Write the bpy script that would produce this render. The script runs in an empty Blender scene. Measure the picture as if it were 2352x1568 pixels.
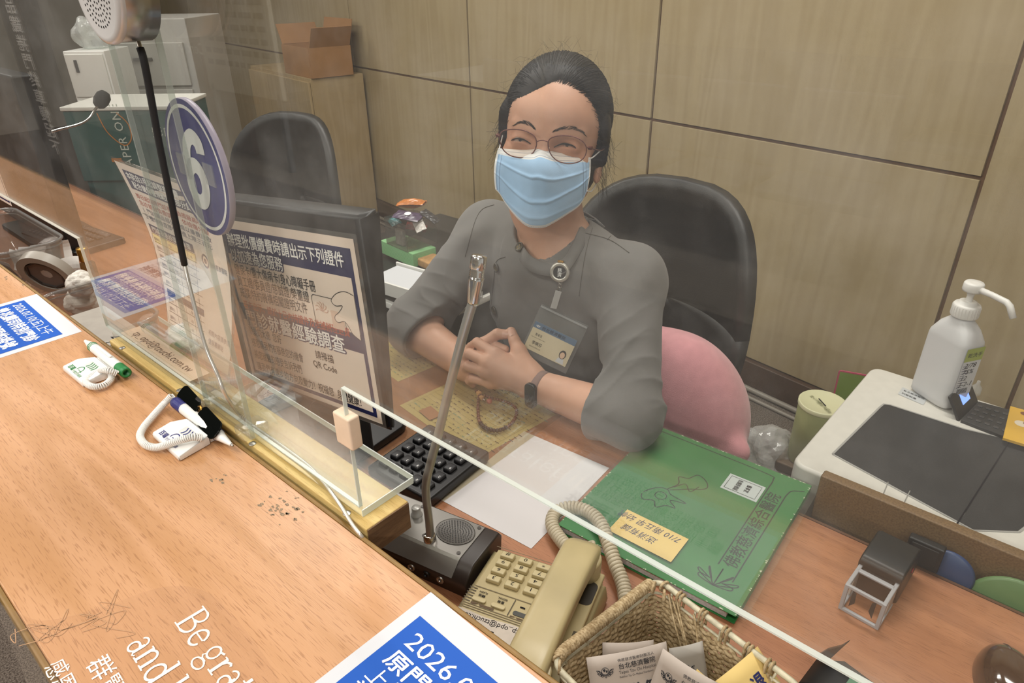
import bpy, bmesh, math, random
import numpy as np
from mathutils import Vector, Matrix
random.seed(7); np.random.seed(7)
SC = bpy.context.scene
COL = SC.collection
# ---------------------------------------------------------------- camera
IW, IH, FPX = 2352, 1568, 1568.0
PITCH, ROLL, YAW, CZ = math.radians(28.5), math.radians(-0.75), math.radians(48.65), 1.41
def _axes():
    f = np.array([0, math.cos(PITCH), -math.sin(PITCH)]); u = np.array([0, math.sin(PITCH), math.cos(PITCH)]); r = np.array([1., 0, 0])
    c, s = math.cos(ROLL), math.sin(ROLL)
    r, u = c*r+s*u, -s*r+c*u
    sa, ca = math.sin(YAW), math.cos(YAW)
    t = lambda v: np.array([sa*v[0]-ca*v[1], ca*v[0]+sa*v[1], v[2]])
    return t(r), t(u), t(f)
CR, CU, CF = _axes()
CAM = np.array([0., 0., CZ])
cd = bpy.data.cameras.new('camera'); cam = bpy.data.objects.new('camera', cd); COL.objects.link(cam)
cd.sensor_width = 36; cd.lens = 36*FPX/IW; cd.clip_start = .02
cam.matrix_world = Matrix(((CR[0], CU[0], -CF[0], 0), (CR[1], CU[1], -CF[1], 0), (CR[2], CU[2], -CF[2], CZ), (0, 0, 0, 1)))
SC.camera = cam
# photo pixel -> point on a real surface of the place
def ray(px, py): return (px-IW/2)/FPX*CR-(py-IH/2)/FPX*CU+CF
def PZ(px, py, z): d = ray(px, py); return CAM+d*((z-CZ)/d[2])
def PY(px, py, y): d = ray(px, py); return CAM+d*(y/d[1])
def PD(px, py, t): return CAM+ray(px, py)*t
# ---------------------------------------------------------------- light
SC.view_settings.view_transform = 'Standard'; SC.view_settings.look = 'None'
SC.view_settings.exposure = 0.0; SC.view_settings.gamma = 1; SC.view_settings.use_curve_mapping = False
SC.cycles.use_denoising = True
SC.cycles.max_bounces = 7; SC.cycles.transparent_max_bounces = 32
SC.cycles.caustics_reflective = False; SC.cycles.caustics_refractive = False
W = bpy.data.worlds.new('world'); SC.world = W; W.use_nodes = True
W.node_tree.nodes['Background'].inputs[0].default_value = (1, .98, .95, 1)
W.node_tree.nodes['Background'].inputs[1].default_value = .5
def area(name, loc, sx, sy, power, col=(1, .965, .91), rot=(0, 0, 0)):
    l = bpy.data.lights.new(name, 'AREA'); l.shape = 'RECTANGLE'; l.size = sx; l.size_y = sy; l.energy = power; l.color = col
    o = bpy.data.objects.new(name, l); COL.objects.link(o); o.location = loc; o.rotation_euler = rot
    return o
CEIL = 2.75
LAMPS = [(-2.6, -.55, 15), (-1.1, -.55, 16), (.4, -.55, 15), (-2.4, 1.35, 26), (-.55, 1.25, 24), (-4.4, .6, 26), (-4.2, -2.2, 52), (-1.6, -2.4, 58), (1.4, -2.2, 52)]
for i, (x, y, p) in enumerate(LAMPS):
    area('ceiling_lamp_light', (x, y, CEIL-.036), 1.1, .28, p*1.0)
# ---------------------------------------------------------------- helpers
def lin(c):
    if isinstance(c, str): c = [int(c[i:i+2], 16)/255 for i in (0, 2, 4)]
    return tuple((v/12.92 if v <= .04045 else ((v+.055)/1.055)**2.4) for v in c[:3])+(1,)
MATS = {}
def N(nt, t, **k):
    n = nt.nodes.new(t)
    for a, v in k.items(): setattr(n, a, v)
    return n
def mat(name, col='808080', rough=.5, spec=.5, metal=0, noise=0, nscale=60, bump=0, bscale=200, emit=0, col2=None, clear=0, trans=0, sss=0, sheen=0):
    """plain surface with slight procedural colour variation and bump"""
    if name in MATS: return MATS[name]
    m = bpy.data.materials.new(name); m.use_nodes = True; nt = m.node_tree; b = nt.nodes['Principled BSDF']
    c = lin(col)
    b.inputs['Base Color'].default_value = c; b.inputs['Roughness'].default_value = rough
    b.inputs['Specular IOR Level'].default_value = spec; b.inputs['Metallic'].default_value = metal
    b.inputs['Coat Weight'].default_value = clear
    if sheen: b.inputs['Sheen Weight'].default_value = sheen
    if sss:
        b.inputs['Subsurface Weight'].default_value = sss; b.inputs['Subsurface Radius'].default_value = (1, .35, .2); b.inputs['Subsurface Scale'].default_value = .006
    if trans: b.inputs['Transmission Weight'].default_value = trans
    if noise or col2 or bump:
        tc = N(nt, 'ShaderNodeTexCoord')
    if noise or col2:
        nz = N(nt, 'ShaderNodeTexNoise'); nz.inputs['Scale'].default_value = nscale; nz.inputs['Detail'].default_value = 5
        nt.links.new(tc.outputs['Object'], nz.inputs['Vector'])
        mx = N(nt, 'ShaderNodeMix', data_type='RGBA')
        d = lin(col2) if col2 else tuple(max(0, v*(1-noise)) for v in c[:3])+(1,)
        mx.inputs['A'].default_value = c; mx.inputs['B'].default_value = d
        mr = N(nt, 'ShaderNodeMapRange'); mr.inputs['From Min'].default_value = .38; mr.inputs['From Max'].default_value = .62
        nt.links.new(nz.outputs['Fac'], mr.inputs['Value']); nt.links.new(mr.outputs[0], mx.inputs['Factor'])
        nt.links.new(mx.outputs['Result'], b.inputs['Base Color'])
    if bump:
        n2 = N(nt, 'ShaderNodeTexNoise'); n2.inputs['Scale'].default_value = bscale; n2.inputs['Detail'].default_value = 3
        nt.links.new(tc.outputs['Object'], n2.inputs['Vector'])
        bp = N(nt, 'ShaderNodeBump'); bp.inputs['Strength'].default_value = bump; bp.inputs['Distance'].default_value = .002
        nt.links.new(n2.outputs['Fac'], bp.inputs['Height']); nt.links.new(bp.outputs[0], b.inputs['Normal'])
    if emit:
        b.inputs['Emission Color'].default_value = c; b.inputs['Emission Strength'].default_value = emit
    MATS[name] = m; return m
def wood(name, c1, c2, c3, axis=0, rough=.38, sc=1.0, pores=.5, bump=.08):
    """plain sawn wood, grain along the given object axis"""
    if name in MATS: return MATS[name]
    m = bpy.data.materials.new(name); m.use_nodes = True; nt = m.node_tree; b = nt.nodes['Principled BSDF']
    tc = N(nt, 'ShaderNodeTexCoord')
    def mp(a, o, loc=(0, 0, 0)):
        g = N(nt, 'ShaderNodeMapping'); v = [o*sc]*3; v[axis] = a*sc; g.inputs['Scale'].default_value = v; g.inputs['Location'].default_value = loc
        nt.links.new(tc.outputs['Object'], g.inputs['Vector']); return g
    g1 = mp(1.1, 13); n1 = N(nt, 'ShaderNodeTexNoise'); n1.inputs['Scale'].default_value = 1; n1.inputs['Detail'].default_value = 2
    nt.links.new(g1.outputs[0], n1.inputs['Vector'])
    # rings: sine of the low noise gives cathedral figure
    ma = N(nt, 'ShaderNodeMath', operation='MULTIPLY'); ma.inputs[1].default_value = 46; nt.links.new(n1.outputs['Fac'], ma.inputs[0])
    sn = N(nt, 'ShaderNodeMath', operation='SINE'); nt.links.new(ma.outputs[0], sn.inputs[0])
    r1 = N(nt, 'ShaderNodeMapRange'); r1.inputs['From Min'].default_value = -1; nt.links.new(sn.outputs[0], r1.inputs['Value'])
    g2 = mp(3, 150); n2 = N(nt, 'ShaderNodeTexNoise'); n2.inputs['Scale'].default_value = 1; n2.inputs['Detail'].default_value = 4
    nt.links.new(g2.outputs[0], n2.inputs['Vector'])
    mxa = N(nt, 'ShaderNodeMix', data_type='RGBA'); mxa.inputs['A'].default_value = lin(c1); mxa.inputs['B'].default_value = lin(c2)
    ad = N(nt, 'ShaderNodeMath', operation='MULTIPLY_ADD'); ad.inputs[1].default_value = .55; ad.inputs[2].default_value = 0
    nt.links.new(r1.outputs[0], ad.inputs[0])
    a2 = N(nt, 'ShaderNodeMath', operation='MULTIPLY_ADD'); a2.inputs[1].default_value = .6; nt.links.new(n2.outputs['Fac'], a2.inputs[0]); nt.links.new(ad.outputs[0], a2.inputs[2])
    nt.links.new(a2.outputs[0], mxa.inputs['Factor'])
    g3 = mp(55, 900); n3 = N(nt, 'ShaderNodeTexNoise'); n3.inputs['Scale'].default_value = 1; n3.inputs['Detail'].default_value = 1
    nt.links.new(g3.outputs[0], n3.inputs['Vector'])
    r3 = N(nt, 'ShaderNodeMapRange'); r3.inputs['From Min'].default_value = .57; r3.inputs['From Max'].default_value = .66; r3.inputs['To Max'].default_value = pores
    nt.links.new(n3.outputs['Fac'], r3.inputs['Value'])
    mxb = N(nt, 'ShaderNodeMix', data_type='RGBA'); nt.links.new(mxa.outputs['Result'], mxb.inputs['A']); mxb.inputs['B'].default_value = lin(c3)
    nt.links.new(r3.outputs[0], mxb.inputs['Factor']); nt.links.new(mxb.outputs['Result'], b.inputs['Base Color'])
    b.inputs['Roughness'].default_value = rough
    bp = N(nt, 'ShaderNodeBump'); bp.inputs['Strength'].default_value = bump; bp.inputs['Distance'].default_value = .001; bp.invert = True
    nt.links.new(n3.outputs['Fac'], bp.inputs['Height']); nt.links.new(bp.outputs[0], b.inputs['Normal'])
    MATS[name] = m; return m
def clear(name, tint='ffffff', rough=0.0, ior=1.49, smudge=0, body=0.0, bodycol='ffffff'):
    """thin clear sheet: straight-through transmission, Fresnel reflection on either face, optional milky share"""
    if name in MATS: return MATS[name]
    m = bpy.data.materials.new(name); m.use_nodes = True; nt = m.node_tree; nt.nodes.clear()
    out = N(nt, 'ShaderNodeOutputMaterial'); tr = N(nt, 'ShaderNodeBsdfTransparent'); gl = N(nt, 'ShaderNodeBsdfGlossy'); mx = N(nt, 'ShaderNodeMixShader')
    tr.inputs[0].default_value = lin(tint); gl.inputs['Roughness'].default_value = rough
    ge = N(nt, 'ShaderNodeNewGeometry'); mr = N(nt, 'ShaderNodeMapRange'); mr.inputs['To Min'].default_value = ior; mr.inputs['To Max'].default_value = 1/ior
    nt.links.new(ge.outputs['Backfacing'], mr.inputs['Value'])
    fr = N(nt, 'ShaderNodeFresnel'); nt.links.new(mr.outputs[0], fr.inputs['IOR'])
    nt.links.new(fr.outputs[0], mx.inputs[0]); nt.links.new(tr.outputs[0], mx.inputs[1]); nt.links.new(gl.outputs[0], mx.inputs[2])
    last = mx
    if body or smudge:
        df = N(nt, 'ShaderNodeBsdfDiffuse'); df.inputs[0].default_value = lin(bodycol)
        m2 = N(nt, 'ShaderNodeMixShader'); nt.links.new(mx.outputs[0], m2.inputs[1]); nt.links.new(df.outputs[0], m2.inputs[2])
        m2.inputs[0].default_value = body
        if smudge:
            tc = N(nt, 'ShaderNodeTexCoord'); nz = N(nt, 'ShaderNodeTexNoise'); nz.inputs['Scale'].default_value = 9; nz.inputs['Detail'].default_value = 8; nz.inputs['Roughness'].default_value = .7
            nt.links.new(tc.outputs['Object'], nz.inputs['Vector'])
            r = N(nt, 'ShaderNodeMapRange'); r.inputs['From Min'].default_value = .45; r.inputs['From Max'].default_value = .8; r.inputs['To Min'].default_value = body; r.inputs['To Max'].default_value = body+smudge
            nt.links.new(nz.outputs['Fac'], r.inputs['Value']); nt.links.new(r.outputs[0], m2.inputs[0])
        last = m2
    nt.links.new(last.outputs[0], out.inputs[0]); MATS[name] = m; return m
_TXT = {}
def text_geo(s, bold=0.0, shear=0.0, space=1.0, res=2):
    k = (s, bold, shear, space, res)
    if k not in _TXT:
        cu = bpy.data.curves.new('t', 'FONT'); cu.body = s; cu.size = 1; cu.offset = bold; cu.shear = shear; cu.space_character = space
        cu.resolution_u = res; cu.fill_mode = 'FRONT'
        o = bpy.data.objects.new('t', cu); me = bpy.data.meshes.new_from_object(o)
        v = np.array([x.co[:] for x in me.vertices]).reshape(-1, 3); f = [tuple(p.vertices) for p in me.polygons]
        bpy.data.objects.remove(o); bpy.data.curves.remove(cu); bpy.data.meshes.remove(me)
        _TXT[k] = (v, f)
    return _TXT[k]
def T4(o, x, y, z=None):
    """4x4 frame from origin and axes"""
    o, x, y = np.array(o, float), np.array(x, float), np.array(y, float)
    if z is None: z = np.cross(x, y)
    M = np.eye(4); M[:3, 0] = x; M[:3, 1] = y; M[:3, 2] = z; M[:3, 3] = o; return M
def unit(v): v = np.array(v, float); return v/np.linalg.norm(v)
def rotz(a, o=(0, 0, 0)):
    c, s = math.cos(a), math.sin(a); return T4(o, (c, s, 0), (-s, c, 0))
def euler(rx, ry, rz, o=(0, 0, 0)):
    M = np.array(Matrix.Translation(o) @ (Matrix.Rotation(rz, 4, 'Z') @ Matrix.Rotation(ry, 4, 'Y') @ Matrix.Rotation(rx, 4, 'X'))); return M
class MB:
    def __init__(s): s.v = []; s.f = []; s.m = []; s.sm = []; s.n = 0; s.mats = []; s.wn = False
    def mi(s, m):
        if m not in s.mats: s.mats.append(m)
        return s.mats.index(m)
    def add(s, v, f, m, smooth=False, M=None):
        v = np.array(v, float).reshape(-1, 3)
        if M is not None: v = v @ M[:3, :3].T + M[:3, 3]
        s.v.append(v); i = s.mi(m)
        for q in f: s.f.append(tuple(int(a)+s.n for a in q)); s.m.append(i); s.sm.append(smooth)
        s.n += len(v); return s
    def bm(s, bm, m, smooth=False, M=None):
        s.wn = s.wn or smooth; bm.verts.index_update(); s.add([x.co[:] for x in bm.verts], [[a.index for a in p.verts] for p in bm.faces], m, smooth, M); bm.free(); return s
    def box(s, c, size, m, bev=0, seg=2, M=None, taper=None):
        b = bmesh.new(); bmesh.ops.create_cube(b, size=1)
        for v in b.verts:
            k = 1
            if taper and v.co.z > 0: k = taper
            v.co = Vector((v.co.x*size[0]*k, v.co.y*size[1]*k, v.co.z*size[2]))
        if bev: bmesh.ops.bevel(b, geom=b.edges[:], offset=bev, segments=seg, affect='EDGES', profile=.5, clamp_overlap=True)
        for v in b.verts: v.co += Vector(c)
        return s.bm(b, m, bev > 0, M)
    def prism(s, poly, z0, z1, m, M=None, bev=0, seg=2, smooth=False):
        """extruded polygon, optional bevel of its rims"""
        b = bmesh.new(); vs = [b.verts.new((p[0], p[1], z0)) for p in poly]; f = b.faces.new(vs); f.normal_update()
        if f.normal.z > 0: f.normal_flip()
        r = bmesh.ops.extrude_face_region(b, geom=[f]); nv = [e for e in r['geom'] if isinstance(e, bmesh.types.BMVert)]
        for v in nv: v.co.z = z1
        if bev:
            es = [e for e in b.edges if abs(e.verts[0].co.z-e.verts[1].co.z) < 1e-9]
            bmesh.ops.bevel(b, geom=es, offset=bev, segments=seg, affect='EDGES', profile=.5, clamp_overlap=True)
        bmesh.ops.recalc_face_normals(b, faces=b.faces[:])
        return s.bm(b, m, smooth or bev > 0, M)
    def tube(s, pts, r, m, n=8, closed=False, caps=True, M=None, smooth=True, flat=None):
        pts = np.array(pts, float); k = len(pts); r = np.broadcast_to(np.array(r, float), (k,))
        if closed: t = np.roll(pts, -1, 0)-np.roll(pts, 1, 0)
        else: t = np.gradient(pts, axis=0)
        t /= np.linalg.norm(t, axis=1)[:, None]+1e-12
        a = np.cross(t[0], (0, 0, 1.)); 
        if np.linalg.norm(a) < 1e-3: a = np.cross(t[0], (1., 0, 0))
        a = unit(a); v = []
        ang = np.arange(n)*2*math.pi/n
        for i in range(k):
            a = unit(a-t[i]*np.dot(a, t[i])); b = np.cross(t[i], a)
            fl = 1 if flat is None else flat
            v.append(pts[i]+r[i]*(np.cos(ang)[:, None]*a+fl*np.sin(ang)[:, None]*b))
        v = np.concatenate(v); f = []
        for i in range(k if closed else k-1):
            j = (i+1) % k
            for q in range(n): f.append((i*n+q, i*n+(q+1) % n, j*n+(q+1) % n, j*n+q))
        if caps and not closed: f.append(tuple(range(n))[::-1]); f.append(tuple((k-1)*n+q for q in range(n)))
        return s.add(v, f, m, smooth, M)
    def lathe(s, prof, m, n=24, M=None, smooth=True, caps=True, sx=1, sy=1):
        """profile of (radius, z) turned about z"""
        ang = np.arange(n)*2*math.pi/n; v = []; f = []
        for r, z in prof: v.append(np.stack([r*sx*np.cos(ang), r*sy*np.sin(ang), np.full(n, z)], 1))
        for i in range(len(prof)-1):
            for q in range(n): f.append((i*n+q, i*n+(q+1) % n, (i+1)*n+(q+1) % n, (i+1)*n+q))
        if caps:
            f.append(tuple(range(n))[::-1]); f.append(tuple((len(prof)-1)*n+q for q in range(n)))
        return s.add(np.concatenate(v), f, m, smooth, M)
    def grid(s, P, m, smooth=True, M=None, flip=False, thick=0):
        """P: (a,b,3) array of points"""
        P = np.array(P, float); a, b = P.shape[:2]; f = []
        for i in range(a-1):
            for j in range(b-1):
                q = (i*b+j, (i+1)*b+j, (i+1)*b+j+1, i*b+j+1); f.append(q[::-1] if flip else q)
        if thick:
            du = np.gradient(P, axis=0); dv = np.gradient(P, axis=1); nn = np.cross(du, dv); nn /= np.linalg.norm(nn, axis=2)[..., None]+1e-12
            Q = P+nn*thick; k = a*b; g = [tuple(x+k for x in q[::-1]) for q in f]
            rim = []
            loop = [(i, 0) for i in range(a)]+[(a-1, j) for j in range(1, b)]+[(i, b-1) for i in range(a-2, -1, -1)]+[(0, j) for j in range(b-2, 0, -1)]
            ids = [i*b+j for i, j in loop]
            for i in range(len(ids)):
                x, y = ids[i], ids[(i+1) % len(ids)]; rim.append((x, x+k, y+k, y) if flip else (x, y, y+k, x+k)[::-1])
            return s.add(np.concatenate([P.reshape(-1, 3), Q.reshape(-1, 3)]), f+g+rim, m, smooth, M)
        return s.add(P.reshape(-1, 3), f, m, smooth, M)
    def quad(s, x0, y0, x1, y1, z, m, M=None): return s.add([(x0, y0, z), (x1, y0, z), (x1, y1, z), (x0, y1, z)], [(0, 1, 2, 3)], m, False, M)
    def poly(s, pts, z, m, M=None): return s.add([(p[0], p[1], z) for p in pts], [tuple(range(len(pts)))], m, False, M)
    def line(s, pts, w, z, m, M=None, closed=False):
        """flat ribbon in the xy plane"""
        p = np.array(pts, float)[:, :2]
        if closed: p = np.vstack([p, p[:1]])
        t = np.gradient(p, axis=0); t /= np.linalg.norm(t, axis=1)[:, None]+1e-12; nn = np.stack([-t[:, 1], t[:, 0]], 1)
        v = np.concatenate([p+nn*w/2, p-nn*w/2]); k = len(p); v = np.c_[v, np.full(2*k, z)]
        return s.add(v, [(i+k, i+1+k, i+1, i) for i in range(k-1)], m, False, M)
    def text(s, t, x, y, size, z, m, M=None, bold=0.0, shear=0.0, align='L', space=1.0, sx=1.0, width=None, rot=0):
        v, f = text_geo(t, 0.0, shear, space)
        if len(v) == 0: return s
        if bold:      # heavier strokes: the outline laid down a few times, slightly shifted
            k = len(v); q = np.array([(0, 0, 0), (bold, 0, 0), (-bold, 0, 0), (0, bold, 0), (0, -bold, 0)])*.8
            v = np.concatenate([v+o for o in q]); f = [tuple(i+k*j for i in g) for j in range(5) for g in f]
        v = v*size; v[:, 0] *= sx; w = v[:, 0].max()-v[:, 0].min()
        if width: v[:, 0] *= width/w; w = width
        if align == 'C': v[:, 0] -= (v[:, 0].max()+v[:, 0].min())/2
        if align == 'R': v[:, 0] -= v[:, 0].max()
        lay = np.repeat(np.arange(5), len(v)//5)*1.5e-5 if bold else 0
        if rot:
            c, q = math.cos(rot), math.sin(rot); v = np.stack([v[:, 0]*c-v[:, 1]*q, v[:, 0]*q+v[:, 1]*c, v[:, 2]], 1)
        v[:, 0] += x; v[:, 1] += y; v[:, 2] = z+lay
        return s.add(v, f, m, False, M)
    def build(s, name, parent=None, world=False, loc=None, R=None, auto=None):
        v = np.concatenate(s.v) if s.v else np.zeros((0, 3))
        if world and parent is not None:
            q = parent if '_m' in parent else parent.parent
            Mi = np.linalg.inv(np.array(q['_m'].to_list()).reshape(4, 4)); v = v @ Mi[:3, :3].T+Mi[:3, 3]
        if world and parent is None and loc is not None: v = v-np.array(loc)
        me = bpy.data.meshes.new(name); me.from_pydata(v.tolist(), [], s.f)
        for m in s.mats: me.materials.append(m)
        me.polygons.foreach_set('material_index', s.m); me.polygons.foreach_set('use_smooth', s.sm); me.update()
        if s.wn:      # area-weighted normals keep broad faces flat beside their bevels
            nv = np.zeros((len(v), 3)); ln = np.zeros((len(me.loops), 3)); fn = np.zeros(len(s.f)*3); me.polygons.foreach_get('normal', fn); fn = fn.reshape(-1, 3); ar = np.zeros(len(s.f)); me.polygons.foreach_get('area', ar)
            for i, q in enumerate(s.f):
                if s.sm[i]: nv[list(q)] += fn[i]*ar[i]
            nv /= np.linalg.norm(nv, axis=1)[:, None]+1e-20; k = 0
            for i, q in enumerate(s.f):
                ln[k:k+len(q)] = nv[list(q)] if s.sm[i] else fn[i]; k += len(q)
            me.normals_split_custom_set(ln.tolist())
        if auto is not None: me.set_sharp_from_angle(angle=math.radians(auto))
        o = bpy.data.objects.new(name, me); COL.objects.link(o)
        if parent is not None: o.parent = parent
        if loc is not None: o.location = tuple(loc)
        if R is not None: o.matrix_world = Matrix(np.array(R).tolist())
        return o
def tag(o, label=None, cat=None, group=None, kind=None):
    if label: o['label'] = label
    if cat: o['category'] = cat
    if group: o['group'] = group
    if kind: o['kind'] = kind
    return o
THINGS = []
def thing(name, label, cat, M=None, group=None):
    """empty at the base of a thing; M is its 4x4 frame or a location"""
    if M is None: M = np.eye(4)
    M = np.array(M, float)
    if M.shape == (3,): M = T4(M, (1, 0, 0), (0, 1, 0))
    o = bpy.data.objects.new(name, None); COL.objects.link(o); o.empty_display_size = .03
    o.matrix_world = Matrix(M.tolist()); o['_m'] = M.reshape(-1).tolist(); THINGS.append(o)
    return tag(o, label, cat, group)
def one(mb, name, label, cat, loc=None, R=None, group=None, auto=None, world=False):
    return tag(mb.build(name, None, world=world, loc=loc, R=R, auto=auto), label, cat, group)
def struct(mb, name, **k): return tag(mb.build(name, None, **k), kind='structure')
def circ(cx, cy, r, n=24, a0=0, a1=2*math.pi, ry=None):
    ry = ry or r; e = a1-a0 >= 2*math.pi-1e-6
    return [(cx+r*math.cos(a0+(a1-a0)*i/(n if e else n-1)), cy+ry*math.sin(a0+(a1-a0)*i/(n if e else n-1))) for i in range(n)]
def rrect(x0, y0, x1, y1, r, n=5):
    p = []
    for cx, cy, a in ((x1-r, y0+r, -90), (x1-r, y1-r, 0), (x0+r, y1-r, 90), (x0+r, y0+r, 180)):
        for i in range(n): t = math.radians(a+90*i/(n-1)); p.append((cx+r*math.cos(t), cy+r*math.sin(t)))
    return p
def spline(pts, n=12, closed=False):
    """Catmull-Rom through points"""
    P = np.array(pts, float); k = len(P); out = []
    for i in range(k if closed else k-1):
        g = lambda j: P[j % k] if closed else P[min(max(j, 0), k-1)]
        p0, p1, p2, p3 = g(i-1), g(i), g(i+1), g(i+2)
        for q in range(n):
            t = q/n; out.append(.5*((2*p1)+(-p0+p2)*t+(2*p0-5*p1+4*p2-p3)*t*t+(-p0+3*p1-3*p2+p3)*t**3))
    if not closed: out.append(P[-1])
    return np.array(out)
def coil(path, R, turns, r, m, mb, n=5, per=9):
    """helix of wire radius r wound at radius R round a path"""
    P = spline(path, 40); d = np.r_[0, np.cumsum(np.linalg.norm(np.diff(P, axis=0), axis=1))]; L = d[-1]
    k = int(turns*per); s = np.linspace(0, L, k); C = np.stack([np.interp(s, d, P[:, i]) for i in range(3)], 1)
    t = np.gradient(C, axis=0); t /= np.linalg.norm(t, axis=1)[:, None]
    a = unit(np.cross(t[0], (0.1, .2, 1.))); out = []
    for i in range(k):
        a = unit(a-t[i]*np.dot(a, t[i])); b = np.cross(t[i], a); th = 2*math.pi*turns*i/k
        out.append(C[i]+R*(math.cos(th)*a+math.sin(th)*b))
    mb.tube(out, r, m, n=n); return mb
# ---------------------------------------------------------------- shared materials
M_counter = wood('counter_laminate', 'cd9d76', 'b6865a', '8d5d3a', rough=.34)
M_desk = wood('desk_laminate', 'b17b58', '986546', '744930', rough=.36)
M_edge = mat('edge_banding_brown', '8a6a35', .45, noise=.2)
M_ply = wood('batten_pine', 'd2ba7c', 'b99a58', '8d7038', rough=.6, pores=.35, sc=1.6)
M_plyend = wood('plywood_end', '7d5f42', '5b402a', '3c281a', axis=1, rough=.7, sc=2.4)
M_acr = clear('clear_acrylic', 'fbfcfb', smudge=.05, body=.012)
M_acre = clear('acrylic_cut_edge', 'e6efe8', rough=.25, body=.55, bodycol='f4f8f4')
M_rise = clear('acrylic_riser_edge', 'f1f5f1', rough=.12, ior=1.7, body=.16, bodycol='f4f8f4')
M_white = mat('white_plastic', 'e9e8e4', .4)
M_paper = mat('white_paper', 'cfd1d6', .8, spec=.2)
M_navy = mat('navy_print', '262a55', .6, spec=.2)
M_blue = mat('blue_print', '2358b4', .6, spec=.2)
M_black = mat('black_plastic', '131314', .42)
M_blackm = mat('matt_black', '1b1b1d', .65)
M_ink = mat('black_ink', '1d1c20', .7, spec=.1)
M_dgrey = mat('dark_grey_plastic', '3a3a3b', .5)
M_grey = mat('grey_plastic', '8f9091', .5)
M_steel = mat('brushed_steel', 'b9b7b2', .3, metal=1)
M_chrome = mat('chrome', 'd8d6d2', .12, metal=1)
M_gold = mat('gold_metal', 'c79a4a', .3, metal=1)
M_red = mat('red_ink', 'b4432f', .7, spec=.1)
M_wprint = mat('white_print', 'f6f6f4', .6, spec=.2)
# ---------------------------------------------------------------- setting
# floor: loop-pile carpet at the counter, polished stone further out in the lobby
cp = mat('grey_carpet', '7d746b', .95, spec=.1, col2='4c443e', nscale=260, bump=.9, bscale=420)
st = mat('polished_stone', '9b9184', .12, noise=.15, nscale=5)
f = MB(); f.quad(-9, -2.2, 4, 5, 0, cp); f.quad(-9, -7, 4, -2.2, 0, st); struct(f, 'floor')
# back wall: veneered panels with brown recessed joints, turned 8.8 degrees to the counter
WA = math.atan2(2.194-2.742, -.244+3.665)
W0 = np.array([-.244, 2.194, 0]); wd = np.array([math.cos(WA), math.sin(WA), 0]); wn = np.array([wd[1], -wd[0], 0])
MW = T4(W0, wd, (0, 0, 1), wn)       # local: x along the wall, y up, z out into the room
M_ven = wood('veneer_panel', 'ab9a78', '9f8d6b', '94815f', axis=1, rough=.42, sc=.55, pores=.2, bump=.02)
M_joint = mat('joint_strip', '6d4e33', .5)
w = MB(); w.quad(-7, 0, 3.5, 2.75, -.012, M_joint)
xs = [-7.6, -6.45, -5.72, -4.6, -3.465, -2.29, -1.138, 0, .24, .46, 1.3, 2.4]; ys = [.10, .905, 1.82, 2.75]
for i in range(len(xs)-1):
    for j in range(3):
        ww, hh = xs[i+1]-xs[i], ys[j+1]-ys[j]
        if 7 <= i <= 8 and j != 0: continue
        if 7 <= i <= 8: hh = 2.65; 
        w.box((xs[i]+ww/2, ys[j]+hh/2, -.006), (ww-.011, hh-.011, .012), M_ven, .0012, 1)
struct(w, 'wall_back', R=MW)
bb = MB(); bb.box((-2.3, .05, .004), (10.4, .10, .03), mat('baseboard_brown', '4a3424', .5, noise=.2, nscale=8), .004); struct(bb, 'baseboard_back', R=MW)
cl = MB(); cl.quad(-9, -7, 4, 5, CEIL, mat('ceiling_white', 'd9d6cf', .9)); struct(cl, 'ceiling')
for i, (x, y, p) in enumerate(LAMPS):
    t = thing('ceiling_light', 'rectangular fluorescent ceiling light above %s' % ['the far end of the counter', 'the middle of the counter', 'the near end of the counter', 'the left desk', 'the seated clerk', 'the stacked paper boxes', 'the far lobby seats', 'the lobby sign', 'the right end of the lobby'][i], 'light', (x, y, CEIL-.03), 'ceiling lights')
    b = MB(); b.box((0, 0, .014), (1.16, .34, .028), mat('lamp_housing', 'e8e6e0', .5), .004); b.build('frame', t)
    b = MB(); b.quad(-.55, -.14, .55, .14, -.0005, mat('lamp_diffuser', 'fff4e2', .5, emit=2.2)); b.build('diffuser', t)
# lobby side seen only as reflections in the screen
lb = MB(); lp = mat('lobby_wall_panel', 'b9ae9c', .6)
lb.quad(-9, 0, 4, 2.75, 0, lp, T4((-2.5, -6.5, 0), (-1, 0, 0), (0, 0, 1)))
struct(lb, 'wall_front')
lw = MB(); lw.quad(-8, 0, 6, 2.75, 0, mat('side_wall_paint', 'aaa397', .8), T4((-8.6, -1, 0), (0, 1, 0), (0, 0, 1)))
struct(lw, 'wall_left')
# ---------------------------------------------------------------- counter and desk
CT, DT = .95, .75
t = thing('service_counter', 'narrow orange-brown wood-grain service counter along the front', 'counter', (0, .14, 0))
b = MB(); b.box((-2.1, 0, CT-.0125), (9.0, .236, .025), M_counter, .0015, 1); b.build('top', t)
b = MB(); b.box((-2.1, -.1205, CT-.0145), (9.0, .005, .027), M_edge, .001, 1); b.box((-2.1, .1205, CT-.0145), (9.0, .005, .027), M_edge, .001, 1); b.build('edge_banding', t)
b = MB(); b.box((-2.1, .06, (CT-.025)/2), (9.0, .08, CT-.025), wood('counter_front_panel', 'b08058', '966a45', '7c5435', axis=2)); b.build('body', t)
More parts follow.
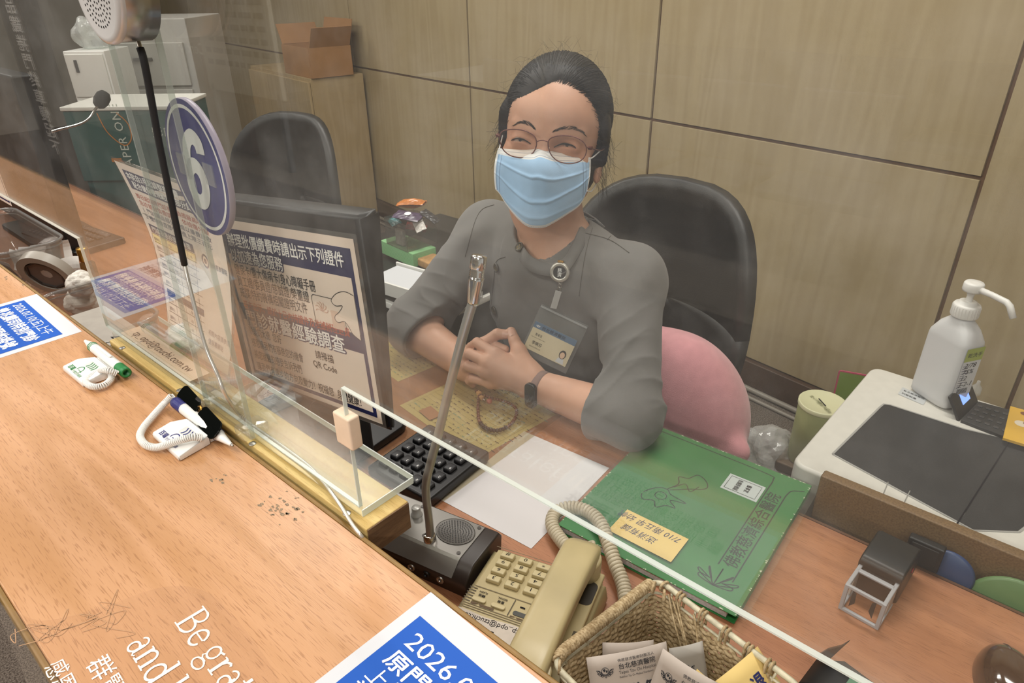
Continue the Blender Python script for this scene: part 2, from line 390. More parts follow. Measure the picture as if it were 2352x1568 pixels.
# worn patches on the laminate belong to the top
wm = mat('worn_laminate', '9b8467', .7, col2='6f6152', nscale=500)
for cx, cy, n, sp in ((640, 1165, 34, 46), (505, 1095, 7, 22), (12, 640, 7, 10), (62, 655, 7, 10)):
    wr = MB()
    for i in range(n):
        a, c = random.gauss(0, sp*.5), random.gauss(0, sp*.33); p = PZ(cx+a, cy+c+a*.1, CT)-np.array([0, .14, 0])
        if p[1] > .117: continue
        r = random.uniform(.0008, .003); k = [(p[0]+r*random.uniform(.4, 1.5)*math.cos(q), p[1]+r*random.uniform(.3, 1)*math.sin(q)) for q in np.linspace(0, 2*math.pi, 9)[:-1]]
        wr.poly(k, CT+.0002, wm)
    wr.build('worn_patch', t)
t = thing('staff_desk', 'brown wood-grain staff desk behind the counter', 'desk', (0, .53, 0))
b = MB(); b.box((-1.9, 0, DT-.0125), (8.6, .52, .025), M_desk, .0015, 1); b.build('top', t)
b = MB(); b.box((-1.9, .262, DT-.013), (8.6, .004, .026), mat('desk_edge', '5d3d25', .5)); b.build('edge_banding', t)
for x in (-5.2, -3.2, -1.55, .9): b = MB(); b.box((x, 0, (DT-.025)/2), (.03, .5, DT-.025), mat('desk_side', '7b5437', .5)); b.build('side_panel', t)
# ---------------------------------------------------------------- acrylic screen on its batten
b = MB(); bx0, bx1 = -1.0, -.418
b.box(((bx0+bx1)/2, .292, .937), (bx1-bx0, .052, .034), M_ply, .0015, 1)
b.box((bx1+.0006, .292, .937), (.0012, .05, .032), M_plyend)
for x in np.linspace(-.96, -.45, 4): b.lathe([(.004, .954), (.004, .9547), (.0015, .9548)], M_steel, 10, T4((x, .268, 0), (1, 0, 0), (0, 1, 0)))
one(b, 'wooden_batten', 'yellowed pine batten screwed along the staff edge of the counter', 'batten')
PYS, PT = .278, .0038   # sheet plane and thickness
t = thing('acrylic_screen', 'large clear acrylic counter screen with two cut-out pass slots', 'screen', (-.72, PYS, .954))
zt = .954
b = MB(); Mx = T4((0, PYS-PT/2, 0), (1, 0, 0), (0, 0, 1), (0, -1, 0)); top = 2.05
cut, xr, xl = 1.096, -.440, -1.03
out = [(xl, zt+.008), (xr, zt+.008), (xr, cut), (2.2, cut), (2.2, top), (-3.2, top), (-3.2, cut), (xl, cut)]
bmx = MB(); bmx.prism(out, -PT, 0, M_acr, Mx)
o = bmx.build('sheet', t, world=True)
e = MB()
def edge(p, q, w=PT, th=.0012):
    p, q = np.array(p), np.array(q); d = q-p; L = np.linalg.norm(d); d = d/L; c = (p+q)/2
    e.box((0, 0, 0), (L, w*.98, th), M_acre, M=T4(c, d, (0, 1, 0)))
for a, c in zip(out, out[1:]+out[:1]):
    if a[1] > 1.9 and c[1] > 1.9: continue
    edge((a[0], PYS, a[1]), (c[0], PYS, c[1]))
e.build('polished_edge', t, world=True)
b = MB(); b.box((-.72, PYS+.029, zt+.004), (.57, .066, .0078), clear('clear_foot', 'f8f9f6', rough=.16, ior=1.18, body=.03), .001, 1)
b.build('base_plate', t, world=True)
e = MB(); e.box((xr+.0055, PYS+.029, zt+.004), (.0012, .064, .0076), M_acre); e.box((-.72, PYS+.0625, zt+.004), (.568, .0012, .0076), M_acre); e.build('base_plate_edge', t, world=True)
# narrow riser strip on the customer face carrying the intercom
b = MB(); rx0, rx1, ry = -.72, -.62, PYS-PT/2-.006
b.box(((rx0+rx1)/2, ry, 1.34), (rx1-rx0, .005, .76), M_acr, M=None)
b.build('riser_strip', t, world=True)
for x in (rx0, rx1): e = MB(); e.box((x, ry, 1.34), (.0020, .0052, .76), M_rise); e.build('riser_edge', t, world=True)
for x in (rx0+.006, rx1-.006): b = MB(); b.box((x, ry+.004, .969), (.022, .03, .014), M_acr, .002, 1); b.build('riser_foot', t, world=True)
# ---------------------------------------------------------------- things on the counter
def rect_frame(bl, br, tl):
    """orthonormal frame of a sheet from three corners -> 4x4, width, height"""
    bl, br, tl = map(lambda a: np.array(a, float), (bl, br, tl)); x = unit(br-bl); y = tl-bl; y = unit(y-x*np.dot(x, y)); return T4(bl, x, y), np.linalg.norm(br-bl), np.linalg.norm(tl-bl)
ST = .0003  # print sits this far above its sheet
def notice(name, label, ang, corner, w, h, lines, group):
    M = rotz(ang, corner)          # corner = back-left corner; x along the counter, y towards the staff
    b = MB(); b.box((w/2, -h/2, .0002), (w, h, .0004), M_paper)
    z = .0004+ST
    b.quad(.012, -.105, w-.012, -.022, z, M_blue)
    for s, y, size, bold, wd in lines: b.text(s, .022, y, size, z+ST, M_wprint, bold=bold, width=wd)
    b.text('提醒您', .02, -.135, .022, z, M_navy, bold=.03, width=.07)
    for i in range(3): b.text(['請提前完成掛號及報到手續', '如有任何疑問請洽服務台', '感恩您的配合'][i], .02, -.158-.016*i, .010, z, M_navy, width=[.15, .14, .09][i])
    return one(b, name, label, 'notice', R=M, group=group)
notice('printed_notice', 'white notice with a small blue date panel beyond the green pen set', -.02, (-1.27, .2575, CT), .203, .205,
       [('2026.07.10(五)上午', -.041, .0175, .0, .152), ('曾兆麟司特別門診', -.065, .021, .035, .158), ('額滿暫停預約掛號', -.093, .022, .035, .158)], None)
notice('printed_notice', 'white notice with a large blue date panel nearest the camera', -.035, (-.3215, .2575, CT), .205, .205,
       [('2026.07.14(二)', -.048, .0215, .0, .15), ('原門診時段異動', -.068, .018, .02, .150), ('上午九點至十二點', -.085, .016, .0, .150), ('講堂特別門診', -.101, .0155, .02, .14)], None)
def pen_set(label, ink, flip, base_o, pen_o, pen_len, cord):
    inkm = mat(ink[0], ink[1], .4)
    t = thing('desk_pen_set', label, 'pen', np.array([base_o[0], base_o[1], CT]))
    # holder: wedge plate with clipped corner, ribbed thumb recess and pen trough
    b = MB(); w, d = .066, .037
    pl = [(0, 0), (w, .001), (w+.002, d), (.018, d), (.0, d*.55)]
    if flip: pl = [(0, .0), (w, -.001), (w-.004, d), (.012, d), (.0, d*.6)]
    bm_ = bmesh.new(); vs = [bm_.verts.new((x, y, 0)) for x, y in pl]; fc = bm_.faces.new(vs); r = bmesh.ops.extrude_face_region(bm_, geom=[fc])
    for v in r['geom']:
        if isinstance(v, bmesh.types.BMVert): v.co.z = .0075+.0055*v.co.y/d
    bmesh.ops.recalc_face_normals(bm_, faces=bm_.faces[:]); bmesh.ops.bevel(bm_, geom=bm_.edges[:], offset=.0013, segments=2, affect='EDGES')
    b.bm(bm_, M_white, True)
    sl = math.atan2(.0055, d); Mt = euler(sl, 0, 0, (0, 0, .0075))
    b.prism(rrect(.026, .019, .052, .030, .002), -.0001, .0004, mat('pen_recess', 'cfd0cd', .5), Mt)
    for i in range(4):
        x = .0315+i*.0052; b.line([(x+.0025*math.sin(q), .0195+.0095*q/math.pi) for q in np.linspace(0, math.pi, 7)], .0016, .0006, inkm, Mt)
    b.text('百瑞', .008, .0045, .0075, .0003, inkm, Mt, bold=.03); b.text('守護您的健康', .024, .0035, .0045, .0003, inkm, Mt)
    b.line([(.032+.006*math.cos(q), .011+.006*math.sin(q)) for q in np.linspace(-.6, 3.4, 14)], .0013, .0003, inkm, Mt)
    for q in range(3): b.quad(.030+q*.004, .0098-q*.0004, .0325+q*.004, .0108-q*.0004, .0003, inkm, Mt)
    b.build('holder', t)
    b = MB(); b.box((w*.5, d+.006, .003), (w*.8, .012, .006), M_white, .0015); b.build('pen_rest', t)
    b = MB(); P = np.array(pen_o)-np.array([base_o[0], base_o[1], CT]); Mp = T4(P, (0, 1, 0), (0, 0, 1), (1, 0, 0))
    if flip: Mp = T4(P+np.array([pen_len, 0, 0]), (0, 1, 0), (0, 0, -1), (-1, 0, 0))
    R = .0067; L = pen_len
    b.lathe([(.0006, 0), (.0016, .0008), (.0021, .002), (.0052, .022), (R*.93, .026)], M_white, 18, Mp)
    b.lathe([(R*.93, .026), (R, .030), (R, L*.8), (R*.97, L*.84)], M_white, 18, Mp)
    for z in (.027, .0305, .034): b.lathe([(R*.99, z), (R+.0003, z+.0002), (R+.0003, z+.0014), (R*.99, z+.0016)], inkm, 18, Mp, caps=False)
    if flip: b.lathe([(.0012, -.003), (.0016, .0015)], M_steel, 8, Mp)
    pen = b.build('pen', t)
    b = MB(); b.lathe([(R*.97, L*.835), (R*1.04, L*.84)]+[(R*(1.04 if i % 2 else .98), L*.84+i*.0022) for i in range(1, 8)]+[(R*.98, L), (R*.6, L), (R*.55, L-.008), (0, L-.008)], inkm, 18, Mp, caps=False); b.build('pen_cap', t)
    b = MB(); b.box((0, R+.0015, L*.52), (.004, .002, .045), M_white, .0008, M=Mp if not flip else Mp); b.box((0, R+.0006, L*.62), (.004, .003, .012), M_white, .0008, M=Mp); b.build('clip', t)
    b = MB(); pts = [PZ(x, y, z)-np.array([base_o[0], base_o[1], CT]) for x, y, z in cord]
    Lc = np.sum(np.linalg.norm(np.diff(spline(pts, 20), axis=0), axis=1)); coil(pts, .0036, Lc/.0021, .00085, M_white, b, 5, 9)
    b.build('coiled_cord', t); return t
pen_set('white desk pen set with green print and green pen cap', ('green_ink', '1d7a3e'), False, (-.963, .193), (-1.010, .2395, CT+.0105), .137,
        [(238, 848, .958), (210, 862, .958), (197, 877, .9565), (214, 888, .9565), (240, 884, .9565), (256, 868, .9565), (251, 852, .96), (231, 849, .966), (250, 851, .968), (270, 858, .962)])
pen_set('white desk pen set with blue print and navy pen cap, beside the folded glasses', ('navy_ink', '272a6e'), True, (-.722, .2035), (-.757, .2485, CT+.0105), .130,
        [(396, 908, .966), (376, 928, .958), (350, 957, .9565), (328, 984, .9565), (322, 1004, .9565), (336, 1022, .9565), (362, 1027, .9565), (400, 1015, .964), (440, 1004, .968), (463, 1006, .964)])
# folded glasses lying against the batten
t = thing('folded_eyeglasses', 'folded dark reading glasses with bronze arms lying against the batten', 'glasses', (-.70, .262, CT))
Mg = T4(PZ(455, 944, CT+.018)-np.array([-.70, .262, CT]), unit((1, -.12, 0)), unit((.1, .75, .66)))
lm = clear('dark_lens', '1c211f', body=.55, bodycol='0d1110')
for s in (-1, 1):
    b = MB(); b.prism(rrect(s*.031-.0275, -.011, s*.031+.0275, .011, .0085, 6), -.0008, .0008, lm, Mg, .0004); b.build('lens', t)
b = MB(); b.tube([Mg[:3, :3] @ np.array(p)+Mg[:3, 3] for p in ((-.005, .004, 0), (0, .006, .001), (.005, .004, 0))], .0013, M_gold, 6); b.build('bridge', t)
for s, y in ((-1, .004), (1, -.002)):
    b = MB(); b.box((s*.012, y, -.0045), (.085, .0042, .0026), mat('bronze_arm', '8d6a45', .35, metal=.4), .0008, M=Mg); b.box((-s*.032, y, -.0045), (.02, .0062, .0034), M_black, .001, M=Mg); b.build('temple', t)
# lettered clear sticker on the counter top
def serif(b, g, x, y, s, z, m, M):
    """small book-face lettering drawn as strokes (unit em)"""
    A = lambda cx, cy, rx, ry, a0, a1, n=16: [(cx+rx*math.cos(math.radians(a0+(a1-a0)*i/(n-1))), cy+ry*math.sin(math.radians(a0+(a1-a0)*i/(n-1)))) for i in range(n)]
    tk, tn = .085, .035
    G = {'B': (.62, [([(.14, 0), (.14, .7)], tk), ([(.02, .015), (.3, .015)], tn), ([(.02, .685), (.3, .685)], tn), (A(.3, .53, .18, .155, 90, -90), .055), (A(.3, .19, .24, .175, 90, -90), .06), ([(.14, .365), (.3, .365)], tn)]),
         'e': (.46, [(A(.24, .23, .18, .225, 8, 335), .06), ([(.07, .25), (.41, .25)], tn)]),
         'g': (.5, [(A(.22, .3, .15, .16, 0, 360), .05), (A(.22, -.08, .18, .12, 0, 360), .045), ([(.12, .17), (.08, .1), (.16, .05), (.3, .05)], .04), ([(.34, .41), (.46, .45)], .05)]),
         'r': (.38, [([(.13, 0), (.13, .45)], tk), ([(.03, .015), (.26, .015)], tn), ([(.03, .44), (.13, .44)], tn), ([(.14, .3), (.2, .4), (.29, .44), (.35, .4)], .06)]),
         'a': (.47, [([(.34, .05), (.34, .33)], tk), (A(.23, .33, .12, .12, 0, 160), .045), (A(.2, .13, .13, .13, 40, 340), .05), ([(.34, .26), (.2, .255)], tn), ([(.34, .06), (.4, .01), (.46, .05)], .04)]),
         't': (.34, [([(.15, .08), (.15, .6)], tk), ([(.03, .44), (.3, .44)], tn), ([(.15, .08), (.2, .02), (.3, .06)], .05)]),
         'n': (.54, [([(.12, 0), (.12, .45)], tk), ([(.02, .015), (.22, .015)], tn), ([(.02, .44), (.12, .44)], tn), (A(.27, .3, .14, .15, 150, 0), .055), ([(.41, 0), (.41, .3)], tk), ([(.31, .015), (.51, .015)], tn)]),
         'd': (.52, [([(.4, 0), (.4, .7)], tk), ([(.3, .69), (.4, .69)], tn), ([(.4, .015), (.5, .015)], tn), (A(.23, .22, .17, .22, 30, 330), .06)]),
         'f': (.32, [([(.14, 0), (.14, .55)], tk), ([(.04, .015), (.26, .015)], tn), ([(.03, .44), (.28, .44)], tn), (A(.25, .55, .11, .13, 180, 40), .05)]),
         'u': (.54, [([(.12, .14), (.12, .45)], tk), (A(.26, .15, .14, .14, 180, 340), .055), ([(.41, 0), (.41, .45)], tk), ([(.02, .44), (.12, .44)], tn), ([(.31, .44), (.41, .44)], tn)]),
         'l': (.26, [([(.13, 0), (.13, .7)], tk), ([(.03, .015), (.23, .015)], tn), ([(.03, .69), (.13, .69)], tn)]), ' ': (.22, []),
         'o': (.5, [(A(.25, .225, .19, .215, 0, 360), .06)]), 'v': (.48, [([(.05, .45), (.24, 0)], tk), ([(.24, 0), (.42, .45)], tn), ([(.0, .44), (.16, .44)], tn), ([(.34, .44), (.48, .44)], tn)]),
         'i': (.26, [([(.13, 0), (.13, .45)], tk), ([(.03, .015), (.23, .015)], tn), ([(.03, .44), (.13, .44)], tn), ([(.13, .6), (.13, .68)], tk)])}
    for ch in g:
        w, st = G[ch]
        for i, (p, k) in enumerate(st): b.line([(x+q[0]*s, y+q[1]*s) for q in p], k*s, z+i*.00001, m, M)
        x += w*s
o = PZ(400, 1429, CT); M = rotz(-.06, (o[0], o[1], CT))
b = MB(); out = [(-.115, -.10), (-.08, -.075), (-.06, -.04), (-.045, .005), (-.02, .028), (.02, .036), (.11, .033), (.17, .01), (.18, -.05), (.14, -.095)]
sk = spline(out, 6, True); b.poly([(p[0], max(p[1], -.098)) for p in sk], .0003, clear('sticker_film', 'fffcf8', rough=.2, body=.03, bodycol='efe2d4'))
lw = mat('white_lettering', 'efe6dc', .6)
serif(b, 'Be grateful', 0, 0, .0335, .0005, lw, M=np.eye(4)); serif(b, 'and loving', -.006, -.0355, .0335, .0005, lw, M=np.eye(4))
b.text('群賢', -.010, -.062, .018, .0005, lw, width=.045); b.text('感恩尊重愛', -.030, -.085, .016, .0005, lw, width=.085)
fl = mat('sticker_outline', 'b58c68', .7)
rs = random.Random(3)
for i in range(7):
    a = rs.random()*.7; cx, cy = -.085+.075*a+rs.uniform(-.01, .02), -.085+.10*a+rs.uniform(-.008, .008)
    b.line(spline([(cx+rs.uniform(-.02, .02), max(cy+rs.uniform(-.014, .014), -.095)) for k in range(6)], 6), .0006, .0004, fl)
one(b, 'lettered_sticker', 'clear sticker with white lettering "Be grateful and" stuck on the counter', 'sticker', R=M)
# e-mail label on the batten behind the screen foot
p0 = PZ(330, 800, .9625); p1 = PZ(452, 905, .9625)
M = T4((-.978, .2855, .9626), unit((1, -.0, 0)), (0, 1, 0)); b = MB(); b.box((.09, .0085, .0002), (.205, .027, .0003), mat('label_tape', 'dcc5ac', .6))
b.text('tp_opd@tzuchi.com.tw', .004, .004, .0165, .0006, M_ink, width=.165); one(b, 'paper_label', 'cream paper label with an e-mail address on the screen foot', 'label', R=M)
# numbered disc
t = thing('number_sign', 'round blue sign with a white figure 6 behind the screen', 'sign', rotz(-math.radians(4), (-.648, .289, 1.185)))
Md = T4((0, .006, .064), (1, 0, 0), (0, 0, 1), (0, -1, 0)); M_disc = mat('sign_blue', '3a3f86', .35)
b = MB(); b.lathe([(0, 0), (.0632, 0), (.064, .0008), (.064, .0052), (.0634, .006), (0, .006)], mat('sign_edge', 'b9aec4', .4), 56, Md, caps=False); b.lathe([(0, .0061), (.0634, .0061)], M_disc, 56, Md, caps=False, smooth=False)
b.lathe([(.0555, .0064), (.0588, .0064)], M_wprint, 56, Md, caps=False, smooth=False)
b.build('disc', t)
b = MB(); sh_ = lambda P: [(x+.14*y, y) for x, y in P]
def ring6(P, Q, closed):
    n_ = len(P); b.add([(x, y, .0066) for x, y in P+Q], [(i, (i+1) % n_, (i+1) % n_+n_, i+n_) for i in range(n_ if closed else n_-1)], M_wprint, False, Md)
ring6(sh_(circ(-.001, -.0145, .0255, 40)), sh_(circ(-.001, -.0145, .0085, 40, ry=.0105)), True)
o_ = spline([(-.0265, -.0145), (-.0255, .006), (-.018, .027), (-.002, .0375), (.012, .0372), (.0235, .030), (.0265, .0205)], 8).tolist(); i_ = spline([(-.0095, -.012), (-.0085, .004), (-.0045, .018), (.0015, .0235), (.0065, .0225), (.0085, .0185), (.0085, .0165)], 8).tolist()
ring6(sh_(o_), sh_(i_), False); b.add([(x+.14*y, y, .0066) for x, y in ((.0265, .0205), (.0085, .0165), (.0265, .0175))], [(0, 1, 2)], M_wprint, False, Md); b.build('figure', t)
for s in (-1, 1):
    b = MB(); b.box((s*.03, .002, .064), (.02, .0065, .02), clear('mount_pad', 'f0f0f0', body=.2)); b.build('mount_pad', t)
# intercom speaker hung on the riser strip, with its wire
t = thing('intercom_speaker', 'round silver perforated intercom speaker high on the riser strip', 'speaker', (-.626, PYS-.013, 1.400))
Ms = T4((0, 0, 0), (1, 0, 0), (0, 0, 1), (0, -1, 0)); R = .037
b = MB(); b.lathe([(R, 0), (R, .026), (R*.985, .0275)], M_steel, 48, Ms); b.build('housing', t)
b = MB(); b.lathe([(R*1.02, .026), (R*1.03, .028), (R*1.02, .031), (R*.93, .033), (R*.88, .0325), (0, .0325)], mat('speaker_face', 'd9d6d4', .3, metal=.3), 48, Ms, caps=False)
for k in range(1, 7):
    n = 6*k
    for i in range(n): a = 2*math.pi*i/n+k*.3; b.poly(circ(.0042*k*math.cos(a), .0042*k*math.sin(a), .00095, 8), .0327, M_black, Ms)
b.build('grille', t)
b = MB(); b.lathe([(R*.97, -.0005), (R*.97, .0003)], M_black, 32, Ms); b.build('backing', t)
def wirept(x, y, Y): return PY(x, y, Y)
W_ = [wirept(x, y, Y) for x, y, Y in ((312, 78, .262), (322, 110, .258), (335, 160, .257), (370, 350, .258), (424, 608, .26))]
W2 = [wirept(x, y, Y) for x, y, Y in ((424, 608, .26), (436, 660, .256), (470, 790, .25), (500, 862, .248), (520, 910, .25))]+[PZ(x, y, z) for x, y, z in ((560, 962, .960), (640, 1018, .9585), (720, 1080, .9585), (775, 1150, .958), (810, 1205, .955))]+[PZ(835, 1238, .945), PZ(842, 1262, .90)]
b = MB(); b.tube(spline(W_[:3], 8), .0018, M_steel, 8); b.build('cable_stem', t, world=True)
b = MB(); b.tube(spline(W2, 8), .0019, mat('silver_cable', 'd3d0c8', .25, metal=.55), 8); b.build('cable', t, world=True)
b = MB(); b.tube(spline(W_[1:], 8), .0031, M_blackm, 8); b.build('cable_sleeve', t, world=True)
# tape tab on the cut edge of the screen
b = MB(); p = PY(797, 985, PYS); b.box((p[0], PYS+.001, p[2]), (.024, .0125, .034), mat('masking_tape', 'e2cbb2', .6, noise=.06), .002, 2)
one(b, 'tape_tab', 'cream tape tab folded over the cut edge of the screen', 'tape', loc=p, world=True)
# ---------------------------------------------------------------- things on the staff desk
DZ = DT
# clear desk mat and the forms under it
yel = mat('yellow_form_paper', 'c9c08c', .8, spec=.2); grn = mat('form_line', '5e6a4a', .8)
def form(label, p, ang, w, h, rows, seed, cut=None):
    M = rotz(ang, (p[0], p[1], DZ+.0002)); b = MB(); b.box((w/2, h/2, .0002), (w, h, .0003), yel); r = random.Random(seed)
    for i in range(rows):
        y = .012+(h-.03)*i/(rows-1); b.line([(.008, y), (w-.008, y)], .0004, .0005, grn)
        for j in range(int(w/.012)):
            if r.random() < .6: b.quad(.011+j*.012, y+.0012, .011+j*.012+r.uniform(.002, .009), y+.0026, .00052, M_ink if r.random() < .85 else mat('form_stamp_teal', '4c9a92', .7))
    for x in np.linspace(.008, w-.008, 6): b.line([(x, .012), (x, h-.018)], .0004, .0005, grn)
    b.text('門診時刻表', w/2, h-.013, .009, .0006, M_ink, align='C')
    for i in range(5): b.quad(r.uniform(.01, w-.03), r.uniform(.02, h-.04), r.uniform(.03, w-.01), 0, .0005, grn) if False else None
    return one(b, 'form_sheet', label, 'form', R=M, group='forms under the desk mat')
form('yellow form sheet under the desk mat below the bead bracelet', (-.80, .612), -.115, .205, .177, 16, 4)
form('yellow form sheet under the desk mat beside the clerk\'s right elbow', (-1.075, .69), -.13, .215, .098, 8, 9)
b = MB(); b.box((-.815, .622, DZ+.0017), (.50, .318, .0014), clear('clear_vinyl', 'f7f4ea', rough=.06, body=.02), .0004, 1)
one(b, 'desk_mat', 'clear vinyl desk mat over the yellow forms', 'mat')
b = MB(); b.quad(-.018, -.012, .018, .012, .0002, mat('brown_tab', '8a5f3c', .7)); one(b, 'brown_tab', 'small brown paper tab at the corner of the yellow form', 'paper', R=rotz(-.2, PZ(988, 948, DZ+.0025)))
MT = DZ+.0026
# bead bracelet
t = thing('bead_bracelet', 'dark red bead bracelet lying on the yellow form', 'bracelet', PZ(1145, 955, MT))
o = PZ(1145, 955, MT)
loop = [(1101, 908), (1098, 930), (1099, 955), (1104, 972), (1120, 984), (1140, 988), (1160, 982), (1177, 968), (1186, 950), (1184, 935), (1170, 924), (1150, 917), (1128, 912), (1113, 907)]
L = spline([PZ(x, y, MT+.004)-o for x, y in loop], 30, True); d = np.r_[0, np.cumsum(np.linalg.norm(np.diff(L, axis=0), axis=1))]
nb = int(d[-1]/.0052); bc = [mat('bead_red', '5a2a22', .25), mat('bead_brown', '6b4027', .3), mat('bead_dark', '2f2522', .2)]
cord = MB(); cord.tube(L[::5], .0008, bc[2], 5, closed=True); cord.build('cord', t)
for i in range(nb):
    c = [np.interp(d[-1]*i/nb, d, L[:, k]) for k in range(3)]; b = MB(); r = .0029 if i < nb*.75 else .0026
    if .28*nb < i < .5*nb: r = .0036
    b.lathe([(r*math.sin(a), -r*math.cos(a)) for a in np.linspace(.02, math.pi-.02, 8)], bc[2] if .3*nb < i < .5*nb else bc[i % 2], 10, T4((c[0], c[1], r-.0034+.0034-.0), (1, 0, 0), (0, 1, 0))); b.build('bead', t)
for x, y, r, m in ((1100, 903, .0045, mat('bead_wood', 'd8a56e', .5)), (1106, 913, .004, mat('bead_wood', 'd8a56e', .5)), (1112, 918, .003, M_chrome), (1124, 921, .005, mat('bead_coral', 'b4614e', .35)), (1094, 898, .003, bc[0])):
    b = MB(); p = PZ(x, y, MT+r)-o
    if m.name == 'bead_wood': b.box(p, (r*1.7, r*1.5, r*1.7), m, .0008, M=None)
    else: b.lathe([(r*math.sin(a), -r*math.cos(a)) for a in np.linspace(.02, math.pi-.02, 9)], m, 12, T4(p, (1, 0, 0), (0, 1, 0)))
    b.build('charm', t)
# keyboard and monitor
MA = math.atan2(.093, .996)
kb = thing('numeric_keypad', 'black numeric keypad between the monitor and the gooseneck microphone', 'keypad', rotz(MA-.02, (-.633, .528, MT)))
b = MB(); b.box((0, 0, .009), (.125, .135, .018), M_black, .004); b.build('case', kb)
km = mat('key_cap', '1d1d20', .5)
for r_ in range(5):
    for c_ in range(5):
        b = MB(); b.box((0, 0, 0), (.0165, .0185, .007), km, .002, 1, taper=.85); b.text('7894561230'[(r_*5+c_*3) % 10], -.005, .001, .006, .0036, M_wprint)
        o = b.build('key', kb); o.location = (-.0425+c_*.0212, -.048+r_*.0238, .0205); o.rotation_euler = (0, 0, math.pi)
        if c_ < 4 and r_ < 5 and False: pass
# the poster is taped on slightly askew; the monitor leans with it
_px = unit((.9964, .0737, .0994)); _py = np.array([-.0934, .0363, 1.0]); _py = unit(_py-_px*np.dot(_px, _py)); Mp = T4((-.9123, .4214, .8572), _px, _py); pw, ph = .297, .25
mo = thing('computer_monitor', 'black computer monitor seen from behind with a poster on its back', 'monitor', rotz(MA, (-.78, .49, MT)))
Mi = np.linalg.inv(rotz(MA, (-.78, .49, MT)))
loc = lambda p: (Mi @ np.r_[p, 1])[:3]
X, Y_, Z_ = Mp[:3, 0], Mp[:3, 1], Mp[:3, 2]
def mp_(u, v, w): return Mp[:3, 3]+X*u+Y_*v+Z_*w
b = MB()
u0, u1, v0, v1 = -.03, pw+.006, -.012, ph+.026
P8 = [mp_(u0, v0, -.004), mp_(u1, v0, -.004), mp_(u1, v1, -.004), mp_(u0, v1, -.004)]
Q8 = [P8[0]+np.array([0, .012, -.004]), P8[1]+np.array([.0, .012, -.004])]+[p+np.array([.002, .036, .002]) for p in P8[2:]]
bm_ = bmesh.new(); vs = [bm_.verts.new(p) for p in P8+Q8]
for q in ((0, 1, 2, 3), (7, 6, 5, 4), (1, 0, 4, 5), (2, 1, 5, 6), (3, 2, 6, 7), (0, 3, 7, 4)): bm_.faces.new([vs[i] for i in q])
bmesh.ops.recalc_face_normals(bm_, faces=bm_.faces[:]); bmesh.ops.bevel(bm_, geom=bm_.edges[:], offset=.005, segments=2, affect='EDGES')
b.bm(bm_, M_black, True); b.build('housing', mo, world=True)
b = MB(); c = np.mean(Q8, axis=0); nn = unit(np.cross(Q8[1]-Q8[0], Q8[3]-Q8[0])); Ms = T4(c-nn*.0008, unit(Q8[1]-Q8[0]), unit(np.cross(nn, unit(Q8[1]-Q8[0]))))
b.quad(-pw/2, -.098, pw/2, .095, -.0002, mat('screen_face', '10141c', .15), Ms); b.build('screen', mo, world=True)
b = MB(); b.box((-.06, -.005, .065), (.075, .03, .13), M_black, .006); b.build('neck', mo)
b = MB(); b.prism(rrect(-.20, -.085, .055, .085, .02), 0, .014, M_black, bev=.003); b.build('foot', mo)
b = MB(); b.box((.035, -.035, .062), (.07, .055, .092), M_blackm, .006); b.build('cable_cover', mo)
# laminated poster on the monitor back
ps = thing('laminated_poster', 'laminated white and navy service poster on the back of the monitor', 'poster', Mp)
b = MB(); b.box((pw/2, ph/2, .0012), (pw+.012, ph+.012, .0006), clear('laminate_film', 'ffffff', rough=.05, body=.03)); b.build('film', ps)
b = MB(); z = .0016; k = ph/.21
b.quad(0, 0, pw, ph, z, mat('poster_paper', 'e9d9cb', .7, spec=.2))
fr = lambda x0, y0, x1, y1, zz, m: b.quad(x0*pw, y0*ph, x1*pw, y1*ph, zz, m)
fr(.028, .03, .972, .95, z+.0002, M_navy); fr(.047, .055, .95, .395, z+.0004, mat('poster_paper', '')); fr(.047, .50, .95, .80, z+.0004, MATS['poster_paper'])
tx = lambda s, x, y, sz, m, wd=None, bold=0., zz=.0008: b.text(s, x*pw, y*ph, sz*ph, z+zz, m, width=wd*pw if wd else None, bold=bold)
def outl(s, x, y, sz, wd, zz=.0007):
    for q in range(8): tx(s, x+.0062*math.cos(q*math.pi/4), y+.0085*math.sin(q*math.pi/4), sz, M_navy, wd, 0, zz+q*.00001)
    tx(s, x, y, sz, M_wprint, wd, .018, zz+.0003)
outl('辦理批價繳費時請出示下列證件', .07, .855, .085, .85); outl('以加速為您服務', .07, .765, .085, .41)
for s, y, wq in (('健保卡/重大傷病卡/身心障礙手冊', .685, .62), ('員工證/委員證/慈誠證/榮董證', .615, .56), ('戒牒/特約機構相關證明文件', .545, .53)): tx(s, .075, y, .07, M_ink, wq, .012)
tx('若未出示，請於十日內持證件及收據辦理退費', .08, .475, .055, M_red, .80, .012)
fr(.047, .395, .95, .455, z+.0005, M_navy)
outl('門診就醫經驗調查', .075, .375, .105, .75)
for i, s in enumerate(('親愛的大德  您好', '感恩讓我們有服務您的機會', '將您就醫的感受告訴我們', '讓我們有進步的方向及動力！祝福您  身體健康！')): tx(s, .075, .305-.078*i, .062, M_ink, (.27, .42, .39, .80)[i], .006)
tx('請掃描', .60, .285, .055, M_ink, .13, .012); tx('QR Code', .57, .225, .055, M_ink, .17, .012)
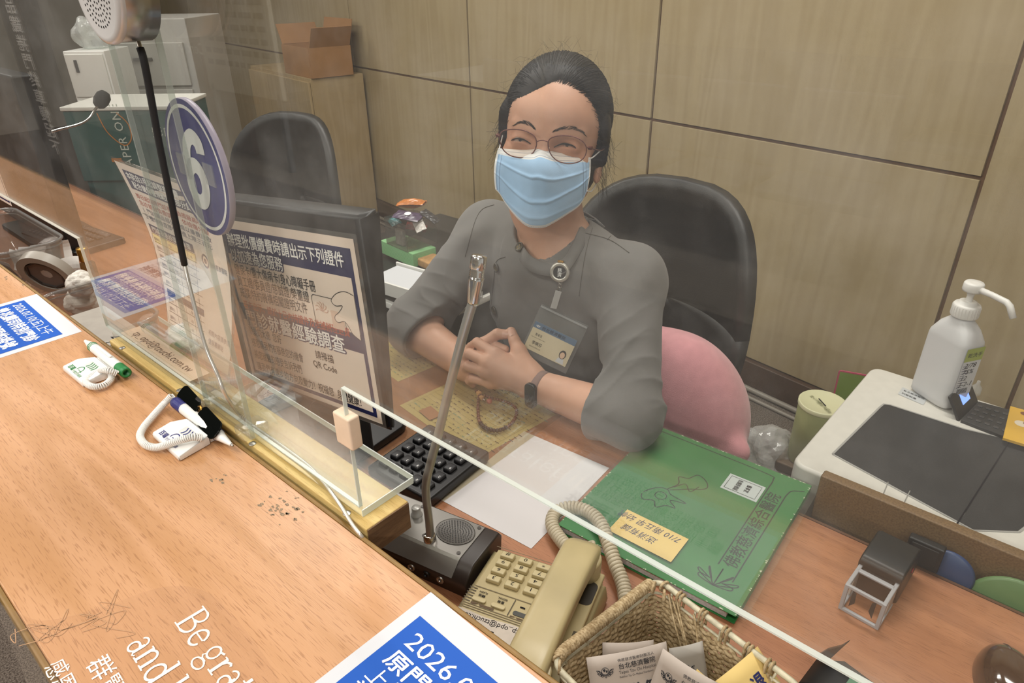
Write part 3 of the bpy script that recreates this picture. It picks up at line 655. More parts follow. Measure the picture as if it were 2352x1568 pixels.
# line drawing of a hand holding a card
ln = lambda pts, w=.0009, cl=False, m=M_ink: b.line([(p[0]*pw, p[1]*ph) for p in spline(pts, 5, cl)], w, z+.001, m)
b.line(rrect(.655*pw, .485*ph, .865*pw, .665*ph, .006), .0009, z+.001, M_ink, closed=True)
for q in range(7): b.line(spline([(.715*pw, .582*ph), (.715*pw+.009*math.cos(q*.52-.1), .582*ph+.010*math.sin(q*.52-.1)), (.715*pw+.013*math.cos(q*.52+.2), .585*ph+.012*math.sin(q*.52+.2))], 4), .0011, z+.0011, mat('card_tint', 'c9a18e', .7))
fr(.775, .50, .855, .60, z+.0009, mat('card_tint2', 'd9bba8', .7))
hand_fill = [(.95, .71), (.90, .722), (.845, .705), (.805, .672), (.795, .65), (.82, .632), (.865, .64), (.835, .60), (.805, .575), (.80, .553), (.82, .54), (.86, .555), (.885, .53), (.905, .495), (.95, .47)]
sp_ = spline([(x*pw, y*ph) for x, y in hand_fill], 5); b.poly([tuple(q) for q in sp_][::-1], z+.0012, MATS['poster_paper']); b.line(sp_, .0010, z+.0014, M_ink)
ln([(.865, .64), (.895, .628), (.915, .60)]); ln([(.86, .60), (.89, .59), (.925, .575)]); ln([(.86, .555), (.89, .575), (.93, .56)]); ln([(.885, .66), (.90, .615), (.895, .57)]); ln([(.82, .553), (.835, .565), (.84, .58)], .0008)
b.build('print', ps)
# fee notice in a clear stand left of the monitor
TL, TR, BR, BL = PY(262, 368, .372), PY(490, 452, .372), PY(552, 852, .352), PY(415, 768, .352)
fs = thing('fee_notice', 'printed fee table notice sagging in a clear stand left of the monitor', 'notice', (-.95, .36, MT))
b = MB(); z = 0; fp = mat('fee_paper', 'e6d8cc', .7, spec=.2); ft = mat('fee_navy', '4a4b63', .7)
for i in range(10):
    for j in range(10): b.quad(i/10, j/10, (i+1)/10, (j+1)/10, 0, fp)
e_ = .002
b.quad(.05, .85, .99, .96, e_, ft); b.text('本院自3月起調整掛號費，部分負擔', .07, .915, .045, 2*e_, M_wprint, width=.85, bold=.02); b.text('配合健保署規範調整部分負擔費用', .1, .865, .045, 2*e_, M_wprint, width=.8, bold=.02)
for i, m in enumerate((M_red, M_red, ft, ft)): b.text(['即日起調降門診部分負擔最高收取', '急診部分負擔調整，依檢傷分級', '1. 門診藥品部分負擔以藥費計收', '2. 檢驗檢查部分負擔上限三百元'][i], .06, .80-.04*i, .034, e_, m, width=.8)
b.quad(.05, .60, .62, .65, e_, ft); b.text('門診及急診部分負擔', .08, .612, .036, 2*e_, M_wprint, width=.5); lotus_pts = circ(.74, .585, .035, 14); b.line(lotus_pts, .012, e_, ft, closed=True); b.poly(circ(.74, .585, .016, 10), e_, ft); b.text('台北慈濟醫院', .79, .565, .036, e_, ft, width=.19); b.text('相關內容請參閱', .68, .16, .034, e_, ft, width=.3); b.text('健保署網站', .68, .11, .034, e_, ft, width=.22)
b.quad(.05, .54, .62, .595, e_, mat('fee_yellow', 'e6d59a', .7)); b.quad(.05, .24, .62, .28, e_, ft)
for y in np.linspace(.06, .595, 12): b.line([(.05, y), (.62, y)], .003, e_*1.5, M_ink)
for x in (.05, .24, .40, .52, .62): b.line([(x, .06), (x, .595)], .004, e_*1.5, M_ink)
for j in range(11):
    for i in range(4): b.text(['醫學中心', '門診', '420', '170'][i], (.06, .26, .42, .54)[i], .07+.0487*j, .022, e_*2, ft)
def warp(m, fn):
    for k, v in enumerate(m.v): m.v[k] = np.array([fn(*q) for q in v])
def fm(u, v, w_):
    p = (TL*v+BL*(1-v))*(1-u)+(TR*v+BR*(1-v))*u; n_ = unit(np.cross(TR-TL, TL-BL)); return p+n_*(w_*.15-.012*math.sin(math.pi*v)*(1-.5*u)+.018*(1-v)**3)
warp(b, fm); b.build('sheet', fs, world=True)
b = MB(); G = np.array([[fm(u, v, -.012) for v in np.linspace(-.02, 1.02, 9)] for u in np.linspace(-.02, 1.02, 5)]); b.grid(G, M_acr, thick=.0015); b.build('stand_back', fs, world=True)
b = MB(); b.box((.02, .017, .003), (.17, .055, .006), M_acr, .001); b.box((.02, .012, .06), (.15, .004, .12), M_acr); b.build('stand_foot', fs)
# second clear pocket with an address strip behind the number disc
b = MB(); TL2, TR2, BR2, BL2 = PY(496, 470, .366), PY(508, 440, .392), PY(584, 852, .372), PY(552, 862, .34)
# gooseneck microphone intercom
IA = math.radians(12)
ic = thing('gooseneck_intercom', 'dark grey intercom box with a chrome gooseneck microphone', 'intercom', rotz(IA, (-.519, .413, DZ)))
b = MB(); body = [(-.042, 0), (.04, 0), (.043, .030), (.036, .040), (-.024, .040), (-.044, .026)]
Mb = T4((-.092, 0, 0), (0, 1, 0), (0, 0, 1), (1, 0, 0)); b.prism(body, 0, .184, mat('intercom_shell', '332c28', .4), Mb, .0025); b.build('case', ic)
b = MB(); top = [(.034, .0408), (-.0235, .0408), (-.0445, .0262)]
b.grid(np.array([[(x, y, z+.0004) for y, z in ((.034, .0408), (-.0235, .0408), (-.0275, .0388), (-.0445, .0265))] for x in np.linspace(-.089, .072, 4)]), mat('intercom_plate', '7b7873', .35, metal=.6), smooth=False, thick=.0012)
for x, y in ((-.08, .028), (.066, .03), (.066, -.018), (-.02, .028), (.012, -.014)): b.poly(circ(x, y, .0026, 10), .0419, mat('screw_dark', '4b4845', .4, metal=.8))
b.build('top_plate', ic)
b = MB(); b.lathe([(0, .0416), (.0245, .0418), (.0262, .0424), (.0262, .0414)], mat('grille_grey', '5c5955', .45, metal=.5), 40, T4((.043, .010, 0), (1, 0, 0), (0, 1, 0), (0, 0, 1)), caps=False, sy=.82)
for k in range(0, 7):
    n = max(1, 6*k)
    for i in range(n): a = 2*math.pi*i/n; b.poly(circ(.043+.0036*k*math.cos(a), .010+.82*.0036*k*math.sin(a), .0009, 6), .0427, M_black)
b.build('speaker_grille', ic)
for x, y, h in ((-.046, .010, .014), (-.018, .012, .013)):
    b = MB(); b.lathe([(.0075, .0405), (.0075, .0425), (.0062, .043), (.0058, .0405+h), (.0052, .0412+h), (0, .0412+h)], mat('knob_grey', 'a9a8a4', .35, metal=.3), 24, T4((x, y, 0), (1, 0, 0), (0, 1, 0)), caps=False); b.build('knob', ic)
b = MB(); b.lathe([(.004, .041), (.004, .044), (.0016, .0445), (.0012, .054), (.002, .056), (0, .0562)], M_chrome, 14, T4((-.066, .022, 0), (1, 0, 0), (0, 1, 0)), caps=False); b.build('toggle_switch', ic)
for x, y, c in ((-.062, -.006, ('led_green', '0f6b33')), (-.03, -.01, ('led_teal', '0d5a55')), (-.083, -.002, ('led_blue', '2a7bff'))):
    b = MB(); b.lathe([(.0024, .0412), (.0024, .0425), (.0012, .0438), (0, .044)], mat(c[0], c[1], .2, emit=6 if c[0] == 'led_blue' else .3), 12, T4((x, y, 0), (1, 0, 0), (0, 1, 0)), caps=False); b.build('indicator_light', ic)
for x, z, m in ((.012, .014, M_steel), (.055, .015, M_steel), (.034, .013, M_black)):
    b = MB(); b.lathe([(.005, 0), (.005, .003), (.003, .003), (.003, .0)], m, 16, T4((x, -.0425, z), (1, 0, 0), (0, 0, 1), (0, -1, 0)), caps=False); b.build('jack_socket', ic)
g0 = np.array([.020, -.012, .041]); Mic = rotz(IA, (-.519, .413, DZ)); Mii = np.linalg.inv(Mic)
gp = [PY(x, y, Y) for x, y, Y in ((990, 1262, .402), (986, 1200, .402), (978, 1120, .404), (990, 1060, .408), (1006, 1000, .412), (1030, 900, .42), (1058, 790, .43), (1078, 720, .437), (1088, 690, .44))]
gp = np.array([(Mii @ np.r_[p, 1])[:3] for p in gp]); g = spline(gp, 14)
b = MB(); d = np.r_[0, np.cumsum(np.linalg.norm(np.diff(g, axis=0), axis=1))]; n = int(d[-1]/.0011); s_ = np.linspace(0, d[-1], n*2); gg = np.stack([np.interp(s_, d, g[:, i]) for i in range(3)], 1)
b.tube(gg, [.0052 if i % 2 else .0044 for i in range(len(gg))], mat('neck_chrome', 'd9d7d2', .36, metal=.8), 12); b.build('gooseneck', ic)
b = MB(); b.tube([gp[0]+(0, 0, -.004), gp[0]+(0, 0, .0), gp[0]+(0, .0, .012), gp[0]+(-.0004, 0, .024), gp[0]+(-.0008, 0, .026)], [.0105, .0095, .0082, .0078, .006], M_chrome, 20); b.build('socket_collar', ic)
h0, h1 = PY(1086, 700, .4395), PY(1101, 586, .452); h0, h1 = [(Mii @ np.r_[p, 1])[:3] for p in (h0, h1)]
b = MB(); hp = [h0+(h1-h0)*k for k in (0, .06, .5, .56, .58, .60, .62, .64, .66, .68, .70, .74, .97, 1)]
b.tube(hp, [.0052, .0062, .0078, .008, .0068, .008, .0068, .008, .0068, .008, .0068, .0082, .0082, .0074], M_chrome, 20); b.build('microphone_head', ic)
# telephone
ph_x, ph_y = unit((-.954, -.304, 0)), unit((.304, -.954, 0)); TP = np.array([-.3475, .386, DZ])
tp = thing('desk_telephone', 'beige push-button desk telephone turned towards the staff', 'telephone', T4(TP, ph_x, ph_y))
M_tel = mat('phone_beige', 'b5a67c', .36, noise=.06, nscale=30); M_key = mat('phone_key', 'c2b48b', .35); M_teld = mat('phone_groove', '4f4532', .6)
# local: x to the reader's right, y away from the reader; base is a wedge higher at the far end
def wz(y): return .033+.012*(y+.1)/.2
W2_, D2, XO = .073, .1, -.011
bm_ = bmesh.new(); v8 = [bm_.verts.new((x+XO, y+.006, z)) for x, y, z in ((-W2_-.004, -D2, 0), (W2_, -D2, 0), (W2_, D2, 0), (-W2_-.004, D2, 0), (-W2_, -D2+.004, wz(-D2)), (W2_-.004, -D2+.004, wz(-D2)), (W2_-.004, D2-.004, wz(D2)), (-W2_, D2-.004, wz(D2)))]
for q in ((3, 2, 1, 0), (4, 5, 6, 7), (0, 1, 5, 4), (1, 2, 6, 5), (2, 3, 7, 6), (3, 0, 4, 7)): bm_.faces.new([v8[i] for i in q])
bmesh.ops.bevel(bm_, geom=bm_.edges[:], offset=.006, segments=3, affect='EDGES')
b = MB(); b.bm(bm_, M_tel, True)
sl = math.atan2(.012, .2); Mt = euler(sl, 0, 0, (0, 0, wz(0)))
gv = mat('groove', '6d6046', .6)
for y in (-.088, -.0195, .0075, .0105, .0135): b.line([(-.032, y), (.056, y)], .0010, .0003, gv, Mt)
for i in range(6):
    for x0, x1 in ((.0475, .057), (-.032, -.022)): b.line([(x0, -.016+i*.0040), (x1, -.016+i*.0040)], .0014, .0003, M_teld, Mt)
for i in range(7): b.line([(-.083, .012+i*.0045), (-.074, .012+i*.0045)], .0015, .0003, M_teld, Mt)
b.line([(.001, -.018), (.001, .006)], .0012, .0003, M_teld, Mt)
rr = random.Random(5)
for x0, x1, y in ((.018, .046, .0055), (-.022, -.002, .0065)):
    u = [(x0+(x1-x0)*i/9, y+rr.uniform(-.0018, .002)) for i in range(10)]; b.poly(u+[(x1, y-.002), (x0, y-.002)], .0004, mat('worn_brown', '5e4a33', .7), Mt)
b.quad(-.0135, -.0115, -.0075, -.0095, .0004, M_ink, Mt)
b.build('base', tp)
# worn address strip
b = MB(); rs = random.Random(2); pl = [(-.020, .0165), (.02, .0185), (.052, .0165), (.0565, .022), (.056, .046), (.02, .045), (-.018, .046), (-.026, .034)]
b.poly([(p[0]+rs.uniform(-.001, .001), p[1]) for p in spline(pl, 4, True)][::-1], .0006, mat('strip_paper', 'c4b9ab', .6, noise=.1), Mt); 
Mq = Mt
b.text('tp_opd@tzuchi.com.tw', -.019, .0205, .0095, .0009, M_ink, Mq, width=.082); b.text('E-mail 信箱', .004, .033, .0095, .0009, M_ink, Mq, width=.044)
b.build('address_strip', tp)
labs = ['1', '2', '3', '4', '5', '6', '7', '8', '9', '*', '0', '#']
for i, s in enumerate(labs):
    c_, r_ = i % 3, i//3; x, y = -.0105+c_*.0232, -.0345-r_*.0137
    b = MB(); b.box((x, y, .0022), (.0178, .0098, .0052), M_key, .0013, 2, M=Mt, taper=.92); b.text(s, x, y-.0028, .0074, .00485, M_ink, Mt, align='C', sx=1.25, bold=.01); b.build('key', tp)
for x, s, s2 in ((.0385, '轉接', 'FLASH'), (.015, '重撥', 'REDIAL')):
    b = MB(); b.prism(rrect(x-.0085, -.0035, x+.0085, .0025, .0028), 0, .0025, M_key, Mt, .0008); b.text(s, x, -.0098, .0042, .0004, M_ink, Mt, align='C', bold=.02); b.text(s2, x, -.0145, .0036, .0004, M_ink, Mt, align='C', bold=.02); b.build('function_key', tp)
b = MB(); b.prism(rrect(-.0195, -.0035, -.003, .0025, .0028), -.0003, .0005, mat('lamp_window', '4a4a46', .3), Mt); b.build('message_lamp', tp)
# cradle beside the keypad, cut-out hook well and handset
b = MB(); b.box((-.060, .004, .006), (.044, .185, .006), M_tel, .002, M=Mt); b.prism(rrect(-.0805, -.070, -.050, -.034, .007), .0089, .0095, mat('cradle_well', '2b251b', .5), Mt); b.prism([(-.080, .004), (-.0745, .004), (-.0745, .011)], .0089, .0094, M_teld, Mt); b.build('cradle', tp)
def curve_sec(path, secs, m, nb=16):
    """sweep of rounded rectangles: secs = (half width, half height)"""
    P = np.array(path, float); V = []; t_ = np.gradient(P, axis=0); t_ /= np.linalg.norm(t_, axis=1)[:, None]; F = []
    for i in range(len(P)):
        a = unit(np.cross(t_[i], (0, 0, 1.))); u = np.cross(a, t_[i]); hw, hh = secs[i]
        for k in range(nb):
            q = 2*math.pi*(k+.5)/nb; cx, sx_ = math.cos(q), math.sin(q); sgn = lambda v: (abs(v)**.45)*(1 if v > 0 else -1); V.append(P[i]+a*hw*sgn(cx)+u*hh*sgn(sx_))
    for i in range(len(P)-1):
        for k in range(nb): F.append((i*nb+k, i*nb+(k+1) % nb, (i+1)*nb+(k+1) % nb, (i+1)*nb+k))
    F.append(tuple(range(nb))[::-1]); F.append(tuple((len(P)-1)*nb+k for k in range(nb)))
    bm__ = bmesh.new(); q = [bm__.verts.new(v) for v in V]
    for f_ in F: bm__.faces.new([q[i] for i in f_])
    bmesh.ops.recalc_face_normals(bm__, faces=bm__.faces[:]); return bm__
hx = -.053
hpth = [(hx, -.098, .058), (hx, -.092, .064), (hx, -.080, .069), (hx, -.06, .074), (hx, -.03, .078), (hx, 0, .080), (hx, .03, .081), (hx, .06, .081), (hx, .085, .079), (hx, .098, .075), (hx, .104, .068)]
hsec = [(.017, .006), (.021, .013), (.022, .016), (.0215, .013), (.021, .0115), (.021, .011), (.021, .011), (.0215, .0125), (.022, .015), (.0215, .013), (.018, .006)]
b = MB(); b.bm(curve_sec(hpth, hsec, M_tel, 20), M_tel, True)
for y, z0 in ((-.082, .03), (.082, .042)): b.lathe([(.017, z0+.012), (.0205, z0+.014), (.021, z0+.034), (.019, z0+.04)], M_tel, 24, T4((hx-.004, y, 0), (1, 0, 0), (0, 1, 0)))
b.build('handset', tp)
Mtp = T4(TP, ph_x, ph_y); Mtpi = np.linalg.inv(Mtp)
cp_ = [PZ(1357, 1268, DZ+.062)]+[PZ(x, y, z) for x, y, z in ((1362, 1245, DZ+.05), (1335, 1255, DZ+.03), (1312, 1262, DZ+.02), (1285, 1235, DZ+.014), (1268, 1205, DZ+.013), (1275, 1178, DZ+.014), (1305, 1165, DZ+.02), (1345, 1172, DZ+.026), (1378, 1200, DZ+.028), (1398, 1250, DZ+.024), (1415, 1300, DZ+.018), (1432, 1345, DZ+.014), (1440, 1400, DZ+.014))]
cp_ = np.array([(Mtpi @ np.r_[p, 1])[:3] for p in cp_])
b = MB(); Lc = np.sum(np.linalg.norm(np.diff(spline(cp_[2:], 20), axis=0), axis=1)); coil(cp_[2:], .0068, Lc/.0052, .0026, mat('phone_cord', 'bfb49c', .45), b, 7, 14)
b.tube(spline(cp_[:3], 8), .0026, mat('phone_cord', ''), 8); b.tube(spline([cp_[2], cp_[0]+(.012, .0, -.0), cp_[0]], 8), .0024, mat('phone_cord', ''), 8); b.build('coiled_cord', tp)
# blank sheet of paper
def sheet(name, label, cat, pts, z, m, thick=.0003, curl=0, group=None, deco=None):
    o = PZ(*pts[0], z); x_ = PZ(*pts[1], z); y_ = PZ(*pts[2], z); M, w, h = rect_frame(o, x_, y_); b = MB(); b.box((w/2, h/2, thick/2), (w, h, thick), m)
    if deco: deco(b, w, h, thick+.0002)
    return one(b, name, label, cat, R=M, group=group)
sheet('blank_paper', 'blank white sheet of paper on the desk beside the intercom', 'paper', ((1011, 1147), (1220, 1260), (1228, 1002)), DZ+.0003, mat('blank_white', 'cfcccc', .8))
# green document folder with its label, and a handwritten note on it
FM, FW, FH = rect_frame(PZ(1281, 1203, DZ+.014), PZ(1690, 1415, DZ+.014), PZ(1550, 994, DZ+.014)); FM[2, 3] = DZ+.0005
fo = thing('document_folder', 'worn green document folder in a clear sleeve', 'folder', FM)
M_fg = mat('folder_green', '2f7a3c', .5, noise=.12, nscale=12)
b = MB(); b.box((FW/2, FH/2, .0125), (FW, FH, .001), M_fg, .0004, 1); b.box((FW/2, FH/2, .0006), (FW, FH, .001), M_fg, .0004, 1); b.box((FW/2, FH-.0006, .0065), (FW, .0012, .012), M_fg)
wl = mat('folder_worn', 'c7cbb4', .8); rs = random.Random(8)
for i in range(90):
    u = rs.random(); p = (u*FW, rs.choice((.0006, FH-.0006))) if i % 2 else (rs.choice((.0006, FW-.0006)), u*FH); r = rs.uniform(.0006, .0022)
    b.poly([(min(max(p[0]+r*rs.uniform(.4, 1.6)*math.cos(q), 0), FW), min(max(p[1]+r*rs.uniform(.3, 1)*math.sin(q), 0), FH)) for q in np.linspace(0, 2*math.pi, 8)[:-1]], .01305, wl)
b.build('cover', fo)
b = MB(); z = .0132; fi = mat('folder_ink', '15231b', .7); w_ = FW
# printed frame, title, and lotus sketch; the page reads from the far side
bl_ = lambda pts, w=.0017, cl=False: b.line(spline(pts, 6, cl), w, z, fi)
bl_([(.008, FH-.010), (.10, FH-.011), (.186, FH-.013), (.196, FH-.020), (.197, FH-.036)]); b.line([(.197, FH-.036), (.197, .062)], .0017, z, fi)
b.line([(.222, .045), (.222, FH-.045)], .0017, z, fi); bl_([(.222, FH-.045), (.225, FH-.030), (.236, FH-.022), (FW-.004, FH-.020)])
b.text('佛教慈濟綜合醫院', .2165, .066, .0205, z, fi, rot=math.pi/2, width=FH-.115, bold=.012)
lo = lambda cx, cy, s: [b.line(spline([(cx, cy-s*.4), (cx+s*a, cy+s*h), (cx+s*a*1.1, cy+s*(h+.25)), (cx+s*a*.4, cy)], 6), .0016, z, fi) for a, h in ((-1, .1), (-.6, .5), (0, .75), (.6, .5), (1, .1), (-.85, -.25), (.85, -.25))]
lo(.205, .036, .022)
cl_ = [(.085, .150), (.092, .17), (.086, .185), (.098, .19), (.106, .205), (.12, .2), (.128, .188), (.122, .178), (.11, .17)]
b.line(spline(cl_, 6, True), .0015, z, fi); b.line(spline([(.09, .16), (.10, .176), (.112, .165), (.118, .182)], 6), .0013, z, fi)
bd = [(.06, .125), (.072, .146), (.085, .15), (.094, .143), (.118, .139), (.098, .132), (.11, .122), (.098, .119), (.088, .108), (.08, .118), (.066, .112)]
b.line(spline(bd, 5, True), .0015, z, fi); b.line(circ(.083, .133, .008, 16), .0013, z, fi, closed=True)
b.build('cover_print', fo)
b = MB(); lx, ly = .142, FH-.082; b.box((lx+.026, ly+.019, .0133), (.052, .038, .0005), M_paper); 
for q, s in ((.004, 1),): b.line([(lx+q, ly+q), (lx+.052-q, ly+q), (lx+.052-q, ly+.038-q), (lx+q, ly+.038-q)], .0008, .0138, M_ink, closed=True)
for i, s in enumerate(('醫事室', '批價掛號組')): b.text(s, lx+.030-i*.014, ly+.032-(.004 if i == 0 else 0), .0075, .0138, M_ink, rot=-math.pi/2, bold=.02, width=(.017, .026)[i])
b.build('white_label', fo)
b = MB(); b.box((FW/2-.004, FH/2-.002, .0066), (FW-.014, FH-.008, .0095), mat('page_edges', 'c9cacb', .8, noise=.2, nscale=400)); b.build('pages', fo)
b = MB(); b.box((FW/2+.004, FH/2, .0148), (FW+.014, FH+.001, .0004), clear('sleeve_film', 'fbfdfb', rough=.28, ior=1.3, body=.01), .0001, 1); b.build('sleeve', fo)
def hand(b, w, h, z):
    for i, (s, y) in enumerate((('7/10 南丘早 幼帆', .010), ('送消有誠', .030))): b.text(s, w-.006 if i == 0 else w-.03, h-y+.004, .0135, z, mat('pen_ink', '2b3050', .6), rot=math.pi, sx=.9, shear=.25)
sheet('handwritten_note', 'yellow handwritten note lying on the green folder', 'note', ((1397, 1217), (1541, 1291), (1449, 1174)), DZ+.0162, mat('note_yellow', 'dcc07a', .8), deco=hand)
# ---------------------------------------------------------------- woven basket with leaflets and notes
M_rope = mat('sisal_rope', 'c6b18c', .85, col2='9c8560', nscale=260, bump=.6, bscale=500); M_wire = mat('cream_wire', 'cfc8ac', .45, noise=.25, nscale=120)
bk0 = PZ(1265, 1518, DZ+.085); bk1 = PZ(1508, 1328, DZ+.085); by = unit((bk1-bk0)*[1, 1, 0]); bx = np.array([by[1], -by[0], 0])
BM = T4((bk0[0], bk0[1], DZ), bx, by); BWX, BWY, BH = .172, np.linalg.norm((bk1-bk0)[:2]), .085
bk = thing('woven_basket', 'woven sisal basket on a cream wire frame, holding leaflets', 'basket', BM)
def bloop(z, inset, n=46):
    k = .86+.14*z/BH; cx, cy = BWX/2, BWY/2; w_, h_ = BWX*k/2-inset, BWY*k/2-inset
    p = rrect(cx-w_, cy-h_, cx+w_, cy+h_, .014, 6); P = np.array([(x, y, z) for x, y in p])
    q = np.vstack([P, P[:1]]); d = np.r_[0, np.cumsum(np.linalg.norm(np.diff(q, axis=0), axis=1))]; s = np.linspace(0, d[-1], n*4+1)[:-1]
    return np.stack([np.interp(s, d, q[:, i]) for i in range(3)], 1)
b = MB(); rows = 21; rs = np.random.RandomState(4)
for r in range(rows):
    z = .004+r*(BH-.020)/(rows-1); L = bloop(z, .002); n = len(L); c = np.array([BWX/2, BWY/2, z]); out = L-c; out[:, 2] = 0; out /= np.linalg.norm(out, axis=1)[:, None]
    w_ = np.sin(np.arange(n)*math.pi/3+(r % 2)*math.pi); L = L+out*(.0016*w_)[:, None]; L[:, 2] += .0007*np.cos(np.arange(n)*.9+r)+rs.normal(0, .0004, n)
    b.tube(L, .0023+.0003*np.sin(np.arange(n)*2.1), M_rope, 6, closed=True)
b.build('woven_wall', bk)
b = MB(); b.prism(rrect(BWX*.07, BWY*.07, BWX*.93, BWY*.93, .01), 0, .004, M_rope); b.build('bottom', bk)
b = MB(); L = bloop(BH, 0); b.tube(L, .0031, M_wire, 8, closed=True); b.tube(bloop(BH-.012, .0005), .0016, M_wire, 6, closed=True)
for i in range(0, len(L), 9): b.tube([bloop(.002, .001)[i], bloop(BH-.012, .001)[i], L[i]], .0013, M_wire, 6)
b.build('wire_frame', bk)
# rope lashing wound round the left rim, sparse ties round the others
b = MB(); Lc = bloop(BH, 0, 300); idx = [i for i in range(len(Lc)) if Lc[i][0] < .02 and .006 < Lc[i][1] < BWY-.006]
P = Lc[idx]; P = P[np.argsort(P[:, 1])]; coil(P[::max(1, len(P)//12)], .0046, 46, .0019, M_rope, b, 6, 10); b.build('rope_lashing', bk)
rs = random.Random(6)
def tie(p, tx, ln=.018):
    b = MB()
    for o_ in (-.0022, .0022):
        q = np.array(p)+np.array(tx)*o_; n_ = np.cross(tx, (0, 0, 1.)); b.tube(spline([q-n_*.003+(0, 0, -ln), q-n_*.004, q+(0, 0, .0045), q+n_*.004, q+n_*.003+(0, 0, -ln)], 5), .0016, M_rope, 6)
    b.build('rope_tie', bk)
for x in (.03, .058, .088, .115, .14): tie((x+rs.uniform(-.004, .004), BWY, BH), (1., 0, 0))
for y in (.04, .08, .12): tie((BWX, y, BH), (0, 1., 0))
for x, y in ((.006, BWY-.012), (.012, BWY-.002), (.02, BWY-.012), (.003, .008), (.010, .002)):
    a = rs.uniform(0, 3); c = np.array([x, y, BH]); b = MB(); b.tube([c+np.array([.0055*math.cos(q)*math.cos(a), .0055*math.cos(q)*math.sin(a), .0055*math.sin(q)]) for q in np.linspace(0, 2*math.pi, 13)[:-1]], .0016, M_rope, 6, closed=True); b.build('rope_knot', bk)
for i in range(5):
    b = MB(); p0 = np.array([rs.uniform(.01, .06), BWY-.004, BH-.004]); b.tube(spline([p0, p0+(rs.uniform(.01, .03), -.012, -.02), p0+(rs.uniform(.02, .05), -.02, -.045)], 8), .0011, M_rope, 5); b.build('rope_end', bk)
# leaflets: thin bent sheets standing in the basket
M_leaf = mat('leaflet_paper', 'cfc3b8', .8); M_lp = mat('leaflet_print', '3a3c42', .8)
def leaflet(label, tl, tr, dn, m, bend=.004, deco=None, name='paper_leaflet', cat='leaflet', group='leaflets in the basket', h=.075):
    """tl, tr: the two upper corners (pixel, height over desk); dn: direction the sheet drops"""
    a, c = PZ(tl[0], tl[1], DZ+tl[2]), PZ(tr[0], tr[1], DZ+tr[2]); x_ = unit(c-a); w = np.linalg.norm(c-a); dn = np.array(dn, float); y_ = -unit(dn-x_*np.dot(dn, x_)); o = a-y_*h
    M = T4(o, x_, y_); b = MB(); nx, ny = 9, 7
    f_ = lambda u, v, z: (u*w, v*h, z+bend*math.sin(math.pi*u)+bend*.6*v*v)
    b.grid(np.array([[f_(u, v, 0) for v in np.linspace(0, 1, ny)] for u in np.linspace(0, 1, nx)]), m, thick=.0003)
    if deco:
        d = MB(); deco(d, w, h); 
        for k in range(len(d.v)): d.v[k] = np.array([f_(q[0]/w, q[1]/h, .0008+q[2]) for q in d.v[k]])
        nb = b.n; b.v += d.v
        for fq, mi in zip(d.f, d.m): b.f.append(tuple(i+nb for i in fq)); b.m.append(b.mi(d.mats[mi])); b.sm.append(False)
        b.n += d.n
    return one(b, name, label, cat, R=M, group=group)
def lotus(b, cx, cy, s, m, z=0):
    # globe cradled by two rows of open petals
    gy = cy+s*.18; b.line(circ(cx, gy, s*.46, 18), s*.07, z, m, closed=True); b.poly(spline([(cx-s*.28, gy+s*.18), (cx-s*.02, gy+s*.30), (cx+s*.05, gy+s*.08), (cx-s*.12, gy-s*.10)], 3, True), z, m); b.poly(spline([(cx+s*.12, gy+s*.05), (cx+s*.32, gy+s*.10), (cx+s*.26, gy-s*.20), (cx+s*.10, gy-s*.18)], 3, True), z, m)
    for row, (n_, r0, r1, k) in enumerate(((7, .50, 1.10, .15), (6, .45, .85, .12))):
        for a in np.linspace(-1.75, 1.75, n_):
            d = np.array([math.sin(a), -math.cos(a)*.62]); n2 = np.array([-d[1], d[0]]); c0 = np.array([cx, cy-s*.02]); up_ = np.array([0, .28*abs(math.sin(a))])
            q = [c0+d*s*r0, c0+d*s*(r0+r1)/2+n2*s*k, c0+(d*r1+up_)*s, c0+d*s*(r0+r1)/2-n2*s*k]; b.line(spline(q, 4, True), s*.07, z, m, closed=True)
def dA(b, w, h):
    lotus(b, .016, h-.017, .0075, M_lp); b.text('佛教慈濟醫療財團法人', .029, h-.0085, .0036, 0, M_lp, width=.037); b.text('台北慈濟醫院', .029, h-.0155, .0062, 0, M_lp, width=.037, bold=.01)
    b.text('Taipei Tzu Chi Hospital', .029, h-.0205, .0042, 0, M_lp, width=.037); b.text('Buddhist Tzu Chi Medical Foundation', .029, h-.0245, .0028, 0, M_lp, width=.034); b.text('批價', .034, h-.046, .017, 0, M_lp, width=.034, bold=.03)
def dB(b, w, h):
    lotus(b, .014, h-.022, .0075, M_lp); b.text('佛教慈濟', .026, h-.012, .0042, 0, M_lp, width=.016); b.text('台北慈濟醫院', .026, h-.020, .006, 0, M_lp, width=.03); b.text('批價', .02, h-.05, .016, 0, M_lp, bold=.03)
leaflet('paper leaflet with a printed lotus crest at the left of the basket', (1345, 1507, .074), (1528, 1470, .080), (.12, -.30, -.5), M_leaf, .004, dA)
leaflet('paper leaflet overlapping in front of the crested one in the basket', (1525, 1487, .090), (1650, 1566, .088), (-.35, -.30, -.55), M_leaf, .003, dB, h=.09)
leaflet('grey-white leaflet leaning at the back of the basket', (1535, 1487, .066), (1612, 1470, .068), (.2, -.3, -.6), mat('leaflet_grey', 'b7b2aa', .8), .002, lambda b, w, h: lotus(b, .014, h-.024, .008, M_lp))
leaflet('blank cream leaflet behind the crested one in the basket', (1383, 1472, .070), (1500, 1466, .070), (.1, -.2, -.6), M_leaf, .003)
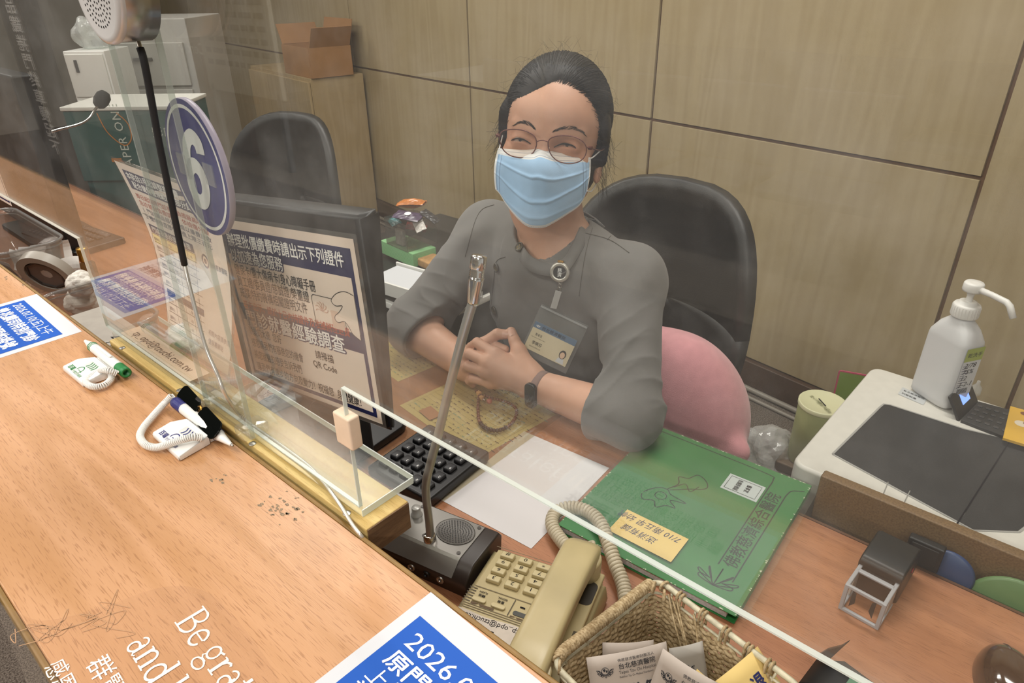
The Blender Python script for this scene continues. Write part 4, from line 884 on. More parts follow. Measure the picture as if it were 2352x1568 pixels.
leaflet('yellow note with handwriting standing in the right of the basket', (1640, 1565, .082), (1738, 1484, .086), (.55, -.15, -.4), mat('note_yellow', ''), .002, lambda b, w, h: (b.text('退', w*.50, h-.030, .017, 0, mat('pen_navy', '24285a', .6), bold=.03), b.text('匣', w*.36, h-.050, .017, 0, mat('pen_navy', ''), bold=.03)), 'handwritten_note', 'note', None, h=.08)
leaflet('narrow yellow slip behind the front leaflet in the basket', (1602, 1535, .074), (1635, 1562, .074), (.3, -.3, -.5), mat('note_yellow', ''), .001, None, 'yellow_slip', 'note', None, h=.05)
# ---------------------------------------------------------------- self-inking stamp, dispenser, mouse
SM = rotz(-.06, (-.0585, .662, DZ)); sp = thing('self_inking_stamp', 'self-inking stamp with an open grey frame and black cover', 'stamp', SM)
M_sg = mat('stamp_grey', '9a9ca0', .4); sw, sh, sd = .0405, .040, .046
b = MB()
for x in (-sw/2, sw/2):
    b.box((x, .0015, sh/2), (.0045, .0045, sh), M_sg, .001); b.box((x, sd/2, .0022), (.0045, sd, .0048), M_sg, .001); b.box((x, sd/2, sh-.002), (.0045, sd, .005), M_sg, .001)
    b.box((x, sd*.75, sh/2), (.0025, sd*.5, sh*.9), mat('stamp_film', 'a8a39c', .4), .0008)
for z in (.002, sh-.002): b.box((0, .0015, z), (sw, .004, .0045), M_sg, .001)
b.box((0, sd, sh-.002), (sw, .008, .0045), M_sg, .001); b.box((0, sd-.014, sh-.001), (sw, .006, .003), M_sg, .001)
b.build('frame', sp)
b = MB(); b.box((0, sd-.003, sh*.45), (sw*.92, .004, sh*.85), mat('die_brown', '3a2d27', .5)); b.box((0, sd-.0075, sh-.002), (sw*.8, .0055, .0018), M_black); b.build('die_plate', sp)
for s in (-1, 1):
    b = MB(); b.prism([(.004, .012), (.009, .02), (.008, .034), (.004, .036)] if True else [], -.0008, .0008, M_blackm, T4((s*(sw/2-.0035), -.0005+.0, 0), (0, .3, 0) if False else (1*-s, 0, 0), (0, 0, 1)), .0003); b.build('pivot_arm', sp)
b = MB(); prof = [(.052, .0), (.11, .006), (.118, .02), (.116, .040), (.10, .052), (.052, .049), (.040, .044), (.046, .02)]
b.prism(prof, -sw/2-.004, sw/2+.004, M_black, T4((0, 0, 0), (0, 1, 0), (0, 0, 1), (1, 0, 0)), .0025); b.build('cover', sp)
b = MB(); b.lathe([(0, 0), (.0035, 0), (.003, .001), (0, .001)], mat('release_red', '9c2f2c', .4), 14, T4((sw/2+.0042, .085, .030), (0, 1, 0), (0, 0, 1)), caps=False); b.build('release_button', sp)
t = thing('computer_mouse', 'glossy dark brown computer mouse at the lower right of the desk', 'mouse', rotz(.35, (.088, .668, DZ)))
b = MB(); rows = []
for th in np.linspace(.0, math.pi/2, 10):
    rows.append((math.cos(th)**.75, math.sin(th)))
b.lathe([(.034*r, .034*z) for r, z in rows], mat('gloss_brown', '2d1d13', .12, clear=.6), 40, None, sx=.92, sy=1.55, caps=False); b.build('shell', t)
b = MB(); b.tube([(0, .03, .0285), (0, .038, .0245), (0, .044, .019)], .0022, M_black, 8); b.build('scroll_wheel', t)
t = thing('tape_dispenser', 'black tape dispenser with a pointed brown cutter beside the basket', 'dispenser', rotz(-.1, (-.050, .532, DZ)))
b = MB(); b.prism([(-.03, 0), (.06, 0), (.06, .018), (.045, .045), (.0, .05), (-.024, .03)], -.02, .02, M_black, T4((0, 0, 0), (1, 0, 0), (0, 0, 1), (0, -1, 0)), .002); b.build('body', t)
b = MB(); b.quad(.012, -.012, .034, .010, .0516, mat('lcd_green', '5f7f68', .3)); b.text('-,-', .016, -.004, .008, .0518, M_ink); b.build('display', t)
b = MB(); b.quad(.040, -.014, .056, .0, 0.0, mat('label_yellow', 'd8a92c', .5), T4((0, 0, .047), (1, 0, -.0), (0, 1, 0))); b.line([(.044, -.007), (.052, -.007)], .001, .0475, M_ink); b.build('arrow_label', t)
b = MB(); b.prism([(-.012, .04), (.0, .045), (.012, .085), (.006, .072), (-.004, .058)], -.002, .002, mat('cutter_brown', '3a2a20', .35), T4((-.012, .014, 0), (1, 0, 0), (0, 0, 1), (0, -1, 0)), .0006); b.build('cutter', t)
# ---------------------------------------------------------------- brown stand and printer at the right
M_bst = mat('stand_brown', '7a603f', .55, col2='674f33', nscale=400)
t = thing('wooden_stand', 'brown wooden stand with a raised front board under the printer', 'stand', (.05, 1.0, 0))
bdp, bdq = PY(1885, 1092, .820), PY(2352, 1280, .820); sx0 = bdp[0]-.05
b = MB(); b.box(((sx0+.60)/2, -.171, bdp[2]-.30), (.60-sx0, .018, .60), M_bst, .002, 1); b.build('front_board', t)
b = MB(); b.box(((sx0+.6)/2, .09, .559), (.60-sx0, .46, .02), M_bst, .002, 1); b.build('shelf', t)
b = MB(); b.box((sx0+.012, .09, .274), (.024, .46, .548), M_bst, .002, 1); b.build('side_board', t)
b = MB(); p0, p1 = PZ(1825, 1205, .70), PZ(1890, 1130, .70); b.box((sx0-.03, -.19, .66), (.016, .07, .02), mat('bracket_oak', 'a9763e', .5), .002, M=None); b.build('bracket', t)
pr = thing('desktop_printer', 'white desktop printer with a dark top tray on the brown stand', 'printer', rotz(-.02, (.02, 1.08, .57)))
PH = .205; M_prw = mat('printer_white', 'cfccc4', .45, noise=.05); M_prd = mat('printer_dark', '2a2a2b', .6, bump=.3, bscale=900)
A, B_, C_ = PZ(1815, 1062, .775), PZ(2040, 850, .775), PZ(2352, 1250, .775)
Mpr = rotz(-.02, (.02, 1.08, .57)); Mpi = np.linalg.inv(Mpr); lp = lambda x, y, z=.775: (Mpi @ np.r_[PZ(x, y, z), 1])[:3]
a0, b0, c0 = lp(1815, 1062), lp(2040, 850), lp(2352, 1250)
x0, y0, y1, x1 = a0[0], a0[1]+.002, b0[1], a0[0]+.40
b = MB(); b.prism(rrect(x0, y0, x1, y1, .02, 6), 0.0, PH, M_prw, bev=.006, seg=3)
b.line([(x0, y0+.0), (x1, y0)], .0, .0, M_dgrey) if False else None
b.build('body', pr)
b = MB(); zt_ = PH+.0004
t0, t1, t2 = lp(1912, 1045), lp(2030, 928), lp(2330, 1012)
tray = [(x0+.028, y0+.042), (x0+.30, y0+.040), (x0+.305, y0+.05), (x0+.305, y0+.205), (x0+.3, y0+.215), (x0+.10, y0+.222), (x0+.045, y0+.225), (x0+.036, y0+.218)]
tq = [lp(*p)[:2] for p in ((1912, 1043), (2235, 1218), (2340, 1222), (2420, 1160), (2420, 1045), (2330, 1012), (2215, 985), (2045, 930), (2030, 928), (2022, 934))]
b.poly(tq, zt_, M_prd); ctr = np.mean(tq, axis=0); b.line([tuple(p) for p in tq]+[tuple(tq[0])], .003, zt_+.0002, mat('tray_rim', '9b9a96', .5))
p, q = lp(2318, 1015), lp(2197, 1205); b.line([p[:2], q[:2]], .002, zt_+.0005, M_ink)
p, q = lp(2197, 1205), lp(2192, 1212); b.build('top_tray', pr)
b = MB()
for a_, c_ in (((2020, 1155), (2040, 1107)), ((2065, 1178), (2090, 1127)), ((2196, 1207), (2216, 1178))): b.line([lp(*a_)[:2], lp(*c_)[:2]], .0012, zt_+.0003, mat('seam_grey', '8a8882', .6))
b.line([lp(1835, 1085, .80)[:2]+np.array([0, -.0]), lp(1835, 1085, .80)[:2]], .001, zt_, M_grey) if False else None
b.build('lid_seams', pr)
# keypad with tilted display
b = MB(); kq = [lp(*p)[:2] for p in ((2205, 970), (2312, 1012), (2345, 955), (2245, 928))]; b.prism(kq, PH, PH+.006, M_prd, bev=.001)
for i in range(5):
    for j in range(4):
        u, v = .12+.19*i, .18+.2*j; p = (1-u)*((1-v)*np.array(kq[0])+v*np.array(kq[3]))+u*((1-v)*np.array(kq[1])+v*np.array(kq[2])); b.box((p[0], p[1], PH+.0068), (.0075, .0055, .0016), mat('keypad_key', '3b3b3c', .5), .0006, 1)
b.build('keypad', pr)
dk = [lp(*p) for p in ((2180, 940), (2203, 968), (2247, 925), (2220, 888))]
e0 = np.array([dk[1][0], dk[1][1], PH+.001]); e1 = np.array([dk[2][0], dk[2][1], PH+.001]); ux = unit(e1-e0); w_ = np.linalg.norm(e1-e0); uy = unit(np.array([-.55, .0, .83])-ux*np.dot(ux, (-.55, .0, .83)))
Md_ = T4(e0, ux, uy); b = MB(); b.box((w_/2, .021, -.002), (w_, .042, .005), M_black, .0015, M=Md_); b.build('display_bezel', pr)
b = MB(); b.quad(w_*.34, .016, w_*.72, .034, .0009, mat('lcd_blue', '7fa6ff', .3, emit=1.3), Md_); b.build('display', pr)
b = MB(); Mst = T4(lp(2062, 905), unit(lp(2115, 928)-lp(2062, 905)), unit(lp(2085, 872)-lp(2062, 905))); b.quad(0, 0, .042, .028, zt_-.24+.0003-Mst[2, 3]+.24-.0 if False else .0006, mat('asset_label', 'b9bcbd', .5), Mst)
b.text('台北慈濟醫院', .004, .017, .006, .0009, M_ink, Mst, width=.034); b.text('列管財產', .004, .006, .006, .0009, M_ink, Mst, width=.024)
b.build('asset_label', pr)
b = MB(); b.lathe([(0, -.003), (.027, -.003), (.030, 0), (.027, .003), (0, .003)], mat('dish_blue', '33456b', .4), 36, T4((0, 0, .033), (1, 0, 0), (0, .17, .985)), caps=False); dq = PZ(2195, 1335, DZ); one(b, 'blue_dish', 'blue round dish standing against the brown board behind the stamp', 'dish', loc=(dq[0]-.012, .8015, DZ-.030))
b = MB(); b.lathe([(0, -.003), (.048, -.003), (.052, 0), (.048, .003), (0, .003)], mat('dish_green', '5d7a4a', .4), 40, T4((0, 0, .026), (1, 0, 0), (0, .17, .985)), caps=False); one(b, 'green_dish', 'green round dish standing against the brown board at the right edge', 'dish', loc=(dq[0]+.062, .8015, DZ-.046))
b = MB(); b.box((0, 0, .019), (.040, .012, .038), M_black, .002); b.box((0, -.0065, .021), (.030, .002, .026), mat('pad_inset', '1f1a18', .7), .001); bq = PZ(2142, 1300, DZ); one(b, 'stamp_pad', 'black stamp pad standing against the brown board behind the stamp', 'stamp pad', R=T4((bq[0]-.013, .798, DZ+.0005), (1, 0, 0), (0, 1, 0)))
# yellow packet on the keypad
t = sheet('snack_packet', 'yellow snack packet lying on the printer keypad', 'packet', ((2302, 1010), (2400, 1040), (2345, 945)), .7835, mat('packet_yellow', 'd3a73c', .35), .004,
      deco=lambda b, w, h, z: (b.poly(circ(.018, h*.55, .009, 12), z, mat('packet_white', 'd9cdb8', .5)), b.poly(circ(.024, h*.55+.004, .004, 10), z+.0003, mat('packet_brown', '7a4a2c', .5)), b.poly(circ(.02, h*.88, .006, 12), z, mat('packet_brown', ''))))
# sanitiser bottle on the printer
BO = PZ(2150, 912, .7762); bt = thing('sanitiser_bottle', 'translucent white pump bottle of hand sanitiser on the printer', 'bottle', rotz(-.55, BO) @ np.diag([1.08, 1.08, 1.12, 1]))
def sq_loft(prof, m, nb=28, e=.5):
    V = []; F = []
    for hw, hd, z, e_ in prof:
        for k in range(nb):
            q = 2*math.pi*(k+.5)/nb; c, s = math.cos(q), math.sin(q); V.append((hw*math.copysign(abs(c)**e_, c), hd*math.copysign(abs(s)**e_, s), z))
    for i in range(len(prof)-1):
        for k in range(nb): F.append((i*nb+k, i*nb+(k+1) % nb, (i+1)*nb+(k+1) % nb, (i+1)*nb+k))
    F.append(tuple(range(nb))[::-1]); F.append(tuple((len(prof)-1)*nb+k for k in range(nb))); return V, F
M_bot = mat('bottle_milky', 'd5d5d6', .38, trans=.12); b = MB()
V, F = sq_loft([(.030, .019, 0, .45), (.0345, .0225, .004, .38), (.0345, .0225, .012, .36), (.034, .022, .10, .36), (.0335, .0215, .106, .4), (.026, .018, .121, .6), (.016, .0145, .131, .9), (.0145, .0145, .134, 1), (.0145, .0145, .139, 1)], M_bot); b.add(V, F, M_bot, True); b.build('body', bt)
b = MB(); b.lathe([(.0175, .136), (.018, .137), (.0178, .152), (.0165, .154), (.012, .1545), (.0115, .158), (.009, .1585), (0, .1585)], mat('pump_white', 'dcdad6', .4), 28, caps=False)
for k in range(28): a = 2*math.pi*k/28; b.box((0, 0, 0), (.001, .0008, .014), mat('pump_white', ''), M=rotz(a, (.0178*math.cos(a), .0178*math.sin(a), .1445)))
b.build('collar', bt)
b = MB(); b.lathe([(.0045, .157), (.0042, .166), (.005, .168), (.0055, .172), (.0125, .1735), (.0132, .176), (.013, .184), (.0115, .1862), (.004, .1855), (0, .1855)], mat('pump_white', ''), 24, caps=False)
b.tube([(0.008, -.0, .179), (.03, .0, .1795), (.052, .0, .1785), (.058, .0, .1755), (.068, .0, .162)], [.0045, .004, .0042, .0044, .0042], mat('pump_white', ''), 12); b.build('pump', bt)
b = MB(); Ml = T4((.03465, -.0165, .026), (0, 1, 0), (0, 0, .86)); 
b.quad(.0, 0, .033, .088, .0004, M_paper, Ml); b.quad(.0, .064, .033, .088, .0006, mat('label_lime', '9fae45', .5), Ml); b.text('乾洗手', .004, .072, .009, .0008, M_ink, Ml)
for i, s in enumerate(('2/78', '75%', '12', '3-2-1')): b.text(s, .004, .052-.012*i, .012, .0008, M_ink, Ml, bold=.01, shear=.2)
for i in range(9): b.quad(.006+.0022*i, .002, .0072+.0022*i, .012, .0008, M_ink, Ml)
for i in range(10): b.quad(.002, .055-.0045*i, .010+.002*(i % 4), .056-.0045*i, .0007, M_navy, Ml)
b.build('label', bt)
# bottle cap glass piece behind the keypad
t = MB(); t.lathe([(.007, 0), (.008, .002), (.0075, .014), (.003, .02), (.0025, .026), (0, .027)], clear('small_clear', 'eef0ee', body=.25), 16, caps=False); one(t, 'clear_vial', 'small clear plastic vial behind the printer display', 'vial', loc=PZ(2238, 905, .7762))
# pale green cup with slotted lid, green board, plastic bag
CMx = PZ(1872, 1000, .60); tb = np.array([CMx[0], CMx[1], .545])
b = MB(); b.box((0, 0, .272), (.10, .10, .544), mat('stool_brown', '5d4a36', .6), .004, 1); one(b, 'small_plinth', 'small brown plinth under the green tin', 'plinth', loc=(tb[0], tb[1], 0))
t = thing('money_tin', 'pale green round tin with a slotted cream lid beside the printer', 'tin', tb)
b = MB(); b.lathe([(.042, 0), (.043, .002), (.043, .125), (.042, .128)], mat('tin_green', 'a8ae7a', .45, noise=.1, nscale=30), 36); b.build('body', t)
b = MB(); b.lathe([(.0445, .126), (.0445, .133), (.043, .1345), (.041, .133), (0, .133)], mat('lid_cream', 'c9c8a4', .4), 36, caps=False); b.box((.0, -.002, .1335), (.026, .0022, .0008), M_ink, M=rotz(-.75)); 
for i in range(3): b.text(['愛心捐款', '感恩有您', '布施'][i], -.028+.018*i, .004-.014*i, .008, .1345, mat('lid_text', '6c704d', .6), rot=-.5)
b.build('lid', t)
GB = T4(PY(1945, 935, 1.36)*[1, 1, 0]+np.array([0, 0, .545]), unit((.95, .3, 0)), unit((-.05, .15, .98)))
b = MB(); b.prism(rrect(-.03, 0, .06, .125, .006), -.002, .002, mat('board_pink', 'b3405f', .5), GB, .0006); b.quad(-.027, .003, .057, .122, .0024, mat('board_green', '6f8a35', .5), GB); one(b, 'green_board', 'small green board with a pink rim standing behind the printer', 'board')
b = MB(); b.box((0, 0, .272), (.2, .10, .544), mat('stool_brown', ''), .004, 1); gbl = PY(1945, 935, 1.36); one(b, 'book_rest', 'brown rest behind the printer under the green board', 'plinth', loc=(gbl[0]+.02, 1.385, 0))
# wall floor conduits
b = MB(); mc = mat('conduit_grey', '8d877d', .4)
b.tube([(W0+wd*u+wn*.055+np.array([0, 0, .012])) for u in (-7, -3, 0, 2)], .010, mc, 10); one(b, 'floor_conduit', 'pale grey conduit along the foot of the back wall', 'conduit')
b = MB(); b.tube([(W0+wd*u+wn*.10+np.array([0, 0, .008])) for u in (-7, -3, 0, 2)], .007, mc, 10); one(b, 'floor_cable', 'thin grey cable on the carpet in front of the conduit', 'cable')
# ---------------------------------------------------------------- distance fields -> continuous surfaces
def smin(a, b, k):
    if k <= 0: return np.minimum(a, b)
    h = np.clip(.5+.5*(b-a)/k, 0, 1); return b*(1-h)+a*h-k*h*(1-h)
def smax(a, b, k): return -smin(-a, -b, k)
def rc(a, b, ra, rb):
    a, b = np.array(a, float), np.array(b, float); ab = b-a; L2 = ab @ ab
    def f(P):
        h = np.clip((P-a) @ ab/L2, 0, 1); return np.linalg.norm(P-a-h[:, None]*ab, axis=1)-(ra+(rb-ra)*h)
    f.c = (a+b)/2; f.r = np.linalg.norm(ab)/2+max(ra, rb); return f
def ell(c, r, A=None):
    c, r = np.array(c, float), np.array(r, float); A = np.eye(3) if A is None else np.array(A, float)   # rows of A: local axes
    def f(P):
        q = (P-c) @ A.T; k0 = np.linalg.norm(q/r, axis=1); k1 = np.linalg.norm(q/(r*r), axis=1); return k0*(k0-1)/(k1+1e-9)
    f.c = c; f.r = r.max(); return f
class Field:
    def __init__(s): s.ops = []
    def u(s, f, k=.01): s.ops.append(('u', f, k)); return s
    def cut(s, f, k=.005): s.ops.append(('c', f, k)); return s
    def mod(s, g): s.ops.append(('m', g, 0)); return s
    def __call__(s, P):
        P = np.asarray(P, float); c = P.mean(0); R = np.linalg.norm(P-c, axis=1).max() if len(P) > 1 else 0; d = np.full(len(P), 1.0)
        for o, f, k in s.ops:
            if o == 'm': d = f(P, d); continue
            far = np.linalg.norm(c-f.c)-f.r-R
            if far > .08+2*k:
                if o == 'u': d = np.minimum(d, far)
                continue
            d = smin(d, f(P), k) if o == 'u' else smax(d, -f(P), k)
        return d
    def grad(s, P, e=.0006):
        g = np.stack([s(P+np.eye(3)[i]*e)-s(P-np.eye(3)[i]*e) for i in range(3)], 1); return g/(np.linalg.norm(g, axis=1)[:, None]+1e-12)
    def bounds(s, pad=.02):
        lo = np.min([f.c-f.r for o, f, k in s.ops if o == 'u'], axis=0)-pad; hi = np.max([f.c+f.r for o, f, k in s.ops if o == 'u'], axis=0)+pad; return lo, hi
def march(F, px, py, t0=.6, t1=2.6, off=0.0):
    """where the sight line through a photo pixel meets the field"""
    d = ray(px, py); n = np.linalg.norm(d); t = t0; best = (9, t0)
    for i in range(160):
        v = F((CAM+d*t)[None])[0]-off
        if v < best[0]: best = (v, t)
        if v < .0003: break
        t += max(v*.6, .0008)/n
        if t > t1: t = best[1]; break
    return CAM+d*t, t
def net(F, h, B=14, slack=1.6, lo=None, hi=None):
    """surface nets on the blocks the surface passes through"""
    if lo is None: lo, hi = F.bounds()
    n = np.ceil((hi-lo)/(h*B)).astype(int); keys = []; pos = []; edges = []
    base = np.array([1, 4096, 4096*4096]); g = np.arange(B+1); G = np.stack(np.meshgrid(g, g, g, indexing='ij'), -1).reshape(-1, 3)
    cg = np.stack(np.meshgrid(*[np.arange(k) for k in n], indexing='ij'), -1).reshape(-1, 3)
    rad = h*B*.5*math.sqrt(3)
    for ib in cg:
        c = lo+(ib+.5)*h*B
        if abs(F(c[None])[0]) > rad*slack: continue
        D = F(lo+(ib*B+G)*h).reshape(B+1, B+1, B+1); S = D < 0
        if S.all() or not S.any(): continue
        cr = [(i, j, k) for i in (0, 1) for j in (0, 1) for k in (0, 1)]
        cs = sum(S[i:B+i, j:B+j, k:B+k].astype(int) for i, j, k in cr); act = (cs > 0) & (cs < 8); I = np.argwhere(act)
        acc = np.zeros((len(I), 3)); cnt = np.zeros(len(I))
        for ax in range(3):
            for a in (0, 1):
                for b_ in (0, 1):
                    o0 = [0, 0, 0]; ot = [x for x in range(3) if x != ax]; o0[ot[0]] = a; o0[ot[1]] = b_; o1 = list(o0); o1[ax] = 1
                    A = I+o0; C = I+o1; da = D[A[:, 0], A[:, 1], A[:, 2]]; dc = D[C[:, 0], C[:, 1], C[:, 2]]; m = (da < 0) != (dc < 0)
                    t = np.where(m, da/np.where(m, da-dc, 1), 0); p = np.array(o0, float)+np.outer(t, np.eye(3)[ax]); acc[m] += p[m]; cnt[m] += 1
        keys.append((I+ib*B) @ base); pos.append(lo+(ib*B+I+acc/cnt[:, None])*h)
        for ax in range(3):
            sl0 = [slice(0, B)]*3; sl1 = list(sl0); sl1[ax] = slice(1, B+1); a, c_ = S[tuple(sl0)], S[tuple(sl1)]; E = np.argwhere(a != c_)
            if len(E): edges.append(np.c_[E+ib*B, np.full(len(E), ax), a[E[:, 0], E[:, 1], E[:, 2]].astype(int)])
    keys = np.concatenate(keys); pos = np.concatenate(pos); E = np.concatenate(edges); o = np.argsort(keys); keys = keys[o]; pos = pos[o]; faces = []
    for ax in range(3):
        e = E[E[:, 3] == ax]; u, v = [(1, 2), (2, 0), (0, 1)][ax]; q = []
        ok = np.ones(len(e), bool)
        for du, dv in ((-1, -1), (0, -1), (0, 0), (-1, 0)):
            c = e[:, :3].copy(); c[:, u] += du; c[:, v] += dv; k = c @ base; ix = np.clip(np.searchsorted(keys, k), 0, len(keys)-1); ok &= keys[ix] == k; q.append(ix)
        q = np.stack(q, 1)[ok]; s = e[ok, 4] == 1; q[~s] = q[~s][:, ::-1]; faces.append(q)
    faces = np.concatenate(faces)
    for _ in range(2):
        for i in range(0, len(pos), 4000):
            p = pos[i:i+4000]; o_ = np.argsort(p[:, 0]); 
            g = F.grad(p); d = F(p); pos[i:i+4000] = p-g*np.clip(d, -h*.5, h*.5)[:, None]
    return pos, faces
def field_part(F, h, m, name, parent, **k):
    v, f = net(F, h, **k); b = MB(); b.v = [v]; b.n = len(v); b.mi(m); b.f = [tuple(q) for q in f.tolist()]; b.m = [0]*len(f); b.sm = [True]*len(f); return b.build(name, parent, world=True)
# ---------------------------------------------------------------- the clerk
PB = np.array([-.68, 1.02, 0.0])
cl_ = thing('person', 'clerk in a grey jacket, blue mask and glasses, hands clasped on the desk', 'person', PB)
M_skin = mat('skin', 'cf9f85', .5, noise=.10, nscale=26, sss=.12, bump=.12, bscale=700)
M_hair = mat('hair_black', '15110f', .55, spec=.3, noise=.3, nscale=200); M_jack = mat('jacket_grey', '767472', .9, spec=.15, noise=.10, nscale=900, bump=.25, bscale=1600, sheen=.15)
HS = 1.06; HT = 1.02
HO = PD(1250, 331, HT)-0  # between the eyes
camd = unit(-ray(1250, 331)); fh = unit(camd*[1, 1, 0]); vr = unit(CR*[1, 1, 0])
fd = unit(fh*math.cos(math.radians(9))-vr*math.sin(math.radians(9))+np.array([0, 0, .17]))
up0 = unit(np.array([0, 0, 1.])-fd*fd[2]); rt0 = np.cross(up0, -fd); rt0 = unit(rt0)
if rt0 @ vr < 0: rt0 = -rt0
rl = math.radians(8.0); hu = up0*math.cos(rl)+rt0*math.sin(rl); hr = rt0*math.cos(rl)-up0*math.sin(rl)
HA = np.stack([hr, fd, hu])      # rows: right (of the picture), forward, up
HO = HO-fd*.013*HS
def hl(x, f, u): return HO+HS*(hr*x+fd*f+hu*u)
def hell(c, r): return ell(hl(*c), np.array(r)*HS, HA)
def hrc(a, b, ra, rb): return rc(hl(*a), hl(*b), ra*HS, rb*HS)
NB = PY(1296, 606, .905)
SR, SL = PY(1128, 535, .925), PY(1446, 640, .90)
PEL = np.array([-.68, 1.06, .55])
ER, EL = PZ(952, 752, .802), PZ(1447, 962, .803)
WR, WL = PD(1072, 838, 1.222), PD(1226, 884, 1.148)
sx_ = unit(SL-SR); tu = unit(NB-PEL); tf = np.cross(sx_, tu); tf = unit(tf); tf = tf if tf[1] < 0 else -tf; tu = unit(np.cross(tf, sx_)) if np.cross(tf, sx_)[2] > 0 else -unit(np.cross(tf, sx_))
TA = np.stack([sx_, tf, tu]); CHP = (SR+SL)/2-tu*.10+tf*.0
def head_field(F):
    F.u(hell((0, -.085, .036), (.0745, .095, .086)), .01)
    F.u(hell((0, -.046, .034), (.066, .066, .056)), .02)
    F.u(hell((0, -.035, -.03), (.060, .046, .062)), .03)
    for s in (-1, 1):
        F.u(hell((s*.040, -.018, -.030), (.024, .026, .022)), .02)
        F.u(hrc((s*.050, -.060, -.062), (s*.012, -.014, -.100), .018, .017), .025)
        F.u(hrc((s*.012, .008, .016), (s*.044, -.006, .020), .0075, .006), .012)
    F.u(hell((0, -.014, -.066), (.032, .024, .030)), .02); F.u(hell((0, -.010, -.101), (.017, .016, .014)), .015)
    F.u(hrc((0, .004, .006), (0, .024, -.034), .0075, .0115), .010)
    for s in (-1, 1): F.u(hell((s*.011, .016, -.040), (.0085, .010, .008)), .006)
    for s in (-1, 1):
        F.cut(hell((s*.033, .017, .001), (.019, .010, .0085)), .008)
        F.u(hell((s*.0325, -.002, -.001), (.0165, .0135, .0125)), .006)
        F.u(hrc((s*.022, .006, -.0135), (s*.042, .002, -.011), .003, .003), .005)
        # ears
        F.u(hell((s*.0755, -.094, -.012), (.007, .017, .030)), .008); F.u(hell((s*.076, -.086, -.040), (.006, .009, .011)), .006)
        F.cut(hell((s*.084, -.090, -.008), (.006, .010, .019)), .004)
    return F
def finger(pts, rad):
    seg = [rc(a, b, ra, rb) for a, b, ra, rb in zip(pts[:-1], pts[1:], rad[:-1], rad[1:])]
    def f(P):
        d = seg[0](P)
        for g in seg[1:]: d = smin(d, g(P), .002)
        return d
    return f
def hand_field(palm, fingers, k=.007):
    fs = [finger(p, r) for p, r in fingers]; ps = [(rc(a, b, ra, rb), kk) for a, b, ra, rb, kk in palm]
    allp = np.concatenate([np.array([a, b]) for a, b, *_ in palm]+[np.array(p) for p, r in fingers])
    def f(P):
        d = ps[0][0](P)
        for g, kk in ps[1:]: d = smin(d, g(P), kk)
        out = d
        for g in fs: out = np.minimum(out, smin(d, g(P), k))
        return out
    f.c = (allp.max(0)+allp.min(0))/2; f.r = np.linalg.norm(allp.max(0)-allp.min(0))/2+.03; return f
H = lambda x, y, t: PD(x, y, t)
# left hand (right in the picture): back towards the camera, fingers wrapped round the other hand, thumb on top
lw = H(1216, 872, 1.150)
mc = [H(1140, 815, 1.160), H(1122, 832, 1.157), H(1116, 853, 1.160), H(1126, 877, 1.170)]
L_palm = [(lw, mc[0], .022, .0125, 0), (lw, mc[1], .023, .0125, .012), (lw, mc[2], .023, .012, .012), (lw, mc[3], .022, .0115, .012), (WL, lw, .0265, .024, .015), (H(1208, 840, 1.152), H(1192, 806, 1.163), .0165, .0125, .012)]
L_f = [([mc[0], H(1096, 787, 1.182), H(1082, 796, 1.205), H(1084, 812, 1.215)], [.0108, .0092, .0082, .0074]),
       ([mc[1], H(1079, 812, 1.180), H(1066, 824, 1.205), H(1072, 840, 1.22)], [.0110, .0094, .0084, .0076]),
       ([mc[2], H(1076, 841, 1.184), H(1066, 850, 1.205), H(1076, 862, 1.22)], [.0106, .0092, .0082, .0074]),
       ([mc[3], H(1086, 869, 1.192), H(1078, 874, 1.208), H(1086, 882, 1.215)], [.0096, .0084, .0076, .0068]),
       ([H(1192, 806, 1.163), H(1182, 783, 1.172), H(1174, 762, 1.182)], [.0118, .0102, .0088])]
# right hand: palm under the left, index and thumb showing between
rw = H(1088, 832, 1.215)
R_palm = [(rw, H(1118, 800, 1.205), .022, .0125, 0), (rw, H(1122, 820, 1.205), .022, .0125, .012), (rw, H(1124, 845, 1.205), .022, .012, .012), (WR, rw, .0275, .024, .015), (H(1092, 812, 1.205), H(1108, 791, 1.196), .0145, .011, .012)]
R_f = [([H(1114, 800, 1.200), H(1142, 797, 1.186), H(1160, 803, 1.178)], [.0104, .0092, .0082]),
       ([H(1108, 791, 1.196), H(1142, 767, 1.186), H(1163, 768, 1.183)], [.0110, .0098, .0086]),
       ([H(1122, 820, 1.200), H(1150, 818, 1.186), H(1168, 830, 1.176)], [.0104, .0092, .0082]), ([H(1124, 845, 1.205), H(1150, 845, 1.190), H(1164, 856, 1.182)], [.0104, .0090, .0080]), ([H(1124, 862, 1.205), H(1146, 868, 1.192), H(1160, 876, 1.186)], [.0094, .0082, .0074])]
BF = head_field(Field())
BF.u(hrc((0, -.092, -.055), (0, -.098, -.10), .050, .050), .02)
BF.u(rc(hl(0, -.098, -.095), NB+tu*.0, .051*HS, .058), .03)
BF.u(rc(NB-tu*.01, (SR+SL)/2-tu*.03, .06, .07), .04); BF.u(rc(SR, SL, .045, .045), .04); BF.u(ell(CHP-tu*.03-tf*.02, (.125, .075, .15), TA), .05); BF.u(rc(CHP-tu*.1, PEL, .09, .11), .05)
BF.u(rc(SR, ER, .043, .037), .03); BF.u(rc(SL, EL, .043, .037), .03)
BF.u(rc(ER, WR, .0395, .0275), .02); BF.u(rc(EL, WL, .0395, .0265), .02)
BF.u(hand_field(R_palm, R_f), .010); BF.u(hand_field(L_palm, L_f), .0015)
